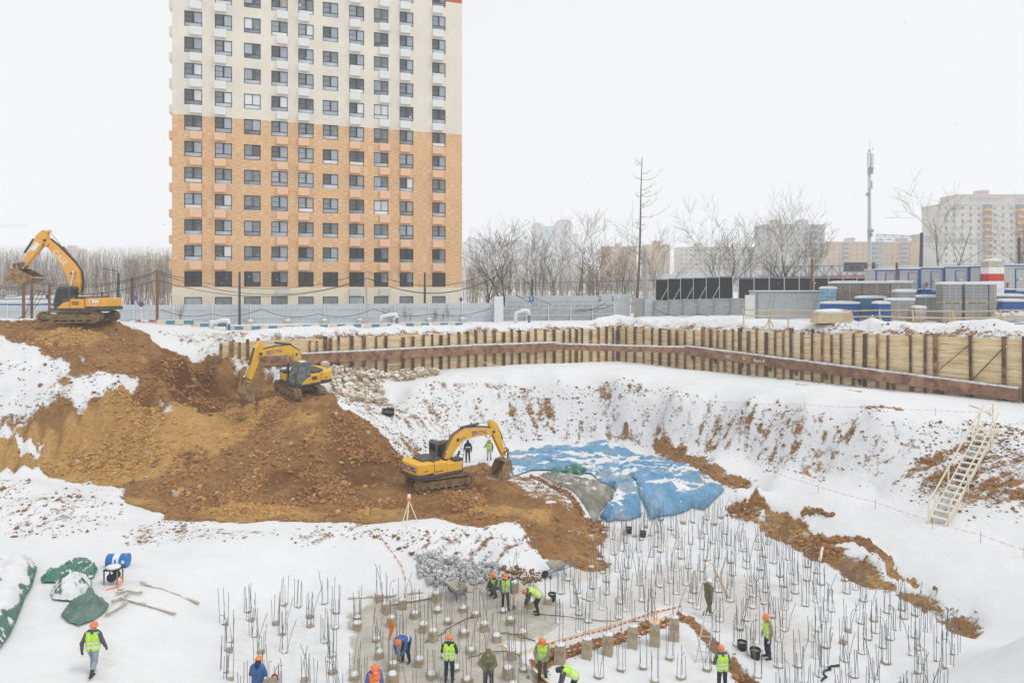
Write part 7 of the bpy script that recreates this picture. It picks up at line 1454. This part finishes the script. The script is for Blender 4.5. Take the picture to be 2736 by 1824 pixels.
def barrow(label, px, py, rz, tip=0.):
    c = gl(px, py); T = thing('wheelbarrow', label, 'wheelbarrow', c, rot=(0, tip, rz)); TR = mat('galvanised_tray', (.42, .40, .34), .5, .15, 3, dirt=((.5, .42, .3), .4, 3)); k = MB()
    lo = [(-.28, -.2, .38), (.3, -.2, .38), (.3, .2, .38), (-.28, .2, .38)]; hi = [(-.42, -.33, .66), (.55, -.33, .7), (.55, .33, .7), (-.42, .33, .66)]; k.add(lo+hi, [(0, 3, 2, 1), (0, 1, 5, 4), (1, 2, 6, 5), (2, 3, 7, 6), (3, 0, 4, 7)]); tr = k.obj('tray', TR, T); sol = tr.modifiers.new('t', 'SOLIDIFY'); sol.thickness = .012
    k = MB(); k.lathe([(.05, -.04), (.19, -.045), (.2, 0), (.19, .045), (.05, .04)], 18, Matrix.Translation((.72, 0, .2)) @ Matrix.Rotation(pi/2, 4, 'X')); k.obj('wheel', DARK, T)
    for s_ in (-1, 1): k = MB(); k.tube([(.72, .06*s_, .2), (.2, .2*s_, .36), (-.45, .27*s_, .42), (-1.0, .28*s_, .62)], .018, 6); k.tube([(-.3, .24*s_, .4), (-.42, .27*s_, 0), (-.2, .24*s_, .38)], .018, 6); k.obj('handle', mat('blue_barrow_tube', (.04, .1, .3), .5), T)
barrow('galvanised wheelbarrow standing by the toe of the brown spill', 1488, 1538, 3.6); barrow('wheelbarrow with snow in its tray at the back of the grey slab', 1222, 1600, 2.2)
# aluminium ladder in the trench, survey tripod, coil
a = gl(1858, 1770); T = thing('ladder', 'aluminium ladder leaning up out of the trench on the right', 'ladder', a)
d = Vector((.75, 1.1, 1.75)); s_ = Vector((.42, -.1, 0))
for f in (0, 1): k = MB(); k.beam(s_*f, d+s_*f, .03, .09); k.obj('rail', mat('aluminium', (.6, .62, .63), .4, metal=.4), T)
for i in range(7): k = MB(); q = d*((i+.5)/7.2); k.tube([q, q+s_], .018, 6); k.obj('rung', mat('aluminium', (.6, .62, .63)), T)
a = gl(1093, 1398); T = thing('survey_tripod', 'survey tripod with an orange head on the brown track', 'tripod', a)
for i in range(3): t = i*2.1+.4; k = MB(); k.beam((.5*cos(t), .5*sin(t), 0), (0, 0, 1.3), .05, .05); k.obj('leg', WOODP, T)
k = MB(); k.bb(-.12, .12, -.12, .12, 1.3, 1.42); k.obj('instrument_base', BEAC, T); k = MB(); k.lathe([(.07, 1.42), (.1, 1.5), (.09, 1.6), (.05, 1.64)], 12); k.obj('instrument', WHITE, T)
a = gl(1038, 1110); T = thing('pipe_coil', 'black corrugated pipe coil lying on the snow slope behind the brown ridge', 'coil', a)
for i in range(8): k = MB(); k.tube([(-.45+.12*i, .32*cos(t), .3+.3*sin(t)) for t in [2*pi*j/14 for j in range(15)]], .05, 6, cap=False); k.obj('turn', DARK, T)
# red and white tape on pegs
TW, TR_ = mat('tape_white', (.8, .78, .76), .5), mat('tape_red', (.72, .12, .08), .5)
def tape(label, s, lift=.55, w=.05, pegs=True, step=.22):
    P = [gl(*map(float, t.split())) for t in s.split('|')]; o0 = P[0].copy(); T = thing('barrier_tape', label, 'tape', o0); ka, kb = MB(), MB(); n = 0
    for a, b_ in zip(P[:-1], P[1:]):
        L = (b_-a).length; m_ = max(1, int(L/step))
        for i in range(m_):
            t0, t1 = i/m_, (i+1)/m_; sg = lambda t: -.25*4*t*(1-t)*min(1, L/8); p, q = a.lerp(b_, t0)-o0+Vector((0, 0, lift+sg(t0)*lift)), a.lerp(b_, t1)-o0+Vector((0, 0, lift+sg(t1)*lift)); (ka if n % 2 else kb).beam(p, q, .006, w); n += 1
    ka.obj('white_dashes', TW, T)['kind'] = 'stuff'; kb.obj('red_dashes', TR_, T)['kind'] = 'stuff'
    if pegs:
        for p in P: k = MB(); k.tube([p-o0, p-o0+Vector((0, 0, lift+.15))], .012, 5); k.obj('peg', REB, T)
tape('red and white tape down the smooth snow bank', '1012 1432|1040 1470|1075 1520|1084 1555', .08, .1, False, .16); tape('red and white tape along the lower bench on the right', '2070 1277|2186 1316|2339 1357|2492 1411|2620 1450|2736 1491', .4, .022); tape('red and white tape along the upper bench on the right', '1895 1083|2150 1093|2340 1106|2500 1110|2645 1114', .35, .022)
tape('red and white tape on the left side of the dug strip', '1420 1272|1480 1308|1548 1352', .15, .06, False, .14); tape('red and white tape on the right side of the dug strip', '1438 1268|1500 1300|1566 1338', .15, .06, False, .14); tape('red and white tape sagging along the back of the pillar trench', '1440 1745|1560 1718|1660 1685|1740 1655|1820 1640', .35, .07, True, .14); tape('second tape low along the back of the pillar trench', '1445 1762|1600 1722|1700 1698|1810 1662', .1, .07, False, .14); tape('tape across the foot of the terrace below the grey tarpaulin', '1515 1420|1600 1412', .2, .07, False, .14)
# black wires and hoses on the slab, sticks of timber on the right slope
for i, pts in enumerate(('1430 1640|1500 1648|1600 1660|1700 1662|1790 1668', '1130 1720|1180 1695|1220 1665|1290 1640', '1310 1700|1350 1692|1400 1700|1440 1718', '1250 1760|1300 1745|1360 1742|1400 1760', '2200 1822|2206 1795|2225 1782|2250 1778')):
    P = [gl(*map(float, t.split())) for t in pts.split('|')]; Q_ = []
    for a, b_ in zip(P[:-1], P[1:]):
        for j in range(5): q = a.lerp(b_, j/5); Q_.append(q+Vector((.1*sin(j*2+i), 0, .05)))
    k = MB(); k.tube([q-Q_[0] for q in Q_], .018 if i < 4 else .04, 5); o = k.obj('hose', CABLE, None); o.location = Q_[0]; tag(o, 'black wire lying on the floor, '+('long one right of the bent worker', 'left one on the slab', 'middle one on the slab', 'one by the olive jacket', 'thick hose arched at the bottom right')[i], 'hose')
plank('grey board on the snow below the retaining wall at the right', 2592, 1082, 2652, 1108, .2, m_=OLDW); plank('timbers lying along the foot of the retaining wall', 2130, 1028, 2300, 1048, .3, .12, OLDW); plank('pale board standing against the bare scarp', 2190, 1500, 2200, 1452, .15, m_=WOODP); plank('fallen pale timber leaning below the waler in the middle', 1280, 944+28, 1335, 978, .12, m_=WOODP)
# ------------------------------------------------------------------ tell the pile heads apart by the landmark each stands nearest to
ORD = 'nearest|second nearest|third nearest|fourth nearest|fifth nearest|sixth nearest|seventh nearest|eighth nearest|ninth nearest|tenth nearest|eleventh nearest|twelfth nearest'.split('|')+['%dth nearest' % i for i in range(13, 60)]
MARK = []
for key, phrase in (('walking away on the left', 'the worker walking away'), ('with a shovel before', 'the worker with the shovel'), ('bent over among', 'the bent worker in lime vest'), ('bent over a pile', 'the bent worker in blue'), ('seen from behind on the grey', 'the lime-vested back on the slab'), ('olive hooded', 'the olive hooded worker'), ('standing in the trench', 'the worker in the trench'), ('white helmet', 'the worker in white helmet'), ('in profile beside', 'the worker in profile'), ('at the lower right trench', 'the lime-vested back lower right'), ('blue hooded jacket turned', 'the blue hooded worker'), ('orange vest over', 'the orange-vested worker'), ('long folds', 'the right blue tarpaulin'), ('hanging over the edge beside', 'the narrow blue tarpaulin'), ('toe of the brown spill', 'the wheelbarrow by the brown spill'), ('back of the grey slab', 'the wheelbarrow on the slab'), ('standing against the bare scarp', 'the board against the scarp'), ('green plastic bottle', 'the green bottle'), ('rightmost', 'the rightmost trench pillar'), ('bundle of brown laths', 'the leaning brown laths')):
    o = next(o for o in C.objects if o.parent is None and key in o.get('label', '') and not o.name.startswith('concrete_pile') and not o.name.startswith('formwork')); MARK.append((phrase, o.location.x, o.location.y))
for phrase, x, y in (('the lower right corner snow heap', 16.2, 25.0), ('the bare scarp right foreground', 19.2, 31.5), ('the left end of the pile field', -13.5, 32.5)): MARK.append((phrase, x, y))
near = {}
for o in C.objects:
    if o.parent is None and o.name.startswith('concrete_pile') and not o.name.startswith('concrete_pillar'):
        d, i = min((math.hypot(o.location.x-m[1], o.location.y-m[2]), i) for i, m in enumerate(MARK)); near.setdefault(i, []).append((d, o))
SHORT = {'piles on the left snow strip': 'low rebar pile in left snow', 'piles on the cleared grey slab': 'snow-capped slab pile', 'piles in the main white field': 'rebar pile in white field', 'piles crowded below the tarpaulin': 'crowded rebar pile', 'piles on the trench floor': 'trench-floor pile'}
for i, lst in near.items():
    for q, (d, o) in enumerate(sorted(lst, key=lambda t: t[0])): o['label'] = '%s, %s to %s' % (SHORT[o['group']], ORD[q], MARK[i][0])
